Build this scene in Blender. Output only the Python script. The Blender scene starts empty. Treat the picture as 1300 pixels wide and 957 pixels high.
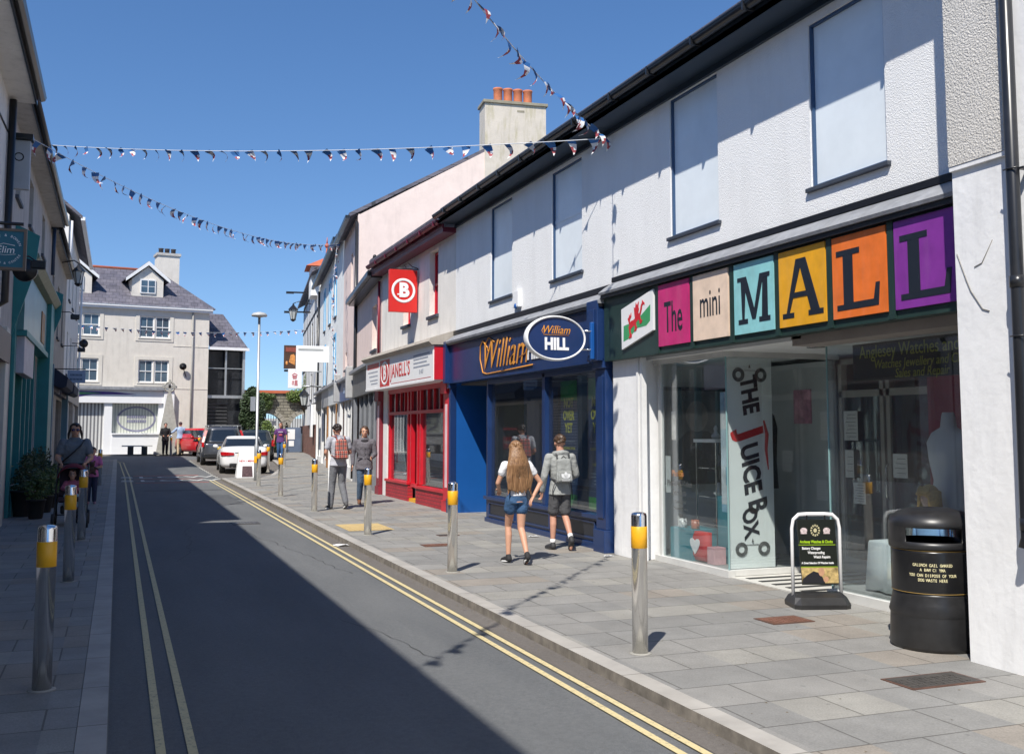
import bpy, bmesh, math, random
from mathutils import Vector, Matrix, Quaternion
random.seed(7)
R=math.radians; PI=math.pi
scene=bpy.context.scene
col=scene.collection

# ------------------------------------------------------------------ materials
MATS={}
def nodes_of(name):
    m=bpy.data.materials.new(name); m.use_nodes=True
    nt=m.node_tree; nt.nodes.clear()
    out=nt.nodes.new('ShaderNodeOutputMaterial')
    b=nt.nodes.new('ShaderNodeBsdfPrincipled')
    nt.links.new(b.outputs[0],out.inputs[0])
    return m,nt,b,out
def N(nt,t,**k):
    n=nt.nodes.new(t)
    for a,v in k.items():
        if a in n.inputs.keys(): n.inputs[a].default_value=v
        else: setattr(n,a,v)
    return n
def rgb(c): return (c[0],c[1],c[2],1)
def coords(nt,obj=False):
    if obj:
        return N(nt,'ShaderNodeTexCoord').outputs['Object']
    return N(nt,'ShaderNodeNewGeometry').outputs['Position']
def mat(name,c,rough=.6,var=.12,vs=3.0,bump=0,bs=40,metal=0,spec=.5,obj=False,dirt=0,dirtc=(.12,.11,.09),coat=0,streak=False,fine=0):
    """painted / plain surface with large and small tonal variation, optional grime and bump"""
    if name in MATS: return MATS[name]
    m,nt,b,out=nodes_of(name)
    P=coords(nt,obj)
    n=N(nt,'ShaderNodeTexNoise',Scale=vs,Detail=6.0,Roughness=.6); nt.links.new(P,n.inputs['Vector'])
    mr=N(nt,'ShaderNodeMapRange'); mr.inputs[1].default_value=.3; mr.inputs[2].default_value=.7
    mr.inputs[3].default_value=1-var; mr.inputs[4].default_value=1+var
    nt.links.new(n.outputs[0],mr.inputs[0])
    mx=N(nt,'ShaderNodeMix',data_type='RGBA',blend_type='MULTIPLY'); mx.inputs[0].default_value=1
    mx.inputs[6].default_value=rgb(c)
    nt.links.new(mr.outputs[0],mx.inputs[7])
    colr=mx.outputs[2]
    if fine:
        n3=N(nt,'ShaderNodeTexNoise',Scale=260.0,Detail=2.0); nt.links.new(P,n3.inputs['Vector'])
        m3=N(nt,'ShaderNodeMapRange'); m3.inputs[1].default_value=.35; m3.inputs[2].default_value=.65
        m3.inputs[3].default_value=1-fine; m3.inputs[4].default_value=1+fine
        nt.links.new(n3.outputs[0],m3.inputs[0])
        mm=N(nt,'ShaderNodeMix',data_type='RGBA',blend_type='MULTIPLY'); mm.inputs[0].default_value=1
        nt.links.new(colr,mm.inputs[6]); nt.links.new(m3.outputs[0],mm.inputs[7]); colr=mm.outputs[2]
    if dirt:
        mp=N(nt,'ShaderNodeMapping'); mp.inputs['Scale'].default_value=(3.5,3.5,.5) if streak else (1.3,1.3,1.3)
        nt.links.new(P,mp.inputs[0])
        n2=N(nt,'ShaderNodeTexNoise',Scale=1.6,Detail=8.0,Roughness=.65); nt.links.new(mp.outputs[0],n2.inputs['Vector'])
        r2=N(nt,'ShaderNodeMapRange'); r2.inputs[1].default_value=.5; r2.inputs[2].default_value=.78
        r2.inputs[3].default_value=0; r2.inputs[4].default_value=dirt
        nt.links.new(n2.outputs[0],r2.inputs[0])
        m2=N(nt,'ShaderNodeMix',data_type='RGBA'); nt.links.new(r2.outputs[0],m2.inputs[0])
        nt.links.new(colr,m2.inputs[6]); m2.inputs[7].default_value=rgb(dirtc); colr=m2.outputs[2]
    nt.links.new(colr,b.inputs['Base Color'])
    b.inputs['Roughness'].default_value=rough; b.inputs['Metallic'].default_value=metal
    b.inputs['Specular IOR Level'].default_value=spec
    if coat: b.inputs['Coat Weight'].default_value=coat; b.inputs['Coat Roughness'].default_value=.05
    if bump:
        nb=N(nt,'ShaderNodeTexNoise',Scale=bs,Detail=4.0); nt.links.new(P,nb.inputs['Vector'])
        bp=N(nt,'ShaderNodeBump',Strength=min(1,bump),Distance=.012*max(1,bump)); nt.links.new(nb.outputs[0],bp.inputs['Height'])
        nt.links.new(bp.outputs[0],b.inputs['Normal'])
    MATS[name]=m; return m
def roughcast(name,c,scale=42,dist=.02,dirt=.15,dark=.0):
    if name in MATS: return MATS[name]
    m,nt,b,out=nodes_of(name); P=coords(nt)
    v=N(nt,'ShaderNodeTexVoronoi',Scale=scale,feature='SMOOTH_F1'); nt.links.new(P,v.inputs['Vector'])
    n=N(nt,'ShaderNodeTexNoise',Scale=scale*.9,Detail=5.0,Roughness=.7); nt.links.new(P,n.inputs['Vector'])
    ad=N(nt,'ShaderNodeMath',operation='ADD'); nt.links.new(v.outputs[0],ad.inputs[0]); nt.links.new(n.outputs[0],ad.inputs[1])
    bp=N(nt,'ShaderNodeBump',Strength=1.0,Distance=dist); nt.links.new(ad.outputs[0],bp.inputs['Height'])
    nt.links.new(bp.outputs[0],b.inputs['Normal'])
    mp=N(nt,'ShaderNodeMapping'); mp.inputs['Scale'].default_value=(2.5,2.5,.6); nt.links.new(P,mp.inputs[0])
    n2=N(nt,'ShaderNodeTexNoise',Scale=1.2,Detail=8.0,Roughness=.65); nt.links.new(mp.outputs[0],n2.inputs['Vector'])
    r2=N(nt,'ShaderNodeMapRange'); r2.inputs[1].default_value=.45; r2.inputs[2].default_value=.8; r2.inputs[4].default_value=dirt
    nt.links.new(n2.outputs[0],r2.inputs[0])
    m2=N(nt,'ShaderNodeMix',data_type='RGBA'); nt.links.new(r2.outputs[0],m2.inputs[0])
    m2.inputs[6].default_value=rgb(c); m2.inputs[7].default_value=(.3,.29,.26,1)
    last=m2.outputs[2]
    if dark:
        r3=N(nt,'ShaderNodeMapRange'); r3.inputs[1].default_value=.35; r3.inputs[2].default_value=.75; r3.inputs[3].default_value=0; r3.inputs[4].default_value=dark
        nt.links.new(n.outputs[0],r3.inputs[0])
        m3=N(nt,'ShaderNodeMix',data_type='RGBA'); nt.links.new(r3.outputs[0],m3.inputs[0]); nt.links.new(last,m3.inputs[6]); m3.inputs[7].default_value=(.16,.15,.13,1)
        last=m3.outputs[2]
    nt.links.new(last,b.inputs['Base Color']); b.inputs['Roughness'].default_value=.85
    MATS[name]=m; return m
def bricks(name,c1,c2,mort,w,h,ms=.012,rough=.8,axes='XY',bump=.6,var=.25,offset=.5,tint=None,dist=.006):
    if name in MATS: return MATS[name]
    m,nt,b,out=nodes_of(name); P=coords(nt)
    sp=N(nt,'ShaderNodeSeparateXYZ'); nt.links.new(P,sp.inputs[0])
    cb=N(nt,'ShaderNodeCombineXYZ'); 
    nt.links.new(sp.outputs[axes[0]],cb.inputs[0]); nt.links.new(sp.outputs[axes[1]],cb.inputs[1])
    br=N(nt,'ShaderNodeTexBrick'); br.offset=offset
    br.inputs['Color1'].default_value=rgb(c1); br.inputs['Color2'].default_value=rgb(c2); br.inputs['Mortar'].default_value=rgb(mort)
    br.inputs['Scale'].default_value=1; br.inputs['Mortar Size'].default_value=ms; br.inputs['Mortar Smooth'].default_value=.15
    br.inputs['Brick Width'].default_value=w; br.inputs['Row Height'].default_value=h
    nt.links.new(cb.outputs[0],br.inputs['Vector'])
    n=N(nt,'ShaderNodeTexNoise',Scale=2.3,Detail=8.0,Roughness=.65); nt.links.new(P,n.inputs['Vector'])
    mr=N(nt,'ShaderNodeMapRange'); mr.inputs[1].default_value=.3; mr.inputs[2].default_value=.7; mr.inputs[3].default_value=1-var; mr.inputs[4].default_value=1+var
    nt.links.new(n.outputs[0],mr.inputs[0])
    mx=N(nt,'ShaderNodeMix',data_type='RGBA',blend_type='MULTIPLY'); mx.inputs[0].default_value=1
    nt.links.new(br.outputs[0],mx.inputs[6]); nt.links.new(mr.outputs[0],mx.inputs[7])
    last=mx.outputs[2]
    if tint:
        # a few slabs of another stone: cell noise on the slab grid
        mp=N(nt,'ShaderNodeMapping'); mp.inputs['Scale'].default_value=(1/w,1/h,1); nt.links.new(cb.outputs[0],mp.inputs[0])
        vor=N(nt,'ShaderNodeTexWhiteNoise',noise_dimensions='2D')
        fl=N(nt,'ShaderNodeSeparateXYZ'); nt.links.new(mp.outputs[0],fl.inputs[0])
        fy=N(nt,'ShaderNodeMath',operation='FLOOR'); nt.links.new(fl.outputs[1],fy.inputs[0])
        md=N(nt,'ShaderNodeMath',operation='FLOORED_MODULO'); nt.links.new(fy.outputs[0],md.inputs[0]); md.inputs[1].default_value=2
        hf=N(nt,'ShaderNodeMath',operation='MULTIPLY_ADD'); nt.links.new(md.outputs[0],hf.inputs[0]); hf.inputs[1].default_value=offset; nt.links.new(fl.outputs[0],hf.inputs[2])
        fx=N(nt,'ShaderNodeMath',operation='FLOOR'); nt.links.new(hf.outputs[0],fx.inputs[0])
        c2_=N(nt,'ShaderNodeCombineXYZ'); nt.links.new(fx.outputs[0],c2_.inputs[0]); nt.links.new(fy.outputs[0],c2_.inputs[1])
        nt.links.new(c2_.outputs[0],vor.inputs[0])
        cr=N(nt,'ShaderNodeValToRGB'); cr.color_ramp.interpolation='CONSTANT'
        e=cr.color_ramp.elements; e[0].position=0; e[0].color=(1,1,1,1); e[1].position=.86; e[1].color=rgb(tint)
        a=cr.color_ramp.elements.new(.4); a.color=(.88,.89,.9,1)
        a=cr.color_ramp.elements.new(.65); a.color=(1.1,1.09,1.05,1)
        nt.links.new(vor.outputs[0],cr.inputs[0])
        m4=N(nt,'ShaderNodeMix',data_type='RGBA',blend_type='MULTIPLY'); m4.inputs[0].default_value=1
        nt.links.new(last,m4.inputs[6]); nt.links.new(cr.outputs[0],m4.inputs[7]); last=m4.outputs[2]
        # gum spots and stains
        vs=N(nt,'ShaderNodeTexVoronoi',Scale=3.2); nt.links.new(P,vs.inputs['Vector'])
        rs=N(nt,'ShaderNodeMapRange'); rs.inputs[1].default_value=.05; rs.inputs[2].default_value=.075; rs.inputs[3].default_value=.45; rs.inputs[4].default_value=0
        nt.links.new(vs.outputs[0],rs.inputs[0])
        m5=N(nt,'ShaderNodeMix',data_type='RGBA'); nt.links.new(rs.outputs[0],m5.inputs[0]); nt.links.new(last,m5.inputs[6]); m5.inputs[7].default_value=(.1,.1,.1,1); last=m5.outputs[2]
        nf=N(nt,'ShaderNodeTexNoise',Scale=90.0,Detail=4.0); nt.links.new(P,nf.inputs['Vector'])
        rf=N(nt,'ShaderNodeMapRange'); rf.inputs[1].default_value=.3; rf.inputs[2].default_value=.7; rf.inputs[3].default_value=.86; rf.inputs[4].default_value=1.14
        nt.links.new(nf.outputs[0],rf.inputs[0])
        m6=N(nt,'ShaderNodeMix',data_type='RGBA',blend_type='MULTIPLY'); m6.inputs[0].default_value=1
        nt.links.new(last,m6.inputs[6]); nt.links.new(rf.outputs[0],m6.inputs[7]); last=m6.outputs[2]
    nt.links.new(last,b.inputs['Base Color']); b.inputs['Roughness'].default_value=rough
    nn=N(nt,'ShaderNodeTexNoise',Scale=60.0,Detail=3.0); nt.links.new(P,nn.inputs['Vector'])
    ma=N(nt,'ShaderNodeMath',operation='MULTIPLY_ADD'); nt.links.new(br.outputs['Fac'],ma.inputs[0]); ma.inputs[1].default_value=-1.0
    mb=N(nt,'ShaderNodeMath',operation='MULTIPLY'); nt.links.new(nn.outputs[0],mb.inputs[0]); mb.inputs[1].default_value=.35
    nt.links.new(mb.outputs[0],ma.inputs[2])
    bp=N(nt,'ShaderNodeBump',Strength=bump,Distance=dist); nt.links.new(ma.outputs[0],bp.inputs['Height']); nt.links.new(bp.outputs[0],b.inputs['Normal'])
    MATS[name]=m; return m
def glass(name,tint=(.93,.96,.96),base=.02,trans=1.0):
    """thin window pane: see-through with a fresnel reflection and a trace of dust"""
    if name in MATS: return MATS[name]
    m,nt,b,out=nodes_of(name); nt.nodes.remove(b)
    t=N(nt,'ShaderNodeBsdfTransparent'); t.inputs[0].default_value=rgb(tint)
    g=N(nt,'ShaderNodeBsdfGlossy'); g.inputs['Roughness'].default_value=.01; g.inputs[0].default_value=(.95,.97,1,1)
    d=N(nt,'ShaderNodeBsdfDiffuse'); d.inputs[0].default_value=(.4,.42,.42,1)
    m0=N(nt,'ShaderNodeMixShader'); m0.inputs[0].default_value=.03
    nt.links.new(t.outputs[0],m0.inputs[1]); nt.links.new(d.outputs[0],m0.inputs[2])
    fr=N(nt,'ShaderNodeFresnel',IOR=1.6); ge=N(nt,'ShaderNodeNewGeometry'); io=N(nt,'ShaderNodeMapRange'); io.inputs[3].default_value=1.6; io.inputs[4].default_value=1/1.6
    nt.links.new(ge.outputs['Backfacing'],io.inputs[0]); nt.links.new(io.outputs[0],fr.inputs['IOR'])
    ad=N(nt,'ShaderNodeMath',operation='ADD'); ad.use_clamp=True; nt.links.new(fr.outputs[0],ad.inputs[0]); ad.inputs[1].default_value=base
    mx=N(nt,'ShaderNodeMixShader'); nt.links.new(ad.outputs[0],mx.inputs[0]); nt.links.new(m0.outputs[0],mx.inputs[1]); nt.links.new(g.outputs[0],mx.inputs[2])
    nt.links.new(mx.outputs[0],out.inputs[0])
    MATS[name]=m; return m

# ------------------------------------------------------------------ mesh helpers
def G(y):
    if y<30: return .004*y
    if y<55: return .12+.0005*(y-30)**2
    return .4325
ROOTS={}
def wloc(o):
    v=Vector((0,0,0))
    while o is not None:
        v+=o.location; o=o.parent
    return v
def tag(o,label=None,cat=None,group=None,kind=None):
    if label: o['label']=label
    if cat: o['category']=cat
    if group: o['group']=group
    if kind: o['kind']=kind
    return o
def thing(name,label,cat,loc=(0,0,0),rz=0,group=None):
    o=bpy.data.objects.new(name,None); col.objects.link(o)
    o.location=loc; o.rotation_euler=(0,0,rz); o.empty_display_size=.2
    return tag(o,label,cat,group)
class F:
    """a wall plane: (u along the wall, z up, d out of the wall) -> space"""
    def __init__(s,kind,k): s.kind=kind; s.k=k
    def __call__(s,u,z,d=0):
        if s.kind=='R': return Vector((s.k-d,u,z))      # right-hand side, looking -X
        if s.kind=='L': return Vector((s.k+d,u,z))      # left-hand side, looking +X
        return Vector((u,s.k-d,z))                      # faces the camera, looking -Y
    def right(s): return {'R':Vector((0,-1,0)),'L':Vector((0,1,0)),'C':Vector((1,0,0))}[s.kind]
    def nor(s): return {'R':Vector((-1,0,0)),'L':Vector((1,0,0)),'C':Vector((0,-1,0))}[s.kind]
class MB:
    def __init__(s): s.bm=bmesh.new()
    def _add(s,vs,fs,smooth=False):
        bv=[s.bm.verts.new(v) for v in vs]
        out=[]
        for f in fs:
            try:
                fc=s.bm.faces.new([bv[i] for i in f]); fc.smooth=smooth; out.append(fc)
            except ValueError: pass
        return out
    def hexa(s,p,bev=0):
        fs=[(0,3,2,1),(4,5,6,7),(0,1,5,4),(1,2,6,5),(2,3,7,6),(3,0,4,7)]
        if bev<=0: s._add(p,fs); return s
        t=bmesh.new(); bv=[t.verts.new(v) for v in p]
        for f in fs: t.faces.new([bv[i] for i in f])
        bmesh.ops.recalc_face_normals(t,faces=t.faces)
        bmesh.ops.bevel(t,geom=list(t.edges),offset=bev,segments=2,affect='EDGES',profile=.5)
        t.verts.ensure_lookup_table()
        for i,v in enumerate(t.verts): v.index=i
        s._add([v.co.copy() for v in t.verts],[[v.index for v in f.verts] for f in t.faces]); t.free(); return s
    def box(s,x0,x1,y0,y1,z0,z1,bev=0):
        return s.hexa([Vector(v) for v in ((x0,y0,z0),(x1,y0,z0),(x1,y1,z0),(x0,y1,z0),(x0,y0,z1),(x1,y0,z1),(x1,y1,z1),(x0,y1,z1))],bev)
    def fbox(s,f,u0,u1,z0,z1,d0,d1,bev=0):
        return s.hexa([f(u0,z0,d0),f(u1,z0,d0),f(u1,z0,d1),f(u0,z0,d1),f(u0,z1,d0),f(u1,z1,d0),f(u1,z1,d1),f(u0,z1,d1)],bev)
    def poly(s,pts): s._add([Vector(p) for p in pts],[list(range(len(pts)))]); return s
    def prism(s,pts,off):
        """closed outline extruded by vector off"""
        n=len(pts); off=Vector(off); a=[Vector(p) for p in pts]; b=[p+off for p in a]
        s._add(a+b,[list(range(n))[::-1],list(range(n,2*n))]+[(i,(i+1)%n,(i+1)%n+n,i+n) for i in range(n)]); return s
    def fprism(s,f,uz,d0,d1):
        return s.prism([f(u,z,d0) for u,z in uz], f.nor()*(d1-d0))
    def loft(s,rings,smooth=True,cap=True):
        n=len(rings[0]); vs=[Vector(p) for r in rings for p in r]; fs=[]
        for k in range(len(rings)-1):
            for i in range(n):
                j=(i+1)%n; fs.append((k*n+i,k*n+j,(k+1)*n+j,(k+1)*n+i))
        if cap: fs.append(list(range(n))[::-1]); fs.append([(len(rings)-1)*n+i for i in range(n)])
        s._add(vs,fs,smooth); return s
    def cyl(s,p0,p1,r0,r1=None,n=12,smooth=True,cap=True):
        r1=r0 if r1 is None else r1; p0=Vector(p0); p1=Vector(p1); ax=(p1-p0)
        if ax.length<1e-6: return s
        ax.normalize(); a=ax.orthogonal().normalized(); b=ax.cross(a)
        s.loft([[p+ (a*math.cos(2*PI*i/n)+b*math.sin(2*PI*i/n))*r for i in range(n)] for p,r in ((p0,r0),(p1,r1))],smooth,cap); return s
    def tube(s,pts,r,n=8):
        pts=[Vector(p) for p in pts]; rings=[]; prev=None
        for i,p in enumerate(pts):
            t=(pts[min(i+1,len(pts)-1)]-pts[max(i-1,0)]).normalized()
            if prev is None: a=t.orthogonal().normalized()
            else: a=(prev-t*prev.dot(t)).normalized()
            prev=a; b=t.cross(a); rr=r[i] if isinstance(r,(list,tuple)) else r
            rings.append([p+(a*math.cos(2*PI*k/n)+b*math.sin(2*PI*k/n))*rr for k in range(n)])
        return s.loft(rings)
    def sph(s,c,r,n=10,m=8):
        c=Vector(c); r=(r,r,r) if not isinstance(r,(tuple,list)) else r
        rings=[]
        for k in range(m+1):
            a=-PI/2+PI*k/m; a=max(-PI/2+.02,min(PI/2-.02,a))
            rings.append([c+Vector((r[0]*math.cos(a)*math.cos(2*PI*i/n),r[1]*math.cos(a)*math.sin(2*PI*i/n),r[2]*math.sin(a))) for i in range(n)])
        return s.loft(rings)
    def cap(s,p0,p1,r0,r1,n=12):
        s.cyl(p0,p1,r0,r1,n); s.sph(p0,r0,n,8); s.sph(p1,r1,n,8); return s
    def lathe(s,prof,c=(0,0,0),n=24,smooth=True):
        c=Vector(c)
        return s.loft([[c+Vector((r*math.cos(2*PI*i/n),r*math.sin(2*PI*i/n),z)) for i in range(n)] for r,z in prof],smooth)
    def text(s,txt,pos,right,up,size,align='CENTER',extrude=.003,bold=0,shear=0,xs=1.0,space=1.0):
        c=bpy.data.curves.new('t','FONT'); c.body=txt; c.size=size; c.align_x=align; c.align_y='CENTER'
        c.extrude=extrude; c.offset=bold; c.shear=shear; c.space_character=space; c.resolution_u=3
        o=bpy.data.objects.new('t',c); col.objects.link(o)
        dg=bpy.context.evaluated_depsgraph_get(); me=bpy.data.meshes.new_from_object(o.evaluated_get(dg))
        right=Vector(right).normalized(); up=Vector(up).normalized(); nor=right.cross(up)
        M=Matrix((right*xs,up,nor)).transposed().to_4x4(); M.translation=Vector(pos)
        me.transform(M); s.bm.from_mesh(me)
        bpy.data.objects.remove(o); bpy.data.curves.remove(c); bpy.data.meshes.remove(me); return s
    def ftext(s,f,txt,u,z,d,size,**k):
        return s.text(txt,f(u,z,d),f.right(),(0,0,1),size,**k)
    def build(s,name,m,parent=None,world=True,label=None,smooth_angle=None):
        me=bpy.data.meshes.new(name)
        bmesh.ops.remove_doubles(s.bm,verts=s.bm.verts,dist=1e-5)
        bmesh.ops.recalc_face_normals(s.bm,faces=s.bm.faces)
        if parent is not None and world:
            bmesh.ops.translate(s.bm,verts=s.bm.verts,vec=-wloc(parent))
        s.bm.to_mesh(me); s.bm.free()
        for mm in (m if isinstance(m,(list,tuple)) else [m]): me.materials.append(mm)
        o=bpy.data.objects.new(name,me); col.objects.link(o)
        if parent is not None: o.parent=parent
        if label: o['label']=label
        return o
def wall_grid(mb,f,u0,u1,z0,z1,holes,th=.3,d=0):
    """a wall sheet with rectangular openings and their reveals"""
    us=sorted({u0,u1}|{h[0] for h in holes}|{h[1] for h in holes}); zs=sorted({z0,z1}|{h[2] for h in holes}|{h[3] for h in holes})
    us=[u for u in us if u0<=u<=u1]; zs=[z for z in zs if z0<=z<=z1]
    for i in range(len(us)-1):
        for j in range(len(zs)-1):
            cu=(us[i]+us[i+1])/2; cz_=(zs[j]+zs[j+1])/2
            if any(h[0]<cu<h[1] and h[2]<cz_<h[3] for h in holes): continue
            for dd in (d,d-th):
                mb.poly([f(us[i],zs[j],dd),f(us[i+1],zs[j],dd),f(us[i+1],zs[j+1],dd),f(us[i],zs[j+1],dd)])
    for h in holes:
        c=[(h[0],h[2]),(h[1],h[2]),(h[1],h[3]),(h[0],h[3])]
        for k in range(4):
            a,b=c[k],c[(k+1)%4]
            mb.poly([f(a[0],a[1],d),f(b[0],b[1],d),f(b[0],b[1],d-th),f(a[0],a[1],d-th)])
    for a,b in (((u0,z0),(u0,z1)),((u1,z0),(u1,z1)),((u0,z1),(u1,z1))):
        mb.poly([f(a[0],a[1],d),f(b[0],b[1],d),f(b[0],b[1],d-th),f(a[0],a[1],d-th)])
    return mb

# ------------------------------------------------------------------ palette
W_PAINT=mat('white_paint',(.8,.8,.79),.55,.04,dirt=.15,bump=.15,bs=30)
M_ROUGH=roughcast('white_roughcast',(.87,.87,.86),95,.0042,.14)
M_ROUGH2=roughcast('grey_roughcast',(.76,.73,.68),75,.009,.3,dark=.4)
M_WALLWHITE=mat('smooth_white_render',(.84,.84,.84),.8,.05,bump=.3,bs=14,dirt=.18,streak=True)
M_CREAM=mat('cream_render',(.78,.75,.70),.85,.05,bump=.4,bs=25,dirt=.25,streak=True)
M_PINK=mat('pink_render',(.82,.66,.60),.85,.05,bump=.3,bs=20,dirt=.2,streak=True)
M_PINKG=mat('pale_pink_render',(.78,.645,.575),.85,.05,bump=.3,bs=20,dirt=.15,streak=True)
M_BANK=mat('beige_render',(.68,.635,.565),.85,.05,bump=.3,bs=20,dirt=.35,streak=True,dirtc=(.36,.33,.28))
M_CHIM=mat('stained_chimney_render',(.6,.54,.46),.9,.08,bump=.5,bs=25,dirt=.8,dirtc=(.3,.27,.1),streak=True)
M_BROWNR=mat('brown_grey_render',(.4,.36,.31),.9,.12,bump=.4,bs=22,dirt=.4,streak=True)
M_GREYR=mat('grey_render',(.48,.46,.43),.9,.1,bump=.4,bs=22,dirt=.4,streak=True)
M_BLACK=mat('black_paint',(.012,.012,.014),.35,.15)
M_GUTTER=mat('black_gutter',(.016,.017,.02),.3,.15,dirt=.2,dirtc=(.1,.1,.1))
M_LEAD=mat('lead_flashing',(.26,.27,.29),.5,.25,6,bump=.5,bs=12,dirt=.4,dirtc=(.5,.5,.5))
M_BLUEF=mat('blue_window_paint',(.035,.08,.17),.4,.08)
M_BLANK=mat('blanked_window_board',(.80,.86,.89),.3,.06,2.0,dirt=.15,dirtc=(.8,.82,.84),streak=True)
M_SILL=mat('dark_sill',(.05,.06,.08),.6,.15)
M_SLATE=bricks('roof_slate',(.10,.095,.12),(.15,.14,.165),(.04,.04,.045),.35,.22,.008,.65,'XZ',.8,.3)
M_SLATEY=bricks('roof_slate_side',(.10,.095,.12),(.15,.14,.165),(.04,.04,.045),.35,.22,.008,.65,'YZ',.8,.3)
M_TERRA=mat('terracotta',(.52,.17,.08),.8,.15,8,dirt=.3)
M_GREEN=mat('dark_green_paint',(.018,.04,.035),.35,.12,dirt=.12,dirtc=(.12,.16,.15))
M_NAVY=mat('navy_paint',(.012,.035,.12),.3,.1,dirt=.1,dirtc=(.08,.12,.2))
M_BRBLUE=mat('bright_blue_paint',(.010,.09,.33),.35,.05)
M_RED=mat('red_paint',(.55,.012,.025),.35,.12,dirt=.12,dirtc=(.35,.06,.07))
M_REDDK=mat('dark_red_paint',(.22,.015,.03),.45,.12)
M_REDBR=bricks('red_painted_brick',(.42,.02,.035),(.36,.02,.03),(.2,.02,.03),.22,.075,.01,.5,'YZ',.8,.15)
M_GLASS=glass('shop_glass')
M_GLASSD=glass('dark_shop_glass',(.5,.55,.55),.08)
M_PANE=mat('dark_window_pane',(.02,.025,.03),.05,.2,2,spec=.8)
M_STEEL=mat('brushed_steel',(.80,.79,.77),.17,.03,30,metal=1,obj=True)
M_YEL=mat('yellow_band',(.8,.40,.015),.4,.08,12,dirt=.15)
M_GALV=mat('galvanised_steel',(.5,.52,.53),.45,.1,12,metal=.7)
M_PLWHITE=mat('white_plastic',(.82,.82,.82),.35,.03)
M_BRWHITE=mat('bright_white_plastic',(.86,.86,.86),.4,.02)
M_PLBLACK=mat('black_plastic',(.02,.02,.021),.38,.2,14,dirt=.25,dirtc=(.09,.085,.08))
M_GOLD=mat('gold_lettering',(.75,.6,.2),.4,.05)
M_WOOD=mat('brown_wood',(.25,.12,.04),.5,.25,9)
M_DARKIN=mat('dark_interior',(.03,.03,.032),.8,.3)
M_INT=mat('interior_grey',(.6,.62,.62),.8,.08)
M_INTW=mat('interior_white',(.8,.82,.82),.8,.05)
M_TEAL=mat('teal_paint',(.02,.2,.2),.45,.1,dirt=.15,dirtc=(.05,.2,.2))
M_TEALP=mat('teal_glass_panel',(.1,.22,.22),.3,.2,2)
M_ASPH=None
# ------------------------------------------------------------------ ground, road, pavements
def asphalt(name,c,c2,fine=.35):
    m,nt,b,out=nodes_of(name); P=coords(nt)
    n=N(nt,'ShaderNodeTexNoise',Scale=180.0,Detail=3.0,Roughness=.8); nt.links.new(P,n.inputs['Vector'])
    mr=N(nt,'ShaderNodeMapRange'); mr.inputs[1].default_value=.3; mr.inputs[2].default_value=.7; mr.inputs[3].default_value=1-fine; mr.inputs[4].default_value=1+fine
    nt.links.new(n.outputs[0],mr.inputs[0])
    mp=N(nt,'ShaderNodeMapping'); mp.inputs['Scale'].default_value=(1.6,.35,1); nt.links.new(P,mp.inputs[0])
    n2=N(nt,'ShaderNodeTexNoise',Scale=.9,Detail=7.0,Roughness=.6); nt.links.new(mp.outputs[0],n2.inputs['Vector'])
    r2=N(nt,'ShaderNodeMapRange'); r2.inputs[1].default_value=.35; r2.inputs[2].default_value=.68; nt.links.new(n2.outputs[0],r2.inputs[0])
    mx=N(nt,'ShaderNodeMix',data_type='RGBA'); nt.links.new(r2.outputs[0],mx.inputs[0]); mx.inputs[6].default_value=rgb(c); mx.inputs[7].default_value=rgb(c2)
    nm_=N(nt,'ShaderNodeTexNoise',Scale=28.0,Detail=5.0,Roughness=.75); nt.links.new(P,nm_.inputs['Vector'])
    rm_=N(nt,'ShaderNodeMapRange'); rm_.inputs[1].default_value=.3; rm_.inputs[2].default_value=.7; rm_.inputs[3].default_value=.84; rm_.inputs[4].default_value=1.16; nt.links.new(nm_.outputs[0],rm_.inputs[0])
    mu_=N(nt,'ShaderNodeMath',operation='MULTIPLY'); nt.links.new(mr.outputs[0],mu_.inputs[0]); nt.links.new(rm_.outputs[0],mu_.inputs[1])
    m2=N(nt,'ShaderNodeMix',data_type='RGBA',blend_type='MULTIPLY'); m2.inputs[0].default_value=1
    nt.links.new(mx.outputs[2],m2.inputs[6]); nt.links.new(mu_.outputs[0],m2.inputs[7])
    # small pale specks and thin cracks
    v=N(nt,'ShaderNodeTexVoronoi',Scale=26.0); nt.links.new(P,v.inputs['Vector'])
    r3=N(nt,'ShaderNodeMapRange'); r3.inputs[1].default_value=.06; r3.inputs[2].default_value=.1; r3.inputs[3].default_value=.35; r3.inputs[4].default_value=0
    nt.links.new(v.outputs[0],r3.inputs[0])
    m3=N(nt,'ShaderNodeMix',data_type='RGBA'); nt.links.new(r3.outputs[0],m3.inputs[0]); nt.links.new(m2.outputs[2],m3.inputs[6]); m3.inputs[7].default_value=(.2,.2,.19,1)
    nt.links.new(m3.outputs[2],b.inputs['Base Color']); b.inputs['Roughness'].default_value=.85
    bp=N(nt,'ShaderNodeBump',Strength=.6,Distance=.006); nt.links.new(n.outputs[0],bp.inputs['Height']); nt.links.new(bp.outputs[0],b.inputs['Normal'])
    MATS[name]=m; return m
M_ASPH=asphalt('asphalt',(.104,.109,.112),(.135,.139,.14))
M_ASPHB=asphalt('gutter_asphalt',(.125,.112,.1),(.155,.14,.125))
M_GROUND=asphalt('ground_tarmac',(.09,.088,.082),(.13,.125,.115))
M_SLAB=bricks('pavement_slabs',(.232,.226,.212),(.252,.246,.231),(.12,.115,.105),.68,.45,.006,.8,'XY',.8,.14,.5,tint=(1.06,.98,.90),dist=.006)
M_KERB=bricks('kerb_stone',(.34,.32,.29),(.38,.36,.33),(.16,.15,.13),3,.9,.006,.8,'XY',.5,.18,0)
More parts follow.
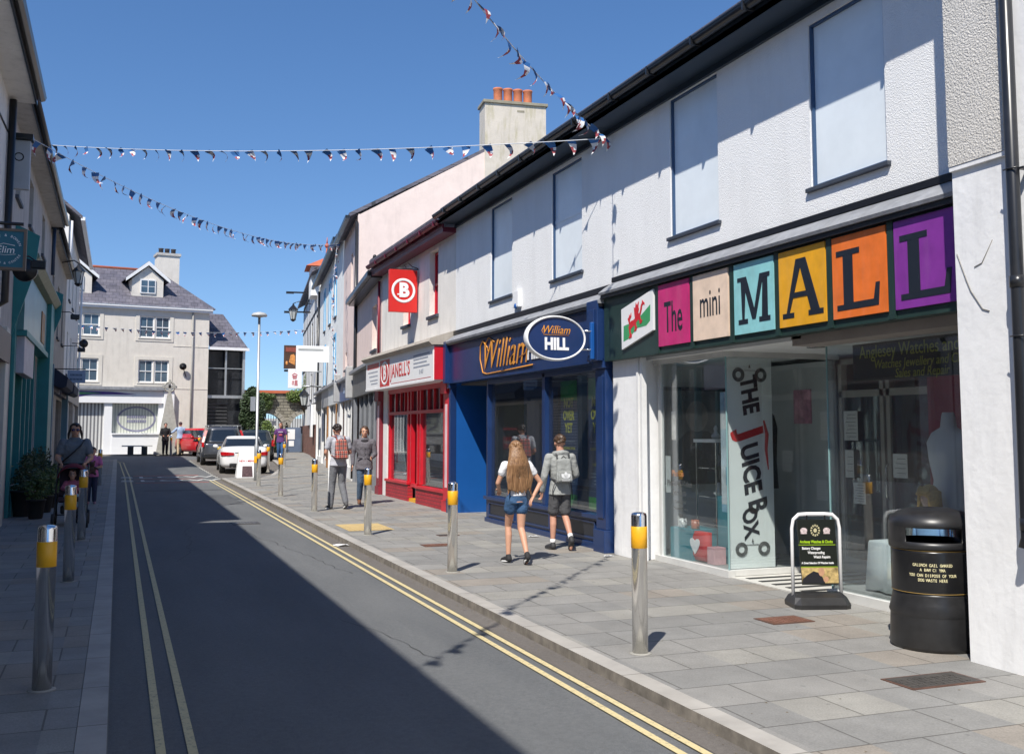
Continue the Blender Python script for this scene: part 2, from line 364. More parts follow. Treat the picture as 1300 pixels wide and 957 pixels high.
M_SETT=bricks('bay_setts',(.17,.16,.15),(.22,.21,.2),(.09,.085,.08),.22,.11,.01,.85,'XY',.8,.2)
def sheet(mb,outline,off,step=1.0,thick=0):
    """flat polygon draped on the slope of the street (outline convex pieces given as x-intervals per y)"""
    ys=[p[0] for p in outline]
    rows=[]
    for i in range(len(outline)-1):
        y0,a0,b0=outline[i]; y1,a1,b1=outline[i+1]; n=max(1,int(math.ceil((y1-y0)/step)))
        for k in range(n): 
            t=k/n; rows.append((y0+(y1-y0)*t,a0+(a1-a0)*t,b0+(b1-b0)*t))
    rows.append(outline[-1])
    for (y0,a0,b0),(y1,a1,b1) in zip(rows,rows[1:]):
        z0,z1=G(y0)+off,G(y1)+off
        if thick:
            mb.hexa([Vector(v) for v in ((a0,y0,z0-thick),(b0,y0,z0-thick),(b1,y1,z1-thick),(a1,y1,z1-thick),(a0,y0,z0),(b0,y0,z0),(b1,y1,z1),(a1,y1,z1))])
        else: mb.poly([(a0,y0,z0),(b0,y0,z0),(b1,y1,z1),(a1,y1,z1)])
    return mb
RD=-.07
tag(sheet(MB(),[(-60,-400,400),(0,-400,400),(30,-400,400),(55,-400,400),(60,-400,400),(900,-700,700)],RD-.008,2.0 if 0 else 5).build('ground',M_GROUND),kind='structure')
# road
road=MB()
sheet(road,[(-8,.0,3.20),(52.5,.0,3.20)],RD-.002,1)
sheet(road,[(52.5,-25,3.20),(55.6,-25,12),(59.2,-25,12)],RD-.002,1)
tag(road.build('road',M_ASPH),kind='structure')
gs=MB(); sheet(gs,[(-8,3.01,3.198),(35.2,3.01,3.198)],RD+.002,1); 
tag(gs.build('road_gutter',M_ASPHB),kind='structure')
bay=MB(); sheet(bay,[(35.2,3.3,3.3),(36.5,3.3,5.0),(43,3.3,6.3),(50,3.3,6.9),(52.5,3.3,7.2)],RD+.002,1)
tag(bay.build('parking_bay',M_ASPHB),kind='structure')
# pavements: solid, with the real kerb step
pv=MB(); sheet(pv,[(-8,3.353,7),(5,3.353,7),(35,3.353,10),(36.6,5.16,10),(43,6.46,11),(50,7.06,12.2),(55,7.36,14),(61.5,7.36,18)],0,1,.3)
tag(pv.build('pavement_right',M_SLAB),kind='structure')
k=MB(); sheet(k,[(-8,3.20,3.35),(35,3.20,3.35)],.002,.9,.3)
sheet(k,[(35,3.20,3.35),(36.6,5.0,5.157),(43,6.3,6.457),(50,6.9,7.057),(55,7.2,7.357)],.002,.9,.3)
M_KG=mat('kerb_face_grime',(.20,.18,.155),.9,.35,9,dirt=.5,dirtc=(.08,.075,.065))
kr=k.build('kerb_right',[M_KERB,M_KG]); tag(kr,kind='structure')
for p in kr.data.polygons:
    if abs(p.normal.z)<.5: p.material_index=1
pl=MB(); sheet(pl,[(-8,-2.2,-.163),(52,-2.2,-.163)],0,1,.3)
tag(pl.build('pavement_left',M_SLAB),kind='structure')
k=MB(); sheet(k,[(-8,-.16,0),(52,-.16,0)],.002,.9,.3); tag(k.build('kerb_left',M_KERB),kind='structure')
bp_=MB(); sheet(bp_,[(59.3,-25,7.3),(61.5,-25,7.3)],0,1,.3); tag(bp_.build('pavement_far',M_SLAB),kind='structure')
M_PATCH=asphalt('asphalt_patch',(.075,.078,.08),(.095,.098,.10)); M_PATCH2=asphalt('asphalt_patch_pale',(.13,.13,.125),(.15,.15,.145))
def rpatch(x0,x1,y0,y1,m_,seed):
    rr=random.Random(seed); mb=MB(); n=max(4,int((y1-y0)/.25)); pa=[]
    rows=[(y0+(y1-y0)*i/n,x0+rr.uniform(-.015,.015),x1+rr.uniform(-.015,.015)) for i in range(n+1)]
    for (ya,a,b),(yb,c,d_) in zip(rows,rows[1:]): mb.poly([(a,ya,G(ya)+RD+.0015),(b,ya,G(ya)+RD+.0015),(d_,yb,G(yb)+RD+.0015),(c,yb,G(yb)+RD+.0015)])
    return tag(mb.build('road_patch',m_),kind='structure')
rpatch(2.15,2.7,24,27.4,M_PATCH,2); rpatch(.7,2.72,29.5,30.0,M_PATCH,5)
ck=MB(); rr=random.Random(9)
def crack(x,y,dx,dy,n):
    pts=[]
    for i in range(n):
        pts.append((x,y)); x+=dx+rr.uniform(-.05,.05); y+=dy+rr.uniform(-.05,.05)
    for (xa,ya),(xb,yb) in zip(pts,pts[1:]):
        w=rr.uniform(.0015,.004); nx,ny=-(yb-ya),(xb-xa); l=math.hypot(nx,ny) or 1; nx*=w/l; ny*=w/l; z=RD+.0025
        ck.poly([(xa-nx,ya-ny,G(ya)+z),(xa+nx,ya+ny,G(ya)+z),(xb+nx,yb+ny,G(yb)+z),(xb-nx,yb-ny,G(yb)+z)])
crack(2.65,12.2,-.01,.16,40); crack(.6,22.5,.12,.03,16); crack(2.3,7.5,-.03,.14,14); crack(.75,14.0,.01,.2,26)
tag(ck.build('road_cracks',mat('crack_black',(.03,.03,.03),.9)),kind='structure')
gd=MB(); rr=random.Random(12)
for i in range(900):
    y=rr.uniform(4,34); x=3.19-abs(rr.gauss(0,.05)) if i%4 else rr.uniform(3.45,6.0); z=G(y)+(RD+.003 if x<3.2 else .001); s_=rr.uniform(.004,.012)
    a=rr.uniform(0,6.28); gd.poly([(x+s_*math.cos(a+k*1.9),y+s_*math.sin(a+k*1.9),z+(.004 if k==1 else .001)) for k in range(3)])
tag(gd.build('street_grit',mat('grit_brown',(.16,.13,.09),.9,.5,80)),'scattered grit and leaf fragments in the gutter and on the paving','grit',kind='stuff')
def roadlid(x,y,r,label):
    t=thing('road_cover',label,'manhole cover',(x,y,G(y)+RD+.002),0,'iron covers in the roadway')
    m=MB(); m.box(-r,r,-r,r,-.01,.003); m.build('frame',mat('dark_iron_cover',(.06,.055,.05),.6,.25,12),t,False)
    m=MB(); m.cyl((0,0,.003),(0,0,.006),r*.8,None,24,False)
    for i in range(-3,4):
        for j in range(-3,4):
            if i*i+j*j<9: m.box(i*r*.22-r*.06,i*r*.22+r*.06,j*r*.22-r*.06,j*r*.22+r*.06,.006,.009)
    m.build('lid',mat('worn_iron',(.10,.095,.09),.5,.3,20),t,False)
roadlid(2.2,19.2,.24,'square iron cover in the sunlit part of the road')
# painted markings
def worn(name,c,amt,under=None):
    if name in MATS: return MATS[name]
    m,nt,b,out=nodes_of(name); P=coords(nt)
    n=N(nt,'ShaderNodeTexNoise',Scale=35.0,Detail=6.0,Roughness=.75); nt.links.new(P,n.inputs['Vector'])
    r=N(nt,'ShaderNodeMapRange'); r.inputs[1].default_value=.52; r.inputs[2].default_value=.62; r.inputs[4].default_value=amt; nt.links.new(n.outputs[0],r.inputs[0])
    mx=N(nt,'ShaderNodeMix',data_type='RGBA'); nt.links.new(r.outputs[0],mx.inputs[0]); mx.inputs[6].default_value=rgb(c); mx.inputs[7].default_value=(.12,.12,.12,1)
    nt.links.new(mx.outputs[2],b.inputs['Base Color']); b.inputs['Roughness'].default_value=.75; MATS[name]=m; return m
ML=worn('yellow_road_paint',(.60,.50,.27),.5); MW=worn('white_road_paint',(.6,.6,.58),.5); MR=worn('red_road_surface',(.30,.10,.08),.35)
yl=MB()
for a,b in ((2.815,2.865),(2.94,2.99)): sheet(yl,[(-8,a,b),(35,a,b)],RD+.007,1)
tag(yl.build('yellow_lines_right',ML),kind='structure')
yl=MB()
for a,b in ((.24,.29),(.40,.45)): sheet(yl,[(-8,a,b),(38,a,b),(50,a-.15,b-.15),(52,a-.6,b-.6)],RD+.004,1)
tag(yl.build('yellow_lines_left',ML),kind='structure')
rb=MB(); 
sheet(rb,[(34.0,.55,2.75),(34.35,.55,2.75)],RD+.003,.5); sheet(rb,[(38.6,.55,2.75),(39.0,.55,2.75)],RD+.003,.5); sheet(rb,[(36.35,.55,2.75),(36.6,.55,2.75)],RD+.003,.5)
tag(rb.build('red_road_bands',MR),kind='structure')
rt=MB()
rt.text('SLOW',(1.65,35.35,G(35.35)+RD+.0075),(1,0,0),(0,1,G(35.9)-G(34.9)),1.35,xs=.72,extrude=.001,bold=.012,space=1.25)
rt.text('SLOW',(1.65,37.6,G(37.6)+RD+.0075),(1,0,0),(0,1,G(38.1)-G(37.1)),1.35,xs=.72,extrude=.001,bold=.012,space=1.25)
rt.box(.05,.2,0,0.01,-9,-9.01)
tag(rt.build('road_lettering',MW),kind='structure')
bt=MB()
for i in range(17):
    y=36+i*.95; bt.box(3.18,3.28,y,y+.16,G(y)+RD-.05,G(y)+RD+.015,.01)
tag(bt.build('bay_edge_blocks',mat('pale_sett',(.45,.44,.41),.8,.15)),kind='structure')
# tactile paving and covers, each let into the pavement
tp=MB(); sheet(tp,[(16.4,3.5,4.25),(17.6,3.5,4.25)],.004,.4)
for i in range(10):
    for j in range(16): tp.cyl((3.54+i*.0735,16.45+j*.0735,G(17)+.003),(3.54+i*.0735,16.45+j*.0735,G(17)+.009),.014,.011,6)
tag(tp.build('tactile_paving',mat('buff_paving',(.50,.37,.17),.85,.12,8)),kind='structure')
def cover(x,y,w,l,label,c,group='iron covers set into the right pavement'):
    t=thing('access_cover',label,'manhole cover',(x,y,G(y)+.002),0,group)
    m=MB(); m.box(-w/2,w/2,-l/2,l/2,-.01,.004); m.build('frame',mat('rusty_iron',(.10,.05,.035),.7,.3,15),t,False)
    m=MB(); m.box(-w/2+.02,w/2-.02,-l/2+.02,l/2-.02,.0,.006)
    for i in range(int(w/.05)-1):
        for j in range(int(l/.05)-1): m.box(-w/2+.04+i*.05,-w/2+.065+i*.05,-l/2+.04+j*.05,-l/2+.065+j*.05,.006,.009)
    m.build('lid',c,t,False)
M_RUST=mat('rust_brown_cover',(.16,.075,.05),.75,.3,12); M_IRON=mat('dark_iron_cover',(.06,.055,.05),.6,.25,12)
cover(5.42,7.58,.42,.30,'rust-brown rectangular cover in the paving in front of the swing sign',M_RUST)
cover(4.25,14.05,.42,.30,'reddish rectangular cover in the paving left of the walking girl',M_RUST)
cover(4.8,15.3,.32,.22,'small dark grey cover in the paving before the navy shopfront',M_IRON)
cover(5.05,5.45,.6,.3,'dark grating in the paving at the foot of the near white wall',M_IRON)
# litter
def litter(x,y,z,s,label,m,grp='litter lying by the right kerb'):
    mb=MB(); pts=[]; rr=random.Random(int(x*1000))
    vs=[[(x+(i/4-.5)*s*2,y+(j/3-.5)*s,z+rr.random()*s*.25+.004) for i in range(5)] for j in range(4)]
    for j in range(3):
        for i in range(4): mb.poly([vs[j][i],vs[j][i+1],vs[j+1][i+1],vs[j+1][i]])
    o=mb.build('litter',m); s_=o.modifiers.new('t','SOLIDIFY'); s_.thickness=.002; tag(o,label,'litter',grp)
litter(3.08,15.0,G(15)+RD+.004,.11,'crumpled white wrapper in the gutter beside the right kerb',M_BRWHITE)
litter(5.95,12.05,G(12)+.004,.06,'small white paper scrap on the paving at the foot of the white pier',M_BRWHITE)
litter(5.95,14.6,G(14.6)+.004,.08,'flat white paper scrap on the paving under the navy stallriser',M_BRWHITE)

# ------------------------------------------------------------------ right-hand terrace
def prism_roof(mb,x0,z0,x1,z1,y0,y1,t=.12):
    mb.hexa([Vector(v) for v in ((x0,y0,z0),(x1,y0,z1),(x1,y1,z1),(x0,y1,z0),(x0,y0,z0+t),(x1,y0,z1+t),(x1,y1,z1+t),(x0,y1,z0+t))])
R62=F('R',6.2)
def blank_window(b,u0,u1,z0,z1):
    w=MB()
    fr=.024
    w.fbox(R62,u0,u0+fr,z0,z1,-.10,-.02); w.fbox(R62,u1-fr,u1,z0,z1,-.10,-.02); w.fbox(R62,u0+fr,u1-fr,z0,z0+fr,-.10,-.02); w.fbox(R62,u0+fr,u1-fr,z1-fr,z1,-.10,-.02)
    w=w.build('window',M_BLUEF,b)
    p=MB(); p.fbox(R62,u0+fr,u1-fr,z0+fr,z1-fr,-.12,-.055); p.build('board',M_BLANK,w)
    if 13<u0<14: g=MB(); g.fbox(R62,u0+fr,u1-fr,z0+(z1-z0)*.52,z0+(z1-z0)*.52+.05,-.054,-.048,.002); g.build('meeting_rail',M_BLANK,w)
    s=MB(); s.fbox(R62,u0-.05,u1+.05,z0-.045,z0-.003,-.10,.04,.006); s.build('sill',M_SILL,w)
def gutter(name_parent,y0,y1,x,z,m=None,brk=True):
    m=m or M_GUTTER
    g=MB(); n=8
    for s in range(1):
        prof=[(x-.13+.065+.065*math.cos(PI+PI*i/n), z+.065*math.sin(PI+PI*i/n)) for i in range(n+1)]
        prof+= [(px_*1.0+(0.008 if px_>x-.065 else -.008)*-1,pz) for px_,pz in reversed(prof)] if 0 else []
        g.prism([(p[0],y0,p[1]) for p in prof],(0,y1-y0,0))
        g.box(x-.135,x+.005,y0,y1,z-.002,z+.014)
    y=y0+.2
    while y<y1: g.box(x-.14,x+.01,y,y+.03,z-.075,z+.02); y+=1.0
    return g.build('gutter',m,name_parent)
EV=5.80
# --- mini mall building
mall=thing('shop_building','white roughcast shop building with seven coloured letter boards over its shopfront','building',(7,9,0))
w=MB(); wall_grid(w,R62,5.2,12.33,3.55,EV+.05,[(7.02,8.07,4.0,5.62),(9.71,10.78,4.0,5.70)],.3)
w.build('wall',M_ROUGH,mall)
blank_window(mall,7.02,8.07,4.0,5.62); blank_window(mall,9.71,10.78,4.0,5.70)
m=MB(); m.fbox(R62,5.2,12.33,EV-.09,EV+.02,.0,.04); m.fbox(R62,5.2,12.33,EV-.02,EV+.04,.0,.38); m.fbox(R62,5.2,12.33,EV-.02,EV+.14,.36,.38); m.build('fascia_board',mat('dark_eaves',(.02,.035,.055),.4,.1),mall)
gutter(mall,5.2,12.33,6.2-.38,EV+.12)
m=MB(); prism_roof(m,6.2-.34,EV+.16,11.0,EV+.16+2.6,5.2,12.33); m.build('roof',M_SLATEY,mall)
# pier between the shops, and inner end wall
m=MB(); m.box(6.16,6.5,11.62,12.30,G(12)-.1,2.62); m.build('pier',M_WALLWHITE,mall)
m=MB(); m.box(6.14,6.22,11.56,11.61,G(12)-.02,2.6); m.box(6.15,6.22,11.48,11.53,G(12),2.6); m.build('door_jamb',W_PAINT,mall)
# interior shell
it=MB()
it.box(9.2,9.3,5.3,12.3,0,3.4); it.box(6.55,9.2,12.2,12.3,0.0,3.4); it.box(6.5,9.2,5.2,5.3,0,3.4); it.box(6.3,9.3,5.2,12.3,2.56,2.66)
it.build('inner_wall',M_INTW,mall)
m=MB(); m.box(6.66,9.2,5.3,8.4,-.05,.14); m.box(6.46,9.2,9.96,12.2,-.05,.10); m.build('display_floor',mat('display_floor',(.35,.35,.34),.6,.1),mall)
m=MB(); m.box(6.4,9.2,8.4,9.96,-.06,.045)
m.build('doorstep',mat('entrance_tiles',(.55,.54,.5),.6,.1),mall)
m=MB()
for i in range(6): m.box(6.5,7.95,8.5+i*.24,8.58+i*.24,.045,.05)
m.build('entrance_mat',mat('mat_black',(.03,.03,.03),.8,.2),mall)
# glazing
gz=MB(); gz.box(6.40,6.408,9.96,11.46,.12,2.52); gz.build('display_window',M_GLASS,mall)
gz=MB(); gz.box(6.42,7.9,9.952,9.96,.12,2.52); gz.build('display_window',M_GLASS,mall)
gz=MB(); gz.box(6.60,6.608,5.3,8.42,.12,2.56); gz.build('display_window',M_GLASS,mall)
gz=MB(); gz.box(6.61,7.95,8.415,8.423,.12,2.52); gz.build('display_window',M_GLASS,mall)
fr=MB(); fr.box(6.36,6.45,9.9,11.56,.03,.115); fr.box(6.36,6.45,9.93,11.56,2.50,2.58); fr.box(6.45,7.95,9.92,9.99,.05,.115); fr.box(6.45,7.95,9.92,9.99,2.50,2.56)
fr.box(6.56,6.65,5.3,8.46,.03,.115); fr.box(6.65,7.95,8.38,8.46,.045,.115); fr.box(6.38,6.43,11.42,11.48,.1,2.5)
fr.build('window_frame',mat('stone_white_frame',(.6,.6,.58),.5,.08,dirt=.2),mall)
e=MB(); e.box(6.398,6.412,9.945,9.957,.12,2.5); e.box(6.598,6.612,8.424,8.436,.12,2.5); e.build('glass_edge',mat('green_glass_edge',(.25,.42,.42),.15,.05),mall)
# lintel beams and soffit with a downlight
m=MB(); m.box(6.25,6.56,5.3,8.50,2.50,2.60); m.box(6.25,9.2,8.36,8.52,2.565,2.655); m.build('lintel',mat('grey_brown_lintel',(.33,.29,.26),.6,.1),mall)
m=MB(); m.lathe([(.02,2.55),(.10,2.552),(.11,2.561)],(7.0,9.1,0)); m.build('downlight',M_STEEL,mall)
# back doors
m=MB()
for y in (8.43,9.1,9.2,9.9): m.box(7.96,8.04,y,y+.06,.045,2.5)
m.box(7.96,8.04,8.43,9.96,2.05,2.13); m.box(7.96,8.04,8.43,9.96,2.44,2.5); m.box(7.96,8.04,8.49,9.1,.05,.2); m.box(7.96,8.04,9.26,9.9,.05,.2)
m.box(7.96,8.04,5.3,8.43,2.05,2.12); m.box(7.96,8.04,6.9,6.98,.1,2.5); m.box(7.96,8.04,7.7,7.78,.1,2.5)
dr=m.build('door',mat('grey_door_frame',(.42,.40,.37),.45,.08),mall)
m=MB(); m.box(7.99,8.0,8.49,9.9,.2,2.05); m.build('pane',M_GLASSD,dr)
m=MB(); m.tube([(7.93,9.12,.9),(7.90,9.12,.95),(7.90,9.12,1.25),(7.93,9.12,1.3)],.012); m.build('handle',M_STEEL,dr)
m=MB(); m.box(9.05,9.15,8.45,9.9,.1,2.5); m.build('dark_shelving',M_DARKIN,mall)
m=MB(); m.box(7.86,7.94,5.35,8.42,.14,2.54); m.build('red_backing_wall',mat('crimson_wall',(.25,.01,.03),.6,.1),mall)
m=MB(); m.box(8.6,9.0,11.55,12.15,.1,1.5); m.box(7.95,8.0,10.05,12.15,.1,2.5); m.build('grey_partition',M_INT,mall)
# fascia
R605=F('R',6.05)
m=MB(); m.fbox(R605,5.75,12.33,2.585,3.50,-.15,0); m.build('fascia',M_GREEN,mall)
m=MB()
for u in (5.98,6.83,7.63,8.43,9.235,10.045,10.85): m.fbox(R605,u-.035,u+.035,2.59,3.46,.0,.02)
m.build('fascia_batten',M_GREEN,mall)
m=MB(); m.prism([(6.19,5.75,3.66),(6.05,5.75,3.57),(5.96,5.75,3.50),(5.97,5.75,3.47),(6.19,5.75,3.47)],(0,6.58,0)); m.build('cornice',M_LEAD,mall)
m=MB(); m.box(6.165,6.198,5.75,12.33,3.655,3.72); m.box(5.99,6.18,5.76,12.32,3.42,3.465); m.build('cornice_trim',M_BLACK,mall)
boards=[('the',10.81,10.10,(.55,.03,.17)),('mini',10.01,9.30,(.80,.62,.48)),('m',9.18,8.48,(.27,.60,.62)),('a',8.39,7.68,(.75,.36,.015)),('l',7.58,6.88,(.78,.17,.025)),('l2',6.78,6.06,(.22,.035,.30))]
R603=F('R',6.03)
ink=mat('black_lettering',(.015,.02,.03),.4,.05)
def slab(mb,f,strokes,d0,d1):
    for s in strokes: mb.fprism(f,s,d0,d1)
for k_,(nm,u1,u0,c) in enumerate(boards):
    m=MB(); m.fbox(R605,u0,u1,2.665 if k_<2 else 2.66,3.40,.0,.022); bo=m.build('letter_board',mat('board_'+nm,c,.45,.13,5,dirt=.1,dirtc=(.6,.5,.5),streak=True),mall)
    cu=(u0+u1)/2; L=MB(); f=R605; d0,d1=.0222,.0245; SN=[0]
    def S(*pts):
        SN[0]+=1; L.fprism(f,[(cu-x,z) for x,z in pts],d0,d1+SN[0]*.0005)   # x to the viewer's right
    if nm=='the': L.ftext(f,'The',cu,2.98,.0235,.52,xs=.52,bold=.004,extrude=.001)
    elif nm=='mini': L.ftext(f,'mini',cu,3.05,.0235,.44,xs=.58,bold=.002,extrude=.001)
    elif nm=='m':
        S((-.27,2.76),(-.10,2.76),(-.10,2.81),(-.27,2.81)); S((.10,2.76),(.29,2.76),(.29,2.81),(.10,2.81))
        S((-.20,2.81),(-.16,2.81),(-.13,3.20),(-.22,3.25)); S((.15,2.81),(.25,2.81),(.25,3.25),(.17,3.25))
        S((-.28,3.25),(-.12,3.25),(.02,2.90),(.04,2.90),(.04,2.80),(-.02,2.80),(-.18,3.21),(-.28,3.21)); S((.04,2.80),(-.01,2.80),(.12,3.25),(.29,3.25),(.29,3.21),(.17,3.19))
    elif nm=='a':
        S((-.30,2.74),(-.12,2.74),(-.12,2.79),(-.30,2.79)); S((.10,2.74),(.32,2.74),(.32,2.79),(.10,2.79))
        S((-.24,2.78),(-.19,2.78),(.01,3.27),(-.03,3.30),(-.08,3.30)); S((.14,2.78),(.27,2.78),(.07,3.30),(-.08,3.30),(-.02,3.24))
        S((-.16,2.93),(.15,2.93),(.14,2.98),(-.14,2.98))
    else:
        S((-.29,2.73),(.25,2.73),(.27,2.93),(.22,2.93),(.19,2.79),(-.07,2.79),(-.07,2.78),(-.29,2.78))
        S((-.20,2.78),(-.07,2.78),(-.07,3.23),(-.20,3.23)); S((-.29,3.22),(.02,3.22),(.02,3.27),(-.29,3.27))
    L.build('lettering',ink,bo)
# dragon flag board, hung askew
fl=[(11.76,3.30),(10.95,3.33),(10.95,2.86),(11.75,2.70)]
fl=[(11.77,3.22),(10.93,3.38),(10.93,2.88),(11.76,2.70)]
m=MB(); m.fprism(R605,fl,.0,.03); fb=m.build('flag_board',M_PLWHITE,mall)
m=MB(); m.fprism(R605,[(11.70,3.0),(11.5,3.02),(11.25,3.08),(10.99,3.20),(11.0,3.0),(11.1,2.95),(11.35,2.94),(11.55,2.83),(11.71,2.80)],.0302,.032); m.build('green_field',mat('flag_green',(.05,.32,.12),.5,.1),fb)
DRG=[
 [(-.215,-.03),(-.19,-.075),(-.10,-.06),(.0,-.03),(.10,.0),(.125,.05),(.08,.075),(.0,.045),(-.08,.03),(-.13,.04),(-.17,.03)],
 [(.07,.02),(.125,.03),(.165,.10),(.175,.145),(.215,.15),(.24,.13),(.235,.165),(.20,.19),(.175,.225),(.165,.185),(.135,.16),(.115,.10)],
 [(-.03,.03),(.05,.05),(.085,.13),(.07,.17),(.085,.24),(.03,.20),(.0,.25),(-.02,.18),(-.055,.20),(-.045,.11)],
 [(-.19,.0),(-.215,.06),(-.235,.10),(-.20,.115),(-.19,.15),(-.165,.115),(-.135,.16),(-.13,.10),(-.165,.075),(-.175,.03)],
 [(-.20,-.05),(-.15,-.06),(-.155,-.12),(-.12,-.16),(-.13,-.195),(-.20,-.19),(-.205,-.165),(-.18,-.15),(-.195,-.10)],
 [(-.05,-.04),(.0,-.03),(.005,-.08),(.03,-.10),(.01,-.14),(-.05,-.145),(-.05,-.12),(-.03,-.105)],
 [(.07,.0),(.12,.01),(.135,-.035),(.18,-.06),(.15,-.09),(.10,-.085),(.10,-.06),(.09,-.04)]]
m=MB()
for i_,pl_ in enumerate(DRG): m.fprism(R605,[(11.36-x*.95,3.04+z*.9+x*.22) for x,z in pl_],.0322,.034+i_*.0004)
m.build('dragon_emblem',mat('flag_red',(.6,.02,.03),.5,.1),fb)

# display inside the left window
def top(name,label,cat,mb,m,group=None): return tag(mb.build(name,m),label,cat,group)
bn=thing('vertical_banner','tall white banner lettered downwards THE JUICE BOX inside the window corner','banner',(6.75,10.0,.1))
m=MB(); m.box(6.45,7.05,10.0,10.012,.12,2.5); m.build('cloth',mat('banner_white',(.86,.88,.87),.6,.04),bn)
C1=F('C',9.998)
def vtext(mb,txt,u,z,size,**k): mb.text(txt,C1(u,z,.001),(0.10,0,-1),(1,0,.10),size,extrude=.001,**k)
m=MB(); vtext(m,'THE',6.74,2.06,.30,bold=.012,xs=.78,shear=-.15); vtext(m,'UICE',6.74,1.22,.32,bold=.012,xs=.8,shear=-.2); vtext(m,'B',6.82,.80,.34,bold=.012,xs=.8,shear=-.2); vtext(m,'OX',6.72,.61,.27,bold=.010,xs=.8,shear=-.25); m.build('lettering',ink,bn)
m=MB(); vtext(m,'J',6.74,1.60,.44,bold=.022,xs=.95,shear=-.2)
m.tube([(6.93,9.995,1.78),(6.97,9.995,1.62),(6.955,9.995,1.45),(6.98,9.995,1.22)],[.010,.022,.018,.006],6); m.build('red_initial',mat('banner_red',(.6,.015,.02),.5,.05),bn)
m=MB()
for z in (.33,2.3):
    for x in (6.60,6.90):
        for r in (.06,.075,.045):
            m.tube([(x+r*math.cos(a*PI/8),9.994,z+r*math.sin(a*PI/8)) for a in range(17)],.006,5)
    m.tube([(6.67,9.994,z+.05),(6.83,9.994,z+.05)],.003,4); m.cyl((6.75,9.994,z+.08),(6.75,9.994,z+.12),.012,.002)
m.build('ring_emblem',mat('grey_emblem',(.12,.12,.12),.5,.05),bn)
# portrait poster
ps=thing('framed_portrait','large dark framed portrait photograph behind the glass of the left display','picture',(7.6,11.9,1.2))
C2=F('C',12.1)
m=MB(); m.fbox(C2,6.75,7.85,.95,2.25,0,.03); m.build('frame',mat('dark_brown_frame',(.04,.03,.03),.4,.1),ps)
m=MB(); m.fbox(C2,6.8,7.8,1.0,2.2,.031,.034); m.build('print',mat('portrait_grey',(.16,.17,.17),.4,.3,3),ps)
m=MB(); m.fprism(C2,[(7.3+.17*math.cos(i*PI/12),1.86+.21*math.sin(i*PI/12)) for i in range(24)],.035,.038); m.build('face_shape',mat('portrait_face',(.30,.27,.25),.5,.15,8),ps)
m=MB(); m.fprism(C2,[(7.0,1.0),(7.62,1.0),(7.65,1.5),(7.48,1.66),(7.15,1.66),(6.98,1.5)],.035,.037); m.build('clothing_shape',mat('portrait_dark',(.04,.04,.05),.5,.2),ps)
# glass display tower and its goods
tw=thing('display_tower','tall glass shelf tower with white top standing in the left display window','display stand',(7.0,11.0,.1))
m=MB(); m.box(6.75,7.15,10.75,11.25,1.52,1.56); m.build('top_shelf',M_BRWHITE,tw)
for z in (.5,.85,1.2):
    m=MB(); m.box(6.77,7.13,10.77,11.23,z,z+.01); m.build('shelf',glass('shelf_glass',(.7,.85,.85),.1),tw)
for x in (6.77,7.12):
    for y in (10.77,11.22):
        m=MB(); m.box(x,x+.012,y,y+.012,.1,1.52); m.build('post',M_STEEL,tw)
bl=mat('teal_block',(.03,.22,.27),.6,.1)
top('display_plinth','taller teal display block behind the lower one in the left window','display stand',MB().box(6.75,7.2,10.35,10.72,.1,.88,.004),bl,'teal display blocks in the window')
top('display_plinth','lower teal display block at the front of the left window','display stand',MB().box(6.5,6.9,10.9,11.42,.1,.47,.004),bl,'teal display blocks in the window')
goods=[('trinket_dish','dark jewellery tray on the lower glass shelf','tray',(6.95,11.0,.52),.09,(.03,.03,.03)),('trinket_dish','white ornament on the upper glass shelf','ornament',(6.95,11.0,.87),.07,(.6,.6,.58)),('trinket_dish','dark ornament on the middle glass shelf','ornament',(6.95,10.95,1.22),.08,(.05,.05,.06)),('trinket_dish','small white figure on top of the glass tower','ornament',(6.95,11.05,1.57),.06,(.5,.5,.5))]
for nm,lb,ct,p,s,c in goods:
    top('ornament',lb,ct,MB().lathe([(s*.7,0),(s,.03),(s*.5,.06),(s*.3,.09),(s*.45,.12),(s*.1,.16)],p),mat('orn%.2f'%c[0],c,.4,.1),'ornaments on the glass tower')
mg=[('photo_mug','white photo mug with a portrait on the lower teal block',(6.58,11.25,.47),(.7,.7,.7)),('photo_mug','reddish photo mug beside the white one on the lower teal block',(6.62,11.02,.47),(.45,.16,.1))]
for nm,lb,p,c in mg:
    t=thing('photo_mug',lb,'mug',p,0,'photo mugs on the teal block')
    MB().lathe([(.045,0),(.05,.01),(.05,.11),(.044,.11),(.044,.02),(.01,.015)]).build('cup',mat('mug%.2f'%c[1],c,.3,.1),t,False)
    MB().tube([(.048*0,-.048,.09),(0,-.085,.085),(0,-.085,.04),(0,-.048,.03)],.008).build('handle',mat('mug%.2f'%c[1],c,.3,.1),t,False)
t=thing('heart_cushion','red cushion printed with a white heart at the bottom of the left window','cushion',(6.6,10.9,.12))
m=MB(); m.loft([[ (6.56+dx,10.82+ .19*(1 if a in(0,3) else -1)*s, .12+ .17+.17*(1 if a>1 else -1)*s) for a in range(4)] for dx,s in ((-.05,.6),(-.02,1),(.05,1),(.09,.6))]); m.build('cushion_cover',mat('cushion_red',(.55,.03,.03),.7,.1),t)
m=MB(); hs=[(math.sin(a)**3*.11,(.8*math.cos(a)-.32*math.cos(2*a)-.13*math.cos(3*a))*.11) for a in [i*PI/14 for i in range(28)]]
m.fprism(F('R',6.505),[(10.84-x,.3+z) for x,z in hs],0,.006); m.build('heart_print',M_BRWHITE,t)
t=thing('photo_cushion','dark cushion with two portraits leaning beside the red heart cushion','cushion',(6.6,11.25,.12))
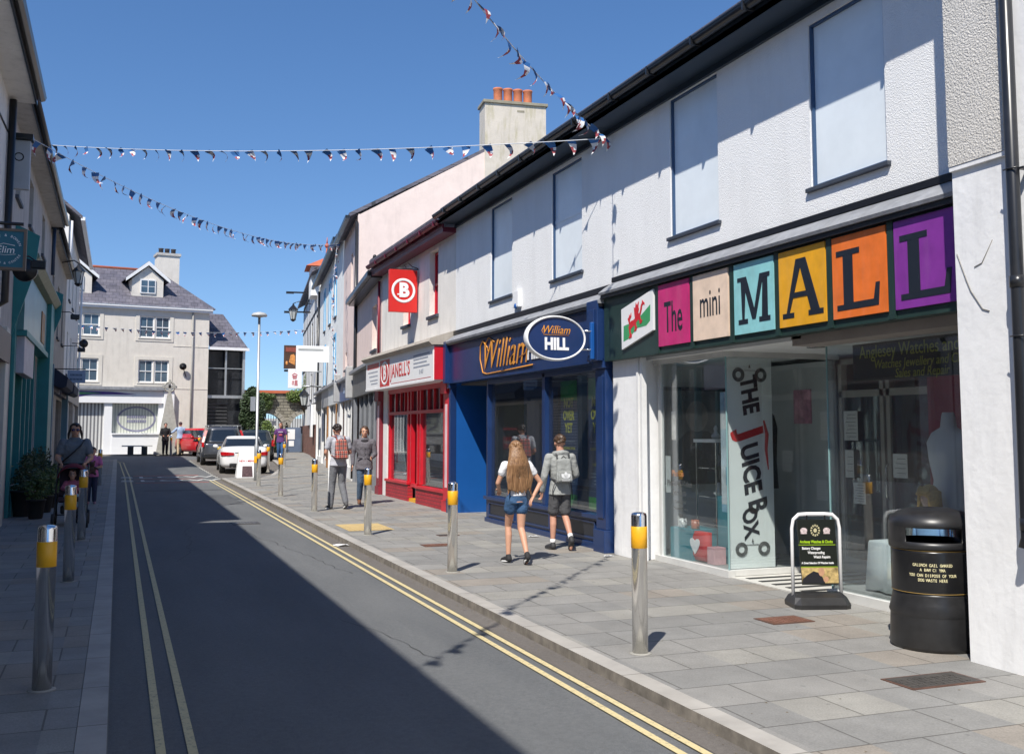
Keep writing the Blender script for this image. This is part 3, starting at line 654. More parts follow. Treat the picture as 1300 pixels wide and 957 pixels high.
m=MB(); m.hexa([Vector(v) for v in ((6.5,11.08,.12),(6.56,11.08,.12),(6.56,11.42,.12),(6.5,11.42,.12),(6.6,11.08,.42),(6.66,11.08,.42),(6.66,11.42,.42),(6.6,11.42,.42))],.01); m.build('cushion_cover',mat('cushion_dark',(.12,.12,.14),.7,.3,6),t)
top('window_leaflet','narrow photo leaflet stuck high on the left display glass','leaflet',MB().box(6.412,6.415,11.1,11.2,1.55,1.9),mat('leaflet_mix',(.62,.55,.5),.5,.5,9),'leaflets on the left display glass')
top('window_leaflet','white notice with a bar of print low on the left display glass','leaflet',MB().box(6.412,6.415,11.24,11.36,.9,1.35),mat('leaflet_wht',(.55,.56,.55),.5,.1,30),'leaflets on the left display glass')
strip=MB(); strip.box(6.412,6.416,9.98,10.09,.75,2.1)
top('sticker_strip','vertical strip of colourful stickers beside the white banner','poster',strip,(lambda:bricks('sticker_patches',(.75,.72,.7),(.1,.35,.5),(.5,.5,.45),.2,.21,.002,.5,'YZ',0,.5))(),None)
tx=MB(); f=F('R',6.41)
tx.ftext(f,'Photo & Video',11.02,1.02,.004,.10,extrude=.0008,bold=.001); tx.ftext(f,'Services',11.02,.91,.004,.10,extrude=.0008,bold=.001)
for i,z in enumerate((.8,.72,.64)): tx.ftext(f,('Canvas Prints','Passport Photos','Gifts')[i],11.0,z,.004,.05,extrude=.0008)
tx.build('window_lettering',mat('grey_lettering',(.1,.1,.1),.5),mall)
tx=MB(); tx.ftext(f,'Photos',11.06,1.14,.004,.10,extrude=.0008,bold=.003); tx.build('window_lettering',mat('coloured_lettering',(.4,.15,.05),.5,.8,9),mall)
for k_,(nm_,lb_,ct_,x_,y_,z_,w_,h_,c_) in enumerate((
  ('gift_box','white gift box at the back of the left window floor','box',7.3,11.6,.1,.3,.34,(.7,.7,.68)),('gift_box','pale pink gift box on the left window floor beside the tower','box',6.62,10.55,.1,.16,.2,(.7,.4,.42)),
  ('photo_block','small framed photograph on the taller teal block','picture',6.9,10.5,.88,.16,.2,(.5,.45,.4)),('photo_block','small dark photograph frame left of the one on the taller teal block','picture',7.05,10.62,.88,.12,.16,(.1,.1,.12)),
  ('gift_box','tall white carton standing behind the display tower','box',7.5,11.2,.1,.3,.9,(.74,.75,.76)))):
    g_=MB(); g_.box(x_-w_/2,x_+w_/2,y_-.05 if 'photo' in nm_ else y_-w_/2,y_+.0 if 'photo' in nm_ else y_+w_/2,z_,z_+h_,.006); top(nm_,lb_,ct_,g_,mat('good%d'%k_,c_,.5,.15,12))
for k_,(u_,z_,w_,h_,c_) in enumerate(((10.35,1.75,.34,.42,(.62,.3,.4)),(11.2,2.15,.2,.25,(.6,.6,.62)))):
    g_=MB(); g_.box(7.93,7.945,u_+.1,u_+.1+w_,z_,z_+h_); top('wall_print',('pinkish print on the pale partition behind the left display','small pale print high on the partition behind the left display')[k_],'picture',g_,mat('print%d'%k_,c_,.5,.5,9))
# black garment on a stand in the entrance corner
t=thing('garment_form','dark hooded garment on a stand behind the banner','mannequin',(7.45,11.0,.1))
m=MB(); m.loft([[(7.5+rx*math.cos(a*PI/8),10.9+rx*.6*math.sin(a*PI/8),z) for a in range(16)] for z,rx in ((.95,.24),(1.3,.22),(1.7,.24),(1.85,.2),(1.95,.1),(2.05,.05))]); m.build('garment',mat('black_cloth',(.012,.012,.014),.9),t)
m=MB(); m.cyl((7.5,10.9,.1),(7.5,10.9,1.0),.02); m.lathe([(.2,.1),(.2,.12),(.03,.14)],(7.5,10.9,0)); m.build('stand',M_STEEL,t)
# right window: hanging sign, bust, child mannequin, cloth table
t=thing('watch_shop_sign','dark hanging board lettered for watches and clocks inside the right window','sign',(6.75,7.4,2.15))
m=MB(); m.box(6.74,6.77,5.4,8.2,2.14,2.50); m.build('board',mat('sign_dark_board',(.012,.014,.016),.4,.2),t)
m=MB(); f=F('R',6.74); m.ftext(f,'Anglesey Watches and Clocks',8.1,2.41,.003,.17,align='LEFT',extrude=.001,bold=.001,xs=.82)
m.ftext(f,'Watches Jewellery and Clock',7.9,2.285,.003,.12,align='LEFT',extrude=.001,shear=.2,xs=.85); m.ftext(f,'Sales and Repair',7.62,2.19,.003,.12,align='LEFT',extrude=.001,shear=.2,xs=.85)
m.build('lettering',mat('olive_gold_lettering',(.32,.33,.04),.5,.1),t)
M_BUST=mat('mannequin_white',(.62,.62,.64),.5,.03)
t=thing('bust_mannequin','white headless shop bust standing before the crimson wall','mannequin',(7.15,6.75,.1))
c=(7.2,7.46)
m=MB(); m.loft([[(c[0]+ry*math.cos(a*PI/9),c[1]+rx*math.sin(a*PI/9),z) for a in range(18)] for z,rx,ry in ((.85,.17,.13),(1.0,.2,.14),(1.2,.17,.12),(1.38,.21,.15),(1.55,.25,.13),(1.64,.2,.09),(1.69,.08,.07),(1.8,.06,.06),(1.83,.05,.05))]); m.build('torso',M_BUST,t)
m=MB(); m.cyl((c[0],c[1],.14),(c[0],c[1],.9),.03); m.lathe([(.18,.14),(.18,.16),(.04,.18)],(c[0],c[1],0)); m.build('stand',M_STEEL,t)
t=CHM=thing('child_mannequin','child mannequin with a blond bobbed wig and pale blue top behind the litter bin','mannequin',(6.95,7.4,.1))
hx,hy=6.90,7.42
m=MB(); m.sph((hx,hy,.98),(.075,.07,.095),14,10); m.cyl((hx,hy,.82),(hx,hy,.93),.035); m.sph((hx-.075,hy-.0,.97),(.014,.01,.018),6,5); m.build('head',mat('mannequin_skin',(.62,.4,.3),.5),t)
m=MB(); m.sph((hx+.012,hy,1.01),(.085,.088,.095),16,10)
for a in range(22):
    an=-2.35+a*4.7/21; x=hx+.01+.082*math.cos(an); y=hy+.085*math.sin(an); m.cap((x,y,1.03),(x+.012*math.cos(an),y+.012*math.sin(an),.90),.02,.016,6)
for a in range(7): m.cap((hx-.04,hy-.06+a*.02,1.07),(hx-.082,hy-.06+a*.02,1.015),.016,.01,6)
m.build('wig',mat('blond_hair',(.62,.38,.10),.5,.3,60),t)
m=MB(); m.loft([[(hx+ry*math.cos(a*PI/9),hy+rx*math.sin(a*PI/9),z) for a in range(18)] for z,rx,ry in ((.45,.11,.09),(.6,.12,.09),(.75,.15,.09),(.82,.10,.07),(.86,.04,.04))]); m.cap((hx,hy+.15,.78),(hx,hy+.19,.55),.035,.03); m.cap((hx,hy-.15,.78),(hx,hy-.19,.55),.035,.03); m.build('top',mat('pale_blue_cloth',(.25,.45,.75),.8),t)
m=MB(); m.cap((hx,hy+.06,.14),(hx,hy+.05,.45),.04,.055); m.cap((hx,hy-.06,.14),(hx,hy-.05,.45),.04,.055); m.build('trousers',mat('tan_cloth',(.4,.3,.2),.8),t)
CHM.location.z+=.07
t=thing('display_table','low display table under a white cloth in the right window','table',(6.9,7.95,.14))
m=MB(); rr=random.Random(3)
m.loft([[(7.0+s*.26*sx*(1+.06*math.sin(i*2.3)),7.85+s*.2*sy*(1+.06*math.cos(i*1.7)),z) for i,(sx,sy) in enumerate(((-1,-1),(-.3,-1.05),(.3,-.95),(1,-1),(1.05,-.3),(.95,.3),(1,1),(.3,.95),(-.3,1.05),(-1,1),(-.95,.3),(-1.05,-.3)))] for z,s in ((.16,1.12),(.4,1.05),(.6,1.0),(.62,.97),(.625,.6))]); m.build('cloth',mat('white_tablecloth',(.7,.75,.75),.8),t)
for a,b in ((-.2,-.15),(.2,-.15),(.2,.15),(-.2,.15)):
    m=MB(); m.box(7.0+a-.015,7.0+a+.015,7.85+b-.015,7.85+b+.015,.14,.61); m.build('leg',M_WOOD,t)
def notice(x,y,z,w,h,label,f,lines=7):
    t=thing('paper_notice',label,'notice',f(x,z,0) if 0 else (f(x,z,.0)),0,'paper notices taped to the entrance doors')
    m=MB(); m.fbox(f,x-w/2,x+w/2,z-h/2,z+h/2,.002,.004); m.build('sheet',M_PLWHITE,t)
    m=MB()
    for i in range(lines):
        zz=z+h/2-h*(i+1)/(lines+1); m.fbox(f,x-w*.38,x+w*(.2+.18*((i*37)%3)/2),zz-.003,zz+.003,.0045,.005)
    m.build('print_lines',mat('print_grey',(.2,.2,.22),.6),t)
fd=F('R',7.95)
notice(9.74,0,1.72,.24,.34,'larger ruled notice highest on the entrance door glass',fd); notice(9.78,0,1.28,.15,.32,'narrow notice with a dark picture below the ruled notice',fd,3); notice(9.62,0,.95,.20,.24,'small notice lowest on the entrance door glass',fd); notice(8.95,0,1.28,.22,.26,'notice on the right-hand door leaf',fd,4)

# --- betting shop building
bet=thing('shop_building','white roughcast shop building with a navy blue shopfront and two blanked windows','building',(7,16,0))
w=MB(); wall_grid(w,R62,12.335,19.3,3.45,EV+.05,[(13.34,14.45,3.98,5.66),(16.18,17.25,3.99,5.68)],.3); w.build('wall',M_ROUGH,bet)
blank_window(bet,13.34,14.45,3.98,5.66); blank_window(bet,16.18,17.25,3.99,5.68)
m=MB(); m.fbox(R62,12.335,19.3,EV-.09,EV+.02,.0,.04); m.fbox(R62,12.335,19.3,EV-.02,EV+.04,.0,.38); m.fbox(R62,12.335,19.3,EV-.02,EV+.14,.36,.38); m.build('fascia_board',MATS['dark_eaves'],bet)
gutter(bet,12.335,19.3,6.2-.38,EV+.12)
m=MB(); prism_roof(m,6.2-.34,EV+.16,11.0,EV+.16+2.6,12.335,19.3); m.build('roof',M_SLATEY,bet)
m=MB(); m.fbox(R605,12.36,19.35,2.59,3.36,-.15,0); m.build('fascia',M_NAVY,bet)
m=MB(); m.fbox(R605,12.36,19.35,2.59,2.63,0,.012); m.fbox(R605,12.36,19.35,3.30,3.36,0,.015); m.build('fascia_moulding',M_NAVY,bet)
m=MB(); m.prism([(6.19,12.335,3.56),(6.05,12.335,3.47),(5.96,12.335,3.41),(5.97,12.335,3.37),(6.19,12.335,3.37)],(0,7.0,0)); m.build('cornice',M_LEAD,bet)
m=MB(); m.box(6.165,6.198,12.335,19.35,3.555,3.64); m.box(5.98,6.19,12.34,19.34,3.33,3.368); m.build('cornice_trim',M_BLACK,bet)
# pilasters
for a,b in ((12.36,12.70),(19.22,19.38)):
    m=MB(); m.fbox(R62,a,b,G(12),.35,.0,.16,.006); m.fbox(R62,a+.02,b-.02,.35,2.50,.0,.12,.006); m.fbox(R62,a,b,2.50,2.60,.0,.16,.01); m.fbox(R62,a,b,2.60,3.42,.14,.24,.008)
    if b-a>.3:
        m.fbox(R62,a+.07,b-.07,2.68,3.30,.24,.26,.006); m.fbox(R62,a+.08,b-.08,.5,2.4,.12,.135,.005)
    m.build('pilaster',M_NAVY,bet)
# stall riser with panels
m=MB(); m.fbox(R62,12.70,17.40,G(15)-.1,.46,-.2,.02); m.fbox(R62,12.70,17.40,G(15)-.05,.14,.02,.06,.004); m.fbox(R62,12.70,17.44,.46,.52,-.2,.07,.006)
for a,b in ((12.9,14.3),(14.5,15.85),(16.0,17.25)):
    m.fbox(R62,a,b,.18,.205,.02,.04); m.fbox(R62,a,b,.395,.42,.02,.04); m.fbox(R62,a,a+.03,.205,.395,.02,.04); m.fbox(R62,b-.03,b,.205,.395,.02,.04)
m.build('stallriser',M_NAVY,bet)
m=MB()
for a,b in ((12.9,14.3),(14.5,15.85),(16.0,17.25)): m.fbox(R62,a+.03,b-.03,.205,.395,.02,.024)
m.build('stallriser_panel',mat('dark_grey_panel',(.02,.022,.03),.4,.1),bet)
m=MB(); m.fbox(R62,14.70,14.82,.52,2.56,-.10,.02,.004); m.fbox(R62,17.33,17.40,.52,2.56,-.10,.02,.004); m.fbox(R62,12.70,12.78,.52,2.56,-.10,.02,.004); m.fbox(R62,12.78,17.33,2.50,2.585,-.12,.02,.004); m.build('window_frame',M_NAVY,bet)
m=MB(); m.fbox(R62,12.78,14.70,.52,2.5,-.055,-.047); m.build('window',glass('bet_glass',(.85,.88,.88),.03),bet)
m=MB(); m.fbox(R62,14.82,17.33,.52,2.5,-.055,-.047); m.build('window',glass('bet_glass'),bet)
# recess with side walls, door, ceiling
m=MB(); m.box(6.2,8.4,19.24,19.34,G(19)-.1,2.62); m.build('recess_side_wall',M_BRBLUE,bet)
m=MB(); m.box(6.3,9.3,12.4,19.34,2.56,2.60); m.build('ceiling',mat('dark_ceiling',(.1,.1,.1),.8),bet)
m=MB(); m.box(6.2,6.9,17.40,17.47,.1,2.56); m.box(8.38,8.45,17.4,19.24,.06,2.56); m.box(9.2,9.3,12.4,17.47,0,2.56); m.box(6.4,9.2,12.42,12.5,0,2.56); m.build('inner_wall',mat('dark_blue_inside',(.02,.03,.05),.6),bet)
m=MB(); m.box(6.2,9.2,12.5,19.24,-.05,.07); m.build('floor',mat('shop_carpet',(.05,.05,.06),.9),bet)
m=MB()
for i in range(4): m.box(6.6,8.9,13.1+i*1.25,13.16+i*1.25,2.545,2.558)
m.build('ceiling_light',mat('pale_strip_light',(.5,.52,.5),.5),bet)
# fascia lettering: orange script word and white capitals, with the underline swash
M_ORG=mat('orange_lettering',(.72,.30,.04),.4)
m=MB(); m.ftext(R605,'William',17.30,2.97,.014,.72,align='LEFT',shear=.35,xs=1.0,extrude=.004,bold=-.004)
m.tube([R605(u,z,.016) for u,z in ((16.95,3.12),(17.2,3.27),(17.33,3.18),(17.35,2.95),(17.2,2.70),(17.0,2.665),(15.9,2.68),(14.85,2.70))],.012,5)
m.tube([R605(u,z,.016) for u,z in ((16.6,3.2),(16.9,3.3),(17.05,3.2),(16.9,3.05))],.01,5)
m.tube([R605(u,z,.016) for u,z in ((15.45,2.85),(15.15,2.9),(14.95,3.1))],.01,5)
m.build('script_lettering',M_ORG,bet)
m=MB(); m.ftext(R605,'HILL',15.08,2.93,.014,.42,align='LEFT',bold=.02,xs=.85,extrude=.004); m.build('white_lettering',M_BRWHITE,bet)
# posters inside
for i,(u1,u0) in enumerate(((14.50,13.90),(13.50,12.92))):
    t=thing('window_poster',('left of the two tall navy and green posters reading YET behind the betting shop glass','right of the two tall navy and green posters reading YET behind the betting shop glass')[i],'poster',(6.4,u0,.6),0,'tall posters in the navy shop window')
    f=F('R',6.36)
    m=MB(); m.fbox(f,u0,u1,.55,2.42,-.01,0); m.build('sheet',mat('poster_navy',(.03,.06,.14),.5,.2),t)
    m=MB(); m.fbox(f,u0,u1,2.12,2.42,.001,.002); m.fbox(f,u0,u1,.55,.72,.001,.002); m.build('green_band',mat('poster_green',(.05,.32,.06),.5,.2),t)
    m=MB(); cu=(u0+u1)/2
    for j,wd in enumerate(("NOT","OVER","YET")): m.ftext(f,wd,cu,2.08-j*.19,.003,.20,xs=.8,bold=.006,extrude=.001)
    m.ftext(f,'CUSTOMER OFFER',cu,1.40,.003,.055,extrude=.001); m.ftext(f,'EVERY DAY',cu,1.18,.003,.06,extrude=.001)
    m.build('lettering',mat('poster_olive',(.62,.62,.10),.5),t)
    m=MB()
    for z in (1.5,1.05,1.0,.95,.9): m.fbox(f,u0+.08,u1-.08-.1*(z<1),z,z+.012,.0035,.004)
    m.build('print_lines',mat('poster_pale',(.3,.35,.42),.5),t)
t=thing('slanted_poster','small blue and yellow card leaning in the corner of the navy shop window','poster',(6.4,12.95,.55))
m=MB(); m.fprism(F('R',6.3),[(13.1,.54),(12.85,.54),(12.82,1.0),(12.95,.9)],0,.01); m.build('card',mat('card_blue',(.05,.15,.3),.5,.4,8),t)
# oval hanging sign
ov=thing('oval_sign','oval navy hanging sign with white rim and orange and white lettering','sign',(5.38,12.45,2.59))
CO=F('C',12.45); e_=lambda a,b,n=48:[(5.38+a*math.cos(2*PI*i/n),2.885+b*math.sin(2*PI*i/n)) for i in range(n)]
m=MB(); m.fprism(CO,e_(.40,.275),-.05,.05); m.build('panel',M_NAVY,ov)
m=MB(); n=64; pr=[]
m.loft([[CO(5.38+(.415+ r*math.cos(b))*math.cos(2*PI*i/n),2.885+(.285+r*math.cos(b))*math.sin(2*PI*i/n),.075*math.sin(b)) for b in [k*PI/4 for k in range(8)]] for i in range(n) for r in (.018,)]+[[CO(5.38+(.415+ .018*math.cos(b)),2.885,.075*math.sin(b)) for b in [k*PI/4 for k in range(8)]]],cap=False); m.build('rim',M_BRWHITE,ov)
m=MB(); m.ftext(CO,'HILL',5.38,2.80,.053,.215,bold=.010,extrude=.002,xs=.82); m.build('white_lettering',M_BRWHITE,ov)
m=MB(); m.ftext(CO,'William',5.37,2.99,.053,.155,shear=.35,extrude=.002,xs=.85); m.tube([CO(x,z,.053) for x,z in ((5.2,3.03),(5.17,2.98),(5.2,2.925),(5.56,2.925))],.004,4); m.build('script_lettering',M_ORG,ov)
m=MB()
for z in (2.75,3.0): m.cyl((5.78,12.45,z),(6.07,12.45,z),.012)
m.build('bracket_arm',M_STEEL,ov)
m=MB(); m.box(5.90,5.95,12.42,12.48,2.62,3.12,.01); m.build('bracket_bar',M_BRBLUE,ov)
# alarm box
t=thing('alarm_box','small white alarm box with a blue lamp on the roughcast wall','alarm',(6.18,15.85,3.7))
m=MB(); m.fbox(R62,15.72,15.98,3.72,4.0,.0,.07,.012); m.build('case',M_BRWHITE,t); m=MB(); m.sph(R62(15.85,3.74,.06),(.03,.05,.05)); m.build('lamp',M_BRBLUE,t)

# --- near white building
nb=thing('shop_building','near white building projecting at the right edge with a roughcast panel and black drainpipe','building',(6.5,2,0))
R57=F('R',5.72)
m=MB(); m.box(5.72,9.5,-9,5.80,-.2,7.5); m.build('wall',M_WALLWHITE,nb)
m=MB()
m.loft([[(5.69,5.803,z),(5.69,5.27,z),(5.80,5.27,z),(5.80,5.803,z)] for z in (3.60,7.4)],smooth=False); m.build('roughcast_panel',M_ROUGH2,nb)
m=MB(); m.box(5.695,5.8,5.26,5.802,3.565,3.598); m.build('panel_ledge',M_WALLWHITE,nb)
dp=MB(); dp.tube([(5.64,5.18,7.5),(5.64,5.18,2.0),(5.64,5.185,.95),(5.62,5.19,.88)],.044,14)
for z in (5.6,2.62,1.0): dp.cyl((5.64,5.18,z),(5.64,5.18,z+.08),.051)
dp.build('drainpipe',M_GUTTER,nb)
m=MB(); 
for z in (3.42,2.28): m.box(5.64,5.73,5.09,5.14,z,z+.015); m.tube([(5.60,5.22,z+.01),(5.59,5.18,z+.01),(5.61,5.11,z+.01)],.006,5)
m.build('pipe_bracket',M_GUTTER,nb)
m=MB(); m.box(5.64,5.72,3.2,5.0,2.86,2.94,.01); m.build('stone_ledge',M_BROWNR,nb)
cr=MB(); cr.tube([(5.718,5.78,2.95),(5.716,5.70,2.75),(5.716,5.66,2.66),(5.716,5.56,2.52),(5.716,5.50,2.50)],.004,5); cr.tube([(5.718,5.45,3.0),(5.716,5.55,2.85),(5.716,5.62,2.83)],.003,5); cr.build('crack_line',mat('crack_grey',(.25,.24,.22),.9),nb)
# ------------------------------------------------------------------ hairdresser-like red shop
def sash(b,f,u0,u1,z0,z1,fm,pane=None,depth=.12,bars=(1,1),sillm=None,world=True,fw=.05,name='window'):
    w=MB()
    w.fbox(f,u0,u0+fw,z0,z1,-depth-.06,-depth); w.fbox(f,u1-fw,u1,z0,z1,-depth-.06,-depth); w.fbox(f,u0+fw,u1-fw,z0,z0+fw,-depth-.06,-depth); w.fbox(f,u0+fw,u1-fw,z1-fw,z1,-depth-.06,-depth)
    zm=(z0+z1)/2; w.fbox(f,u0+fw,u1-fw,zm-.025,zm+.025,-depth-.05,-depth+.01)
    for i in range(bars[0]):
        u=u0+(u1-u0)*(i+1)/(bars[0]+1); w.fbox(f,u-.014,u+.014,z0+fw,z1-fw,-depth-.045,-depth-.005)
    if bars[1]>1:
        for a,c in ((z0,zm),(zm,z1)):
            for j in range(1,bars[1]): z=a+(c-a)*j/bars[1]; w.fbox(f,u0+fw,u1-fw,z-.012,z+.012,-depth-.044,-depth-.006)
    o=w.build(name,fm,b,world)
    p=MB(); p.fbox(f,u0+fw*.5,u1-fw*.5,z0+fw*.5,z1-fw*.5,-depth-.05,-depth-.03); p.build('pane',pane or M_PANE,o,world)
    s=MB(); s.fbox(f,u0-.06,u1+.06,z0-.07,z0-.003,-depth,.06,.006); s.build('sill',sillm or M_SILL,o,world)
    return o
jn=thing('shop_building','cream fronted building with a bright red shopfront and red sash windows','building',(7,22,0))
m=MB(); wall_grid(m,R62,19.305,25.45,3.35,5.75,[(20.53,21.18,4.12,5.52),(22.75,23.35,4.12,5.45)],.3); m.build('wall',M_CREAM,jn)
m=MB(); m.box(6.5,10.8,19.31,25.4,0,5.6); m.build('inner_wall',mat('shop_inside_pale',(.3,.31,.31),.8),jn)
for a,b in ((20.53,21.18),(22.75,23.35)): sash(jn,R62,a,b,4.12,5.50 if a<22 else 5.45,M_RED,mat('maroon_blind',(.3,.03,.06),.3,.1))
m=MB(); m.fbox(R62,19.305,25.5,5.62,5.72,0,.28); m.fbox(R62,19.305,25.5,5.70,5.86,.26,.29); m.build('fascia_board',mat('maroon_paint',(.12,.012,.03),.4,.1),jn)
gutter(jn,19.305,25.5,6.2-.30,5.84,MATS['maroon_paint'])
m=MB(); prism_roof(m,5.86,5.88,11.0,8.3,19.305,25.5); m.build('roof',M_SLATEY,jn)
# sign box
m=MB(); m.box(5.78,6.2,19.42,25.35,2.66,3.36,.006); m.build('sign_box',M_BRWHITE,jn)
m=MB(); m.fbox(F('R',5.78),19.42,25.35,2.655,2.70,0,.012); m.fbox(F('R',5.78),19.42,25.35,3.32,3.37,0,.012); m.fbox(F('R',5.78),19.42,19.46,2.7,3.32,0,.012); m.build('sign_trim',M_PLWHITE,jn)
m=MB(); m.box(5.79,6.19,19.395,19.419,2.68,3.34); m.build('end_panel',M_RED,jn)
m=MB(); m.prism([(6.2,19.36,3.37),(5.72,19.36,3.37),(5.66,19.36,3.43),(5.70,19.36,3.50),(6.2,19.36,3.66)],(0,6.05,0)); m.build('cornice',M_BROWNR,jn)
R578=F('R',5.78); M_LR=mat('red_lettering',(.55,.03,.03),.4)
m=MB(); m.fbox(R578,22.95,23.85,2.70,3.32,.001,.006); m.build('logo_panel',M_LR,jn)
m=MB()
m.loft([[R578(23.4+(.34+r*math.cos(b))*math.cos(2*PI*i/32),3.01+(.25+r*math.cos(b))*math.sin(2*PI*i/32),.006+.004*math.sin(b)) for b in [k*PI/3 for k in range(6)]] for i in range(33) for r in (.03,)],cap=False)
m.ftext(R578,'B',23.4,3.01,.008,.46,bold=.02,extrude=.001); m.build('logo_lettering',M_BRWHITE,jn)
m=MB(); m.ftext(R578,"JANELL'S",22.85,3.0,.003,.42,align='LEFT',bold=.006,xs=.95,extrude=.002,space=1.1)
m.fbox(R578,19.6,22.8,2.735,2.745,.001,.004); m.fbox(R578,24.0,25.2,3.18,3.30,.001,.004); m.build('red_lettering',M_LR,jn)
m=MB()
for i,z in enumerate((3.22,3.14,3.06,2.98)): m.fbox(R578,19.7+.1*i%.3,20.9,z,z+.03,.001,.003)
m.ftext(R578,'01407',20.3,2.88,.003,.13,extrude=.001)
m.build('small_print',mat('print_blue_grey',(.3,.33,.4),.5),jn); m=MB()
for i,z in enumerate((3.08,2.98,2.88,2.8)): m.fbox(R578,24.1,25.1-.1*i,z,z+.025,.001,.003)
m.build('small_print',mat('print_blue_grey',(.3,.33,.4),.5),jn)
# shopfront joinery
def pil(b,u0,u1,m_,z1=2.66,d=.1):
    q=MB(); q.fbox(R62,u0,u1,G(22)-.02,.3,-.05,d+.03,.004); q.fbox(R62,u0+.015,u1-.015,.3,z1,-.05,d,.004); q.fbox(R62,u0,u1,z1-.25,z1,-.05,d+.06,.008); return q.build('pilaster',m_,b)
pil(jn,19.42,19.80,M_RED); pil(jn,25.1,25.5,M_REDDK)
m=MB(); m.fbox(R62,19.52,19.66,.55,2.2,.1,.106); m.fbox(R62,25.24,25.38,.5,2.3,.1,.106); m.build('pilaster_panel',mat('pale_pink_strip',(.75,.55,.58),.5),jn)
m=MB(); m.fbox(R62,24.68,25.08,G(25),2.66,-.05,.03); m.build('white_post',W_PAINT,jn)
m=MB(); m.fbox(R62,19.82,21.95,G(20)-.05,.42,-.06,.06); m.fbox(R62,22.62,24.66,G(23)-.05,.46,-.06,.06); m.build('stallriser',M_REDBR,jn)
m=MB(); m.fbox(R62,19.80,21.97,.42,.48,-.1,.09,.005); m.fbox(R62,22.60,24.68,.46,.52,-.1,.09,.005)
for u in (19.85,21.72,21.95,22.50,22.75,24.5): m.fbox(R62,u,u+.09,.5,2.6,-.08,.02)
m.fbox(R62,22.0,22.5,.42,.5,-.08,.03)
m.fbox(R62,19.85,24.6,2.05,2.12,-.08,.025); m.fbox(R62,19.85,24.6,2.56,2.66,-.1,.03)
for u in (20.3,20.75,21.2,23.1,23.5,23.95): m.fbox(R62,u,u+.04,2.12,2.56,-.07,.01)
m.build('shopfront_frame',M_RED,jn)
m=MB(); m.fbox(R62,22.6,22.78,.5,2.05,-.5,-.09); m.fbox(R62,22.02,22.46,.18,2.05,-.6,-.55); m.build('door',M_RED,jn)
m=MB(); m.fbox(R62,21.98,22.6,G(22),.16,-.7,.03); m.build('doorstep',M_YEL,jn)
m=MB(); m.fbox(R62,19.9,21.75,.5,2.06,-.05,-.042); m.build('window',glass('jglass',(.75,.8,.8),.08),jn)
m=MB(); m.fbox(R62,22.84,24.5,.5,2.06,-.05,-.042); m.build('window',MATS['jglass'],jn)
m=MB(); m.fbox(R62,19.9,24.5,2.12,2.56,-.05,-.042); m.build('transom_window',M_PANE,jn)
m=MB(); m.fbox(R62,19.9,24.6,.4,2.5,-.29,-.28); m.build('window_backing',mat('dim_inside',(.15,.16,.16),.8,.5,2),jn)
t=thing('white_screen','white panel with a red emblem standing inside the far window of the red shop','display',(6.35,24.2,.5))
m=MB(); m.fprism(R62,[(24.5,.53),(23.4,.53),(23.6,.9),(24.0,1.6),(24.3,1.72),(24.5,1.6)],-.16,-.14); m.build('panel',M_BRWHITE,t)
m=MB(); m.fbox(R62,24.28,24.4,.9,1.5,-.139,-.135); m.build('emblem',M_LR,t)
t=thing('small_picture','small framed card on the far window ledge of the red shop','picture',(6.3,23.2,.52))
m=MB(); m.fbox(R62,23.05,23.35,.52,.78,-.12,-.10); m.build('frame',M_BLACK,t); m=MB(); m.fbox(R62,23.1,23.3,.57,.73,-.099,-.097); m.build('print',M_INTW,t)
# square hanging sign
bs=thing('square_sign','square red hanging sign with a white ringed letter B','sign',(5.84,22,4.3))
CB=F('C',22.0)
m=MB(); m.box(5.52,6.16,22.0,22.12,4.30,5.25,.006); m.build('panel',mat('sign_red',(.62,.025,.02),.35,.04),bs)
m=MB()
m.loft([[CB(5.84+(.245+r*math.cos(b))*math.cos(2*PI*i/40),4.78+(.245+r*math.cos(b))*math.sin(2*PI*i/40),.004+.004*math.sin(b)) for b in [k*PI/3 for k in range(6)]] for i in range(41) for r in (.030,)],cap=False)
m.ftext(CB,'B',5.85,4.78,.006,.42,bold=.022,extrude=.002,xs=.95); m.fbox(CB,5.70,5.78,4.68,4.71,.003,.006); m.build('emblem',M_BRWHITE,bs)
m=MB(); m.cyl((5.6,22.06,5.28),(6.2,22.06,5.28),.012); m.tube([(6.19,22.06,5.30),(6.05,22.06,5.34),(5.95,22.06,5.42),(5.86,22.06,5.36),(5.92,22.06,5.31)],.01,6); m.build('bracket_arm',M_BLACK,bs)
bd=thing('bird','black bird perched on the roof edge above the red sign','bird',(6.0,25.4,5.85))
m=MB(); m.sph((5.95,25.42,5.99),(.09,.16,.07),10,8); m.cap((5.95,25.34,6.03),(5.95,25.28,6.09),.05,.045,8); m.cyl((5.95,25.24,6.09),(5.95,25.17,6.08),.015,.003,6); m.hexa([Vector(v) for v in ((5.9,25.55,5.97),(6.0,25.55,5.97),(5.98,25.75,5.92),(5.92,25.75,5.92),(5.9,25.55,5.99),(6.0,25.55,5.99),(5.98,25.75,5.94),(5.92,25.75,5.94))])
m.cyl((5.93,25.4,5.86),(5.93,25.4,5.95),.006,None,5); m.cyl((5.97,25.4,5.86),(5.97,25.4,5.95),.006,None,5); m.build('body',M_BLACK,bd)

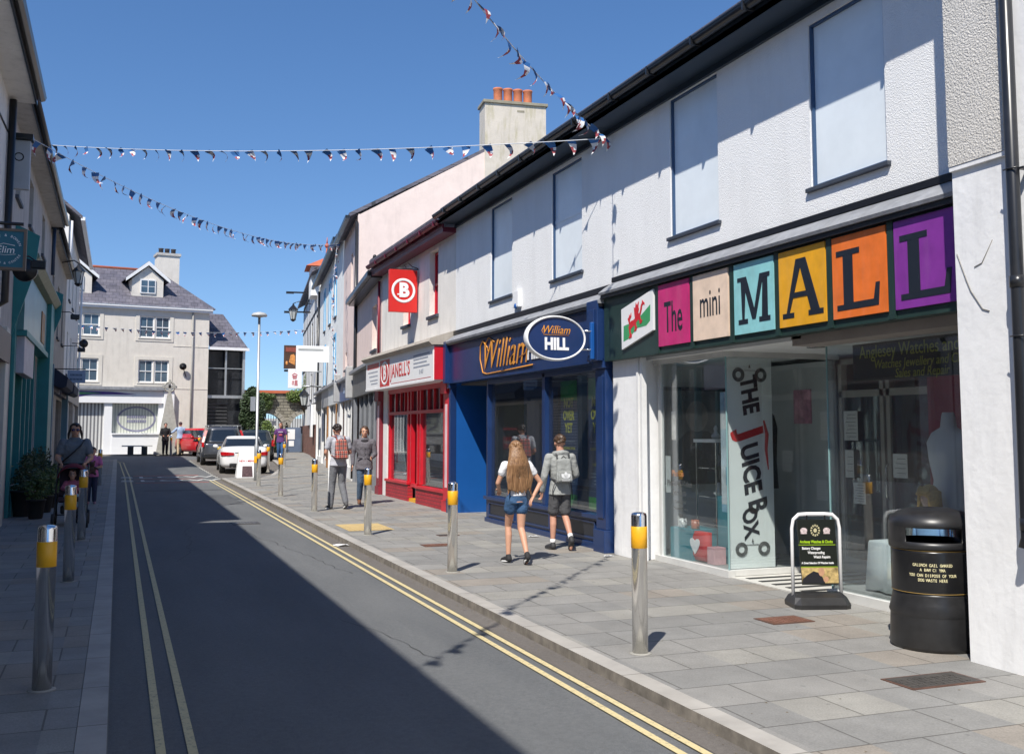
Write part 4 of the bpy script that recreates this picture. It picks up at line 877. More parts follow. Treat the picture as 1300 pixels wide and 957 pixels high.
# ------------------------------------------------------------------ the bent row beyond (local frames)
BA=-math.atan(.117)
def far_root(name,label,y):
    return thing(name,label,'building',(6.2+.117*(y-25.5),y,0),BA)
FR=F('R',0)
def shopfront(b,u0,u1,frame,fasc,z=2.7,zf=3.4,glassm=None,world=False,base=.5):
    m=MB(); m.fbox(FR,u0,u1,z,zf,.0,.12); m.build('fascia',fasc,b,world)
    m=MB(); m.fbox(FR,u0,u1,zf,zf+.1,.0,.26,.01); m.build('cornice',M_LEAD,b,world)
    m=MB(); m.fbox(FR,u0,u0+.25,.05,z,0,.1); m.fbox(FR,u1-.25,u1,.05,z,0,.1); m.fbox(FR,u0+.25,u1-.25,.05,base,-.05,.04)
    n=max(2,int((u1-u0)/1.2))
    for i in range(1,n): u=u0+(u1-u0)*i/n; m.fbox(FR,u-.04,u+.04,base,z,-.05,.03)
    m.build('shopfront_frame',frame,b,world)
    m=MB(); m.fbox(FR,u0+.25,u1-.25,base,z-.01,-.04,-.03); m.build('window',glassm or M_PANE,b,world)
def blockwall(b,L,z0,z1,holes,m_,depth=6):
    m=MB(); wall_grid(m,FR,0.0,L,z0,z1,holes,.25); m.build('wall',m_,b,False)
    m=MB(); m.box(.26,depth,0.01,L-.01,0,z1-.02); m.build('back_wall',m_,b,False)
# pink low
p1=far_root('town_house','pink rendered house with a grey shopfront between the red shop and the tall pink house',25.52)
blockwall(p1,6.2,0.0,5.60,[(1.0,2.1,3.85,5.05),(.25,6.0,.05,3.3)],M_PINK,5)
sash(p1,FR,1.0,2.1,3.85,5.05,W_PAINT,depth=.14,bars=(1,1),world=False)
shopfront(p1,.05,6.1,mat('grey_paint',(.22,.23,.25),.4),mat('grey_fascia',(.10,.10,.10),.5,.2,dirt=.3,dirtc=(.3,.3,.28)))
m=MB(); m.box(-.28,.02,0,6.2,5.58,5.64); 
for i in range(25): m.box(-.36,-.05,i*.25+.02,i*.25+.2,5.72,5.78)
m.box(-.38,-.26,0,6.2,5.62,5.72); m.build('gutter',M_GUTTER,p1,False)
m=MB(); prism_roof(m,-.34,5.66,4.6,8.0,0,6.2); m.build('roof',M_SLATEY,p1,False)
m=MB(); m.tube([(-.06,.06,5.5),(-.06,.06,3.3)],.035); m.build('drainpipe',M_REDDK,p1,False)
# tall pink house with gable and chimney
p2=far_root('town_house','tall pink house with a blue shop sign and gable wall rising to a chimney',31.75)
blockwall(p2,5.0,0,8.55,[(1.6,2.3,6.1,7.6),(3.4,4.0,3.8,4.4),(.25,4.7,.05,2.7)],M_PINK,6)
sash(p2,FR,1.6,2.3,6.1,7.6,W_PAINT,world=False,depth=.1); sash(p2,FR,3.4,4.0,3.8,4.4,W_PAINT,world=False,depth=.1)
m=MB(); m.prism([(-.02,.0,3.0),(-.02,.0,8.5),(5.0,0,11.35),(10.2,0,8.3),(10.2,0,3)],(0,-.05,0)); m.build('gable_wall',M_PINKG,p2,False)
m=MB(); prism_roof(m,-.3,8.45,5.0,11.33,-.02,5.0); prism_roof(m,10.4,8.2,5.0,11.33,-.02,5.0); m.build('roof',M_SLATEY,p2,False)
m=MB(); m.box(-.42,-.28,-.1,5,8.38,8.48); m.tube([(-.06,-.08,8.3),(-.06,-.08,3.4),(-.1,-.08,.2)],.05,8); m.build('gutter',M_GUTTER,p2,False)
ch=MB(); ch.box(4.1,6.2,-.075,.75,8.2,12.50); ch=ch.build('chimney',M_CHIM,p2,False)
m=MB(); m.box(4.04,6.26,-.135,.81,12.50,12.60,.01); m.box(5.2,5.45,-.08,-.075,12.25,12.32); m.build('chimney_cap',mat('chimney_cap_stone',(.3,.27,.2),.9,.2,dirt=.4),ch,False)
for i in range(4):
    m=MB(); x=4.63+i*.345; m.lathe([(.14,12.6),(.15,12.62),(.145,12.75),(.15,13.06),(.165,13.08),(.165,13.13),(.12,13.13),(.115,12.7)],(x,.3,0),16); m.build('chimney_pot',M_TERRA,ch,False)
shopfront(p2,.1,4.9,W_PAINT,mat('sign_blue',(.02,.07,.22),.4),2.7,3.35)
m=MB(); m.ftext(FR,'Cafe',2.6,3.02,.123,.0001,extrude=.0001) if 0 else m.fbox(FR,1.4,3.2,2.95,3.15,.122,.126); m.build('sign_print',mat('pale_blue_print',(.35,.45,.6),.5),p2,False)
m=MB(); m.fbox(FR,-.02,.3,2.7,3.7,.1,.32,.03); m.fbox(FR,4.7,5.0,2.7,3.7,.1,.32,.03); m.build('console_bracket',mat('grey_console',(.4,.4,.4),.6),p2,False)
# pale house with blue windows
p3=far_root('town_house','pale grey house with light blue windows and a row of white shopfronts',36.75)
holes=[(3.2,4.1,6.2,8.0),(6.2,7.0,6.2,8.0),(9.4,10.1,6.2,8.0),(3.2,4.1,3.7,5.4),(8.8,9.6,3.7,5.4)]
blockwall(p3,13.6,0,8.75,holes+[(.25,13.3,.05,2.7)],mat('pale_grey_render',(.80,.82,.80),.85,.05,dirt=.2),6)
bf=mat('light_blue_paint',(.12,.38,.62),.4)
for h in holes:
    sash(p3,FR,h[0],h[1],h[2],h[3],bf,world=False,depth=.06,fw=.1)
    q=MB()
    for a,b,c,d in ((h[0]-.12,h[0],h[2],h[3]+.12),(h[1],h[1]+.12,h[2],h[3]+.12),(h[0],h[1],h[3],h[3]+.12)): q.fbox(FR,a,b,c,d,.0,.03)
    q.build('window_surround',bf,p3,False)
m=MB(); prism_roof(m,-.3,8.72,5,11.2,0,13.6); m.build('roof',M_SLATEY,p3,False)
m=MB(); m.box(-.42,-.28,0,13.6,8.62,8.74); m.tube([(-.06,13.3,8.5),(-.06,13.3,.2)],.05,8); m.build('gutter',M_GUTTER,p3,False)
shopfront(p3,.1,5.2,W_PAINT,mat('white_fascia',(.6,.62,.62),.5)); shopfront(p3,5.3,9.4,mat('white_paint2',(.75,.74,.72),.5),mat('grey_fascia2',(.3,.31,.32),.5)); shopfront(p3,9.5,13.4,W_PAINT,mat('black_fascia',(.03,.03,.03),.5))
m=MB(); m.fbox(FR,5.15,5.45,.1,2.7,.1,.16); m.fbox(FR,1.0,1.2,.1,2.7,.1,.14); m.build('wooden_post',M_WOOD,p3,False)
# timbered house with turret
p4=far_root('timbered_house','black and white timbered house with a red tiled turret ending the right row',50.55)
blockwall(p4,16,0.3,9.6,[(1.0,2.2,6.0,7.6),(5.0,6.4,6.0,7.6),(1.0,2.2,3.4,4.8),(5.0,6.4,3.4,4.8)],mat('timber_white',(.82,.82,.80),.8,.08,dirt=.2),5)
m=MB()
for u in [i*1.8 for i in range(9)]: m.fbox(FR,u,u+.13,3.1,9.4,.0,.012)
for z in (3.0,5.3,7.8,9.3): m.fbox(FR,0,16,z,z+.14,.0,.02)
for u in (.3,3.0,7.2,9.5): m.fprism(FR,[(u,5.4),(u+.14,5.4),(u+.9,7.8),(u+.76,7.8)],.0,.014)
m.build('timber_frame',mat('black_timber',(.02,.02,.02),.7),p4,False)
for h in [(1.0,2.2,6.0,7.6),(5.0,6.4,6.0,7.6),(1.0,2.2,3.4,4.8),(5.0,6.4,3.4,4.8)]: sash(p4,FR,*h,mat('black_timber',(.02,.02,.02)),world=False,depth=.05,bars=(2,1))
m=MB(); m.fbox(FR,0,16,G(53),2.0,0,.12); m.build('brick_base',bricks('dark_red_brick',(.16,.06,.045),(.2,.08,.05),(.12,.1,.09),.22,.075,.01,.85,'YZ',.6,.2),p4,False)
m=MB(); m.fbox(FR,0,5.8,2.0,3.0,0.0,.2); m.fbox(FR,.4,1.2,1.4,3.0,.2,.3); m.build('rendered_bay',W_PAINT,p4,False)
m=MB(); m.prism([(-.4,0,9.55),(5,0,12.5),(5,0,12.62),(-.4,0,9.67)],(0,16,0)); m.build('roof',M_SLATEY,p4,False)
m=MB(); m.box(-.35,1.4,1.6,3.4,8.6,10.1); m.build('turret',MATS['timber_white'],p4,False)
m=MB(); a=[(-.6,1.35,10.1),(1.65,1.35,10.1),(1.65,3.65,10.1),(-.6,3.65,10.1)]; ap=(.5,2.5,10.75)
for i in range(4): m.poly([a[i],a[(i+1)%4],ap])
m.poly(a); m.cyl((.5,2.5,10.6),(.5,2.5,11.25),.09,.04,8); m.sph((.5,2.5,11.35),.12,8,6); m.cyl((.5,2.5,11.4),(.5,2.5,11.8),.05,.01,6); m.build('turret_roof',mat('red_tile',(.5,.13,.06),.8,.15,dirt=.2),p4,False)
m=MB()
for z,u in ((9.0,4.0),(8.3,7.0),(4.9,5.0)): m.box(-1.5,-.05,u,u+.08,z,z+.08); m.box(-1.5,-1.1,u-.04,u+.14,z-.03,z+.03)
m.build('lamp_arm',M_BLACK,p4,False)
# hanging signs along the bent row
def hang(name,label,x0,x1,y,z0,z1,m_,th=.12,arm=1.2,cat='sign',group=None):
    t=thing(name,label,cat,((x0+x1)/2,y,z0),0,group)
    q=MB(); q.box(x0,x1,y,y+th,z0,z1,.01); pn=q.build('panel',m_,t)
    q=MB(); q.cyl((x1-.02,y+th/2,z1-.1),(x1+arm,y+th/2,z1-.1),.03); q.cyl((x1-.02,y+th/2,z0+.1),(x1+arm,y+th/2,z0+.1),.03); q.build('bracket_arm',M_GALV,t)
    return t,pn
s_,pn=hang('hanging_sign','large plain white hanging sign with a stepped lower edge over the right pavement',7.0,8.38,44,4.62,5.32,M_BRWHITE,.12,.3)
q=MB(); q.box(7.0,7.9,44,44.12,4.22,4.62); q.build('lower_panel',M_BRWHITE,s_); q=MB(); q.box(7.08,8.15,43.985,44.0,5.12,5.2); q.build('grey_moulding',mat('pale_grey_trim',(.35,.36,.35),.5),s_)  # stepped lower part, and a thin raised grey strip near the panel top
s_,pn=hang('pub_sign','framed brown pub sign with an orange picture, leftmost hanging sign of the right row',7.37,8.0,50,4.68,5.82,mat('pub_brown',(.07,.035,.02),.5,.2),.1,1.2)
q=MB(); q.box(7.44,7.93,49.985,50.0,5.5,5.72); q.build('name_band',mat('pub_red',(.25,.06,.04),.5,.3,20),s_)
q=MB(); q.fprism(F('C',49.99),[(7.6,5.0),(7.9,4.85),(7.9,5.3),(7.82,5.4),(7.68,5.35)],0,.01); q.sph((7.5,49.99,4.95),(.06,.02,.1)); q.build('picture',mat('pub_orange',(.6,.25,.07),.5,.4,12),s_)
s_,pn=hang('takeaway_sign','tall white hanging sign with red characters below the plain white sign',7.13,7.75,47,3.62,4.5,M_BRWHITE,.1,.9)
q=MB(); cn=F('C',46.995)
for cx_,cz_,g_ in ((7.42,4.18,0),(7.42,3.86,1)):
    def st(x0,x1,z0,z1): q.fbox(cn,cx_+x0,cx_+x1,cz_+z0,cz_+z1,0,.006)
    if g_==0:
        q.fprism(cn,[(cx_-.13,cz_+.05),(cx_,cz_+.13),(cx_+.13,cz_+.05),(cx_+.11,cz_+.03),(cx_,cz_+.10),(cx_-.11,cz_+.03)],0,.006)
        st(-.09,.09,0,.02); st(-.11,.11,-.04,-.02); st(-.08,-.06,-.12,-.04); st(.06,.08,-.12,-.04); st(-.08,.08,-.13,-.11); st(-.06,.06,-.085,-.07)
    else:
        st(-.12,-.02,.04,.06); st(-.08,-.06,-.13,.12); st(-.13,-.03,-.04,-.02); st(.0,.13,.08,.10); st(.0,.13,.02,.04); st(.03,.05,-.02,.13); st(.09,.11,-.02,.13); st(.0,.12,-.03,-.01); st(.0,.02,-.13,-.03); st(.11,.13,-.13,-.03); st(.0,.13,-.09,-.07); st(.055,.075,-.13,-.03)
q.build('red_characters',mat('sign_red2',(.6,.03,.05),.4),s_)
def lantern(x,y,z,label,arm,group='wall lanterns',s=1.0):
    t=thing('wall_lantern',label,'lantern',(x,y,z),0,group)
    q=MB(); q.loft([[ (x+r*s*math.cos(a*PI/3),y+r*s*math.sin(a*PI/3),z+h*s) for a in range(6)] for h,r in ((.2,.24),(.3,.16),(.42,.05),(.5,.03))],smooth=False); q.build('cap',M_BLACK,t)
    q=MB(); q.loft([[ (x+r*s*math.cos(a*PI/3),y+r*s*math.sin(a*PI/3),z+h*s) for a in range(6)] for h,r in ((-.25,.1),(.2,.19))],smooth=False); q.build('glass',mat('lantern_glass',(.5,.52,.5),.2),t)
    q=MB(); q.loft([[ (x+r*s*math.cos(a*PI/3),y+r*s*math.sin(a*PI/3),z+h*s) for a in range(6)] for h,r in ((-.33,.04),(-.25,.13),(-.22,.13))],smooth=False)
    for a in range(6): q.cyl((x+.1*s*math.cos(a*PI/3),y+.1*s*math.sin(a*PI/3),z-.25*s),(x+.19*s*math.cos(a*PI/3),y+.19*s*math.sin(a*PI/3),z+.2*s),.015*s,None,4)
    q.build('frame',M_BLACK,t)
    q=MB(); q.tube([(x,y,z+.5*s),(x+arm*.3,y,z+.6*s),(x+arm,y,z+.5*s)],.02,6); q.build('bracket_arm',M_BLACK,t)
lantern(7.36,44,3.0,'large black lantern on a long arm before the stone arches',1.0)
lantern(8.0,51.5,7.5,'high gilt lantern on the black and white timbered house',.9,s=1.1)

# ------------------------------------------------------------------ left-hand row
L19=F('L',-1.9)
def lbuild(name_label,y0,y1,z,wm,holes,ev,depth=7,jet=0):
    t=thing('town_house',name_label,'building',(-4,(y0+y1)/2,0))
    if jet:
        m=MB(); wall_grid(m,L19,y0,y1,-.1,3.3,[h for h in holes if h[3]<3.3],.3); wall_grid(m,F('L',-1.9+jet),y0,y1,3.3,z,[h for h in holes if h[2]>3.3],.3); m.box(-1.9,-1.9+jet,y0,y1,3.2,3.3); m.build('wall',wm,t)
    else:
        m=MB(); wall_grid(m,L19,y0,y1,-.1,z,holes,.3); m.build('wall',wm,t)
    m=MB(); m.box(-1.9-depth,-2.21,y0+.01,y1-.01,-.1,z-.03); m.build('back_wall',wm,t)
    m=MB(); m.box(-2.0,-1.9+ev,y0,y1,z-.02,z+.06); m.build('soffit',wm,t)
    m=MB(); m.box(-1.9+ev,-1.9+ev+.02,y0,y1,z-.04,z+.16); m.tube([(-1.9+ev+.07,y0,z+.08),(-1.9+ev+.07,y1,z+.08)],.065,8); m.build('gutter',M_GUTTER,t)
    m=MB(); prism_roof(m,-1.9-depth,z+2.2,-1.9+ev+.05,z+.14,y0,y1); m.build('roof',M_SLATEY,t)
    return t
def lwin(b,h,fm=None,f=None): return sash(b,f or L19,h[0],h[1],h[2],h[3],fm or W_PAINT,depth=.1,bars=(1,1))
h1=[(-4,-2.8,4.2,5.6),(2,3.2,4.2,5.6),(8,9.2,4.2,5.6),(10.6,11.4,4.2,5.6),(13.8,14.5,4.2,5.6),(-4,2,.5,2.6),(4,9,.5,2.6),(10,14.8,.5,2.6)]
l1=lbuild('cream building at the left edge with a wide soffit and the blue hanging sign',-12,15.5,6.25,M_CREAM,h1,.68,jet=.35)
for h in h1[:5]: lwin(l1,h,None,F('L',-1.55))
for h in h1[5:]:
    m=MB(); m.fbox(L19,h[0],h[1],h[2],h[3],-.2,-.19); m.build('shop_window',M_PANE,l1)
m=MB()
for y in (9.2,15.0): m.fbox(L19,y,y+.45,0,3.2,0,.14,.01)
for h in h1[5:]:
    for k in range(5): u=h[0]+(h[1]-h[0])*k/4; m.fbox(L19,u-.05,u+.05,h[2],h[3],-.18,-.05)
m.build('shopfront_frame',mat('cream_woodwork',(.6,.57,.5),.5,.08),l1)
m=MB(); m.fbox(L19,-12,15.4,2.65,3.18,0,.12); m.build('fascia',mat('brown_fascia',(.13,.08,.06),.5,.15),l1)
m=MB(); m.tube([(-1.49,15.3,6.2),(-1.49,15.3,3.4),(-1.8,15.35,3.2),(-1.8,15.35,.2)],.05,8); m.tube([(-1.54,12.2,5.6),(-1.54,15.3,5.75)],.012,5); m.build('drainpipe',M_GUTTER,l1)
h2=[(20.6,21.5,6.0,7.0),(23.5,24.5,6.0,7.0),(27.3,28.3,6.0,7.0),(21.3,27.4,.6,3.4),(29.1,30.3,.1,2.7)]
l2=lbuild('grey rendered building with a tall teal shopfront on the left side',15.5,30.6,7.3,M_GREYR,h2+[(16.6,17.5,4.6,6.2),(16.3,18.9,.6,2.7)],.33)
for h in h2[:3]+[(16.6,17.5,4.6,6.2)]: lwin(l2,h,mat('tan_window',(.25,.2,.15),.5))
m=MB(); m.fbox(L19,16.3,18.9,.6,2.7,-.2,-.19); m.build('shop_window',M_PANE,l2)
m=MB(); m.fbox(L19,16.0,16.3,0,2.8,0,.1); m.fbox(L19,18.9,19.4,0,3.4,0,.12,.01); m.build('cream_pilaster',mat('cream_woodwork',(.6,.57,.5),.5,.08),l2)
m=MB(); m.fbox(L19,15.8,19.3,2.8,3.3,0,.14); m.build('brown_fascia',mat('brown_fascia',(.13,.08,.06),.5,.15),l2)
for h in h2[3:]:
    m=MB(); m.fbox(L19,h[0],h[1],h[2],h[3],-.2,-.19); m.build('shop_window',M_PANE,l2)
m=MB(); m.fbox(L19,21.2,28.7,3.55,4.75,0,.18); m.build('fascia',M_TEALP,l2)
m=MB()
for a,b,d_ in ((20.9,21.2,.07),(27.5,28.8,.28)): m.fbox(L19,a,b,0,4.8,.0,d_,.01)
for k in range(5): u=23.3+4.2*k/4; m.fbox(L19,u-.05,u+.05,.6,3.5,-.15,.02)
m.fbox(L19,21.2,27.5,0,.6,-.02,.1); m.fbox(L19,21.2,27.5,3.45,3.56,0,.24); m.build('shopfront_frame',M_TEAL,l2)
m=MB(); m.prism([(-1.9,21.0,4.75),(-1.6,21.0,4.8),(-1.48,21.0,4.93),(-1.5,21.0,5.0),(-1.9,21.0,5.15)],(0,7.8,0)); m.build('cornice',mat('greenish_gilt_cornice',(.22,.25,.17),.5,.25,8),l2)
m=MB(); m.prism([(-1.9,20.85,3.4),(-1.55,20.85,4.6),(-1.48,20.85,5.3),(-1.9,20.85,5.5)],(0,.05,0)); m.build('end_bracket',M_TEAL,l2)
m=MB(); m.prism([(-1.9,28.8,3.4),(-1.48,28.8,4.6),(-1.44,28.8,5.2),(-1.9,28.8,5.4)],(0,.08,0)); m.build('end_bracket',M_TEAL,l2)
m=MB(); m.fbox(L19,25.6,26.6,3.7,4.4,.18,.2); m.build('orange_patch',mat('orange_patch',(.35,.15,.03),.5,.3),l2)
m=MB(); m.fbox(L19,21.3,23.6,2.75,3.5,.05,.2,.01); m.build('cream_sign_panel',mat('pale_lilac_panel',(.5,.46,.5),.5,.15),l2)
m=MB(); m.tube([(-1.8,30.3,7.2),(-1.8,30.3,5.9)],.05,8); m.build('drainpipe',mat('dark_blue_pipe',(.02,.04,.08),.4),l2)
h3=[(32,32.9,4.6,6.2),(34.8,35.7,4.6,6.2),(37.4,38.3,4.6,6.2),(31.2,34.8,.6,2.7),(36,39.4,.2,2.7)]
l3=lbuild('brown rendered house with roller shutters and a lantern on the left side',30.6,40,7.15,M_BROWNR,h3,.2)
for h in h3[:3]: lwin(l3,h,mat('dark_window_frame',(.1,.1,.1),.5))
m=MB(); m.fbox(L19,31.2,34.8,.1,2.7,-.08,-.06)
m.build('roller_shutter',bricks('shutter_slats',(.32,.28,.28),(.34,.3,.3),(.12,.1,.1),50,.1,.02,.5,'YZ',1,.05),l3)
m=MB(); m.fbox(L19,36,39.4,.1,2.7,-.1,-.09); m.build('shop_window',M_PANE,l3)
m=MB(); m.fbox(L19,30.8,35.2,2.8,3.4,0,.15); m.fbox(L19,35.6,39.8,2.8,3.4,0,.15); m.build('fascia',mat('dark_fascia',(.05,.05,.07),.5,.2),l3)
for a,b,lb in ((31.0,34.9,0),(35.9,39.5,1)):
    m=MB(); m.prism([(-1.88,a,3.55),(-1.35,a,3.15),(-1.38,a,2.9),(-1.5,a,2.85),(-1.88,a,3.0)],(0,b-a,0)); m.build('folded_awning',mat('awning_navy',(.02,.025,.045),.8,.2),l3)
m=MB(); m.fbox(L19,30.65,31.0,.0,3.5,0,.2); m.fbox(L19,39.6,39.9,0,3.5,0,.2); m.build('pilaster',mat('cool_blue_frame',(.10,.2,.26),.5),l3)
lantern(-1.35,35.5,6.6,'glass lantern high on the brown house of the left row',-.5,s=.9)
h4=[(41.5,42.4,6.6,8.2),(44.5,45.4,6.6,8.2),(48,48.9,6.6,8.2),(41.5,42.4,3.8,5.4),(44.5,45.4,3.8,5.4),(48,48.9,3.8,5.4),(41,45,.6,2.7),(46,50.5,.6,2.7)]
l4=thing('town_house','tall beige gabled house at the far end of the left row','building',(-4,46,0))
m=MB(); wall_grid(m,L19,40,52,-.1,9.5,h4,.3); m.build('wall',M_CREAM,l4)
m=MB(); m.box(-9,-2.21,40.01,51.99,-.1,9.4); m.prism([(-1.9,40.0,7.0),(-1.9,40.0,9.5),(-5.4,40.0,12.6),(-9,40.0,9.5),(-9,40.0,7)],(0,-.04,0)); m.build('gable_wall',M_CREAM,l4)
m=MB(); prism_roof(m,-5.4,12.75,-1.45,9.35,39.85,52.1); prism_roof(m,-5.4,12.75,-9.4,9.35,39.85,52.1); m.build('roof',M_SLATEY,l4)
m=MB(); m.box(-1.5,-1.36,39.85,52.1,9.3,9.42); m.tube([(-1.8,51.7,9.2),(-1.8,51.7,.2)],.05,8); m.tube([(-1.82,40.1,9.3),(-1.82,40.1,7.5)],.06,8); m.build('gutter',M_PLWHITE,l4)
for h in h4[:6]: lwin(l4,h)
for h in h4[6:]:
    m=MB(); m.fbox(L19,h[0],h[1],h[2],h[3],-.1,-.09); m.build('shop_window',M_PANE,l4)
m=MB(); m.fbox(L19,40.3,51.6,2.8,3.4,0,.15); m.fbox(L19,40.2,40.5,0,2.8,0,.15); m.fbox(L19,45.3,45.7,0,2.8,0,.15); m.fbox(L19,51.3,51.7,0,2.8,0,.15); m.build('shopfront_frame',mat('beige_shopfront',(.35,.3,.25),.5,.15),l4)
# hanging signs on the left
el=thing('church_sign','square teal hanging sign with white round emblem and brown frame on the left','sign',(-1.25,13,3.5))
m=MB(); m.box(-1.50,-1.09,12.97,13.03,3.535,3.955); m.build('panel',mat('sign_teal',(.015,.13,.19),.4,.08),el)
m=MB(); m.box(-1.53,-1.06,12.955,13.045,3.505,3.535); m.box(-1.53,-1.06,12.955,13.045,3.955,3.985); m.box(-1.53,-1.50,12.955,13.045,3.535,3.955); m.box(-1.09,-1.06,12.955,13.045,3.535,3.955); m.build('frame',mat('frame_brown',(.16,.12,.09),.6,.15),el)
ce=F('C',12.97); m=MB(); m.ftext(ce,'Elim',-1.28,3.735,.002,.115,extrude=.001,shear=.15)
m.tube([ce(-1.36,3.785,.003),ce(-1.30,3.81,.003),ce(-1.24,3.80,.003),ce(-1.18,3.79,.003)],.004,4); m.tube([ce(-1.38,3.685,.003),ce(-1.28,3.675,.003),ce(-1.17,3.69,.003)],.003,4)
def arc(mb,txt,cx_,cz_,r,a0,a1,size,flip=False):
    n=len(txt)
    for i,c in enumerate(txt):
        if c==' ': continue
        a=a0+(a1-a0)*(i+.5)/n; p=ce(cx_+r*math.cos(a),cz_+r*math.sin(a),.002)
        up=Vector((math.cos(a),0,math.sin(a)))*( -1 if flip else 1); rt=Vector((up.z,0,-up.x))
        mb.text(c,p,rt,up,size,extrude=.001)
arc(m,'LIGHT & BOWEN',-1.28,3.745,.16,R(165),R(15),.04); arc(m,'CHURCH & CENTRE',-1.28,3.745,.165,R(200),R(340),.035,True); m.build('lettering',M_BRWHITE,el)
m=MB(); m.tube([(-1.9,13,4.05),(-1.1,13,4.05)],.02,6); m.tube([(-1.9,13,4.35),(-1.5,13,4.1)],.012,6); m.build('bracket_arm',M_BLACK,el)
ls=thing('hanging_sign','small pale blue two-line hanging sign on the left row in front of the far shop','sign',(-1.25,34,3.14))
m=MB(); m.box(-1.50,-.99,34,34.06,3.14,3.52); m.build('panel',mat('pale_blue_sign',(.33,.42,.55),.5,.08),ls)
m=MB(); m.cyl((-1.9,34.03,3.56),(-.99,34.03,3.56),.015); m.build('bracket_arm',M_BLACK,ls)
c34=F('C',34); m=MB()
for z,w_ in ((3.38,.34),(3.25,.36)):
    for i in range(9): m.fbox(c34,-1.245-w_/2+i*w_/9,-1.245-w_/2+i*w_/9+.024,z-.03,z+.03,.001,.003)
m.build('small_print',mat('print_dark_blue',(.05,.08,.15),.5),ls)
def rnd(x,y,z,r,label):
    t=thing('round_sign',label,'sign',(x,y,z),0); q=MB(); q.cyl((x,y-.06,z),(x,y+.06,z),r,None,20); q.build('disc',M_BLACK,t); q=MB(); q.cyl((x-.02,y,z),(-1.95,y,z),.02); q.build('bracket_arm',M_BLACK,t)
rnd(-1.6,19.5,4.45,.2,'dark round sign end-on behind the teal square sign'); rnd(-1.45,46,5.3,.17,'dark round sign on the tall beige house at the far left')
# floodlights
def flood(x,y,z,label):
    t=thing('floodlight',label,'lamp',(x,y,z),0,'black lamps over the left shopfronts'); q=MB(); q.box(x-.12,x+.12,y-.08,y+.08,z-.06,z+.08,.02); q.build('housing',M_BLACK,t); q=MB(); q.tube([(x,y,z+.05),(x-.15,y,z+.15),(-1.93,y,z+.12)],.014,5); q.build('bracket_arm',M_BLACK,t)
flood(-1.35,18.9,4.45,'black floodlight beside the round sign at the head of the teal shopfront'); flood(-1.25,31.6,4.9,'black floodlight above the roller shutter on the left'); flood(-1.25,37.5,4.4,'black floodlight above the second folded awning on the left')
ss=thing('timber_box_sign','small pale box sign with dark letters under the near left eaves','sign',(-1.6,15.9,5.2))
m=MB(); m.box(-1.62,-1.28,15.7,15.8,5.05,5.75,.01); m.build('panel',mat('box_sign_pale',(.4,.42,.45),.5,.1),ss); m=MB(); m.box(-1.68,-1.62,15.62,15.85,4.95,5.83); m.box(-1.9,-1.25,15.62,15.85,5.76,5.83); m.build('frame',M_BLACK,ss)
m=MB(); m.ftext(F('C',15.7),'TO',-1.48,5.5,.003,.18,extrude=.001); m.build('lettering',M_BLACK,ss)

# ------------------------------------------------------------------ bank building, frontal at the end of the street
bk=thing('bank_building','three-storey beige building with dormers and a white shop window facing down the street','building',(4.7,60.9,.43),R(8))
FB=F('C',0)
def bu(x): return (x-4.7)/.99
def bz(z): return z-.43
wins=[(bu(.93),bu(2.55),bz(6.88),bz(8.08)),(bu(.93),bu(2.55),bz(4.38),bz(5.64)),(bu(-2.9),bu(-1.12),bz(6.88),bz(8.08)),(bu(-2.9),bu(-1.12),bz(4.38),bz(5.64)),(bu(-7),bu(-5.2),bz(6.88),bz(8.08)),(bu(-7),bu(-5.2),bz(4.38),bz(5.64))]
m=MB(); wall_grid(m,FB,-16,0,-.3,bz(8.5),wins+[(bu(-9.8),bu(2.3),.05,bz(3.2))],.3); m.build('wall',M_BANK,bk,False)
m=MB(); m.box(-16,-.01,.31,8,-.3,bz(8.45)); m.build('side_wall',M_BANK,bk,False)
for h in wins:
    um=(h[0]+h[1])/2
    for a,b in ((h[0],um-.03),(um+.03,h[1])): sash(bk,FB,a,b,h[2],h[3],W_PAINT,mat('blue_grey_pane',(.06,.10,.14),.05,.3,1.5,spec=.8),depth=.06,bars=(1,1),world=False,fw=.07,sillm=M_BANK)
    q=MB()
    for a,b,c,d in ((h[0]-.2,h[0],h[2]-.2,h[3]+.2),(h[1],h[1]+.2,h[2]-.2,h[3]+.2),(h[0],h[1],h[3],h[3]+.2),(h[0],h[1],h[2]-.2,h[2]-.08)): q.fbox(FB,a,b,c,d,0,.03)
    q.fbox(FB,um-.03,um+.03,h[2],h[3],-.1,-.02); q.build('window_surround',mat('pale_beige_surround',(.66,.62,.55),.8,.05),bk,False)
m=MB(); m.fbox(FB,-16,.15,bz(8.42),bz(8.62),.0,.2); m.box(-16,.15,-.28,-.2,bz(8.54),bz(8.66)); m.build('gutter',M_PLWHITE,bk,False)
m=MB()
e0=(-16,-.3,bz(8.64)); e1=(.3,-.3,bz(8.64)); r1=(-2.2,4.0,bz(11.25)); r0=(-16,4.0,bz(11.25)); e2=(.3,8.3,bz(8.64)); e3=(-16,8.3,bz(8.64))
m.poly([e0,e1,r1,r0]); m.poly([e1,e2,r1]); m.poly([e2,e3,r0,r1]); m.poly([e0,e3,e2,e1]); m.build('roof',M_SLATE,bk,False)
m=MB(); m.tube([Vector(r0),Vector(r1)],.10,8); m.build('ridge_tiles',mat('red_tile',(.5,.13,.06)),bk,False)
m=MB(); m.box(-2.35,-1.1,3.4,4.5,bz(9.6),bz(12.15)); c_=m.build('chimney',M_BANK,bk,False)
m=MB(); m.box(-2.42,-1.03,3.33,4.57,bz(12.15),bz(12.3)); m.build('chimney_cap',M_GREYR,c_,False)
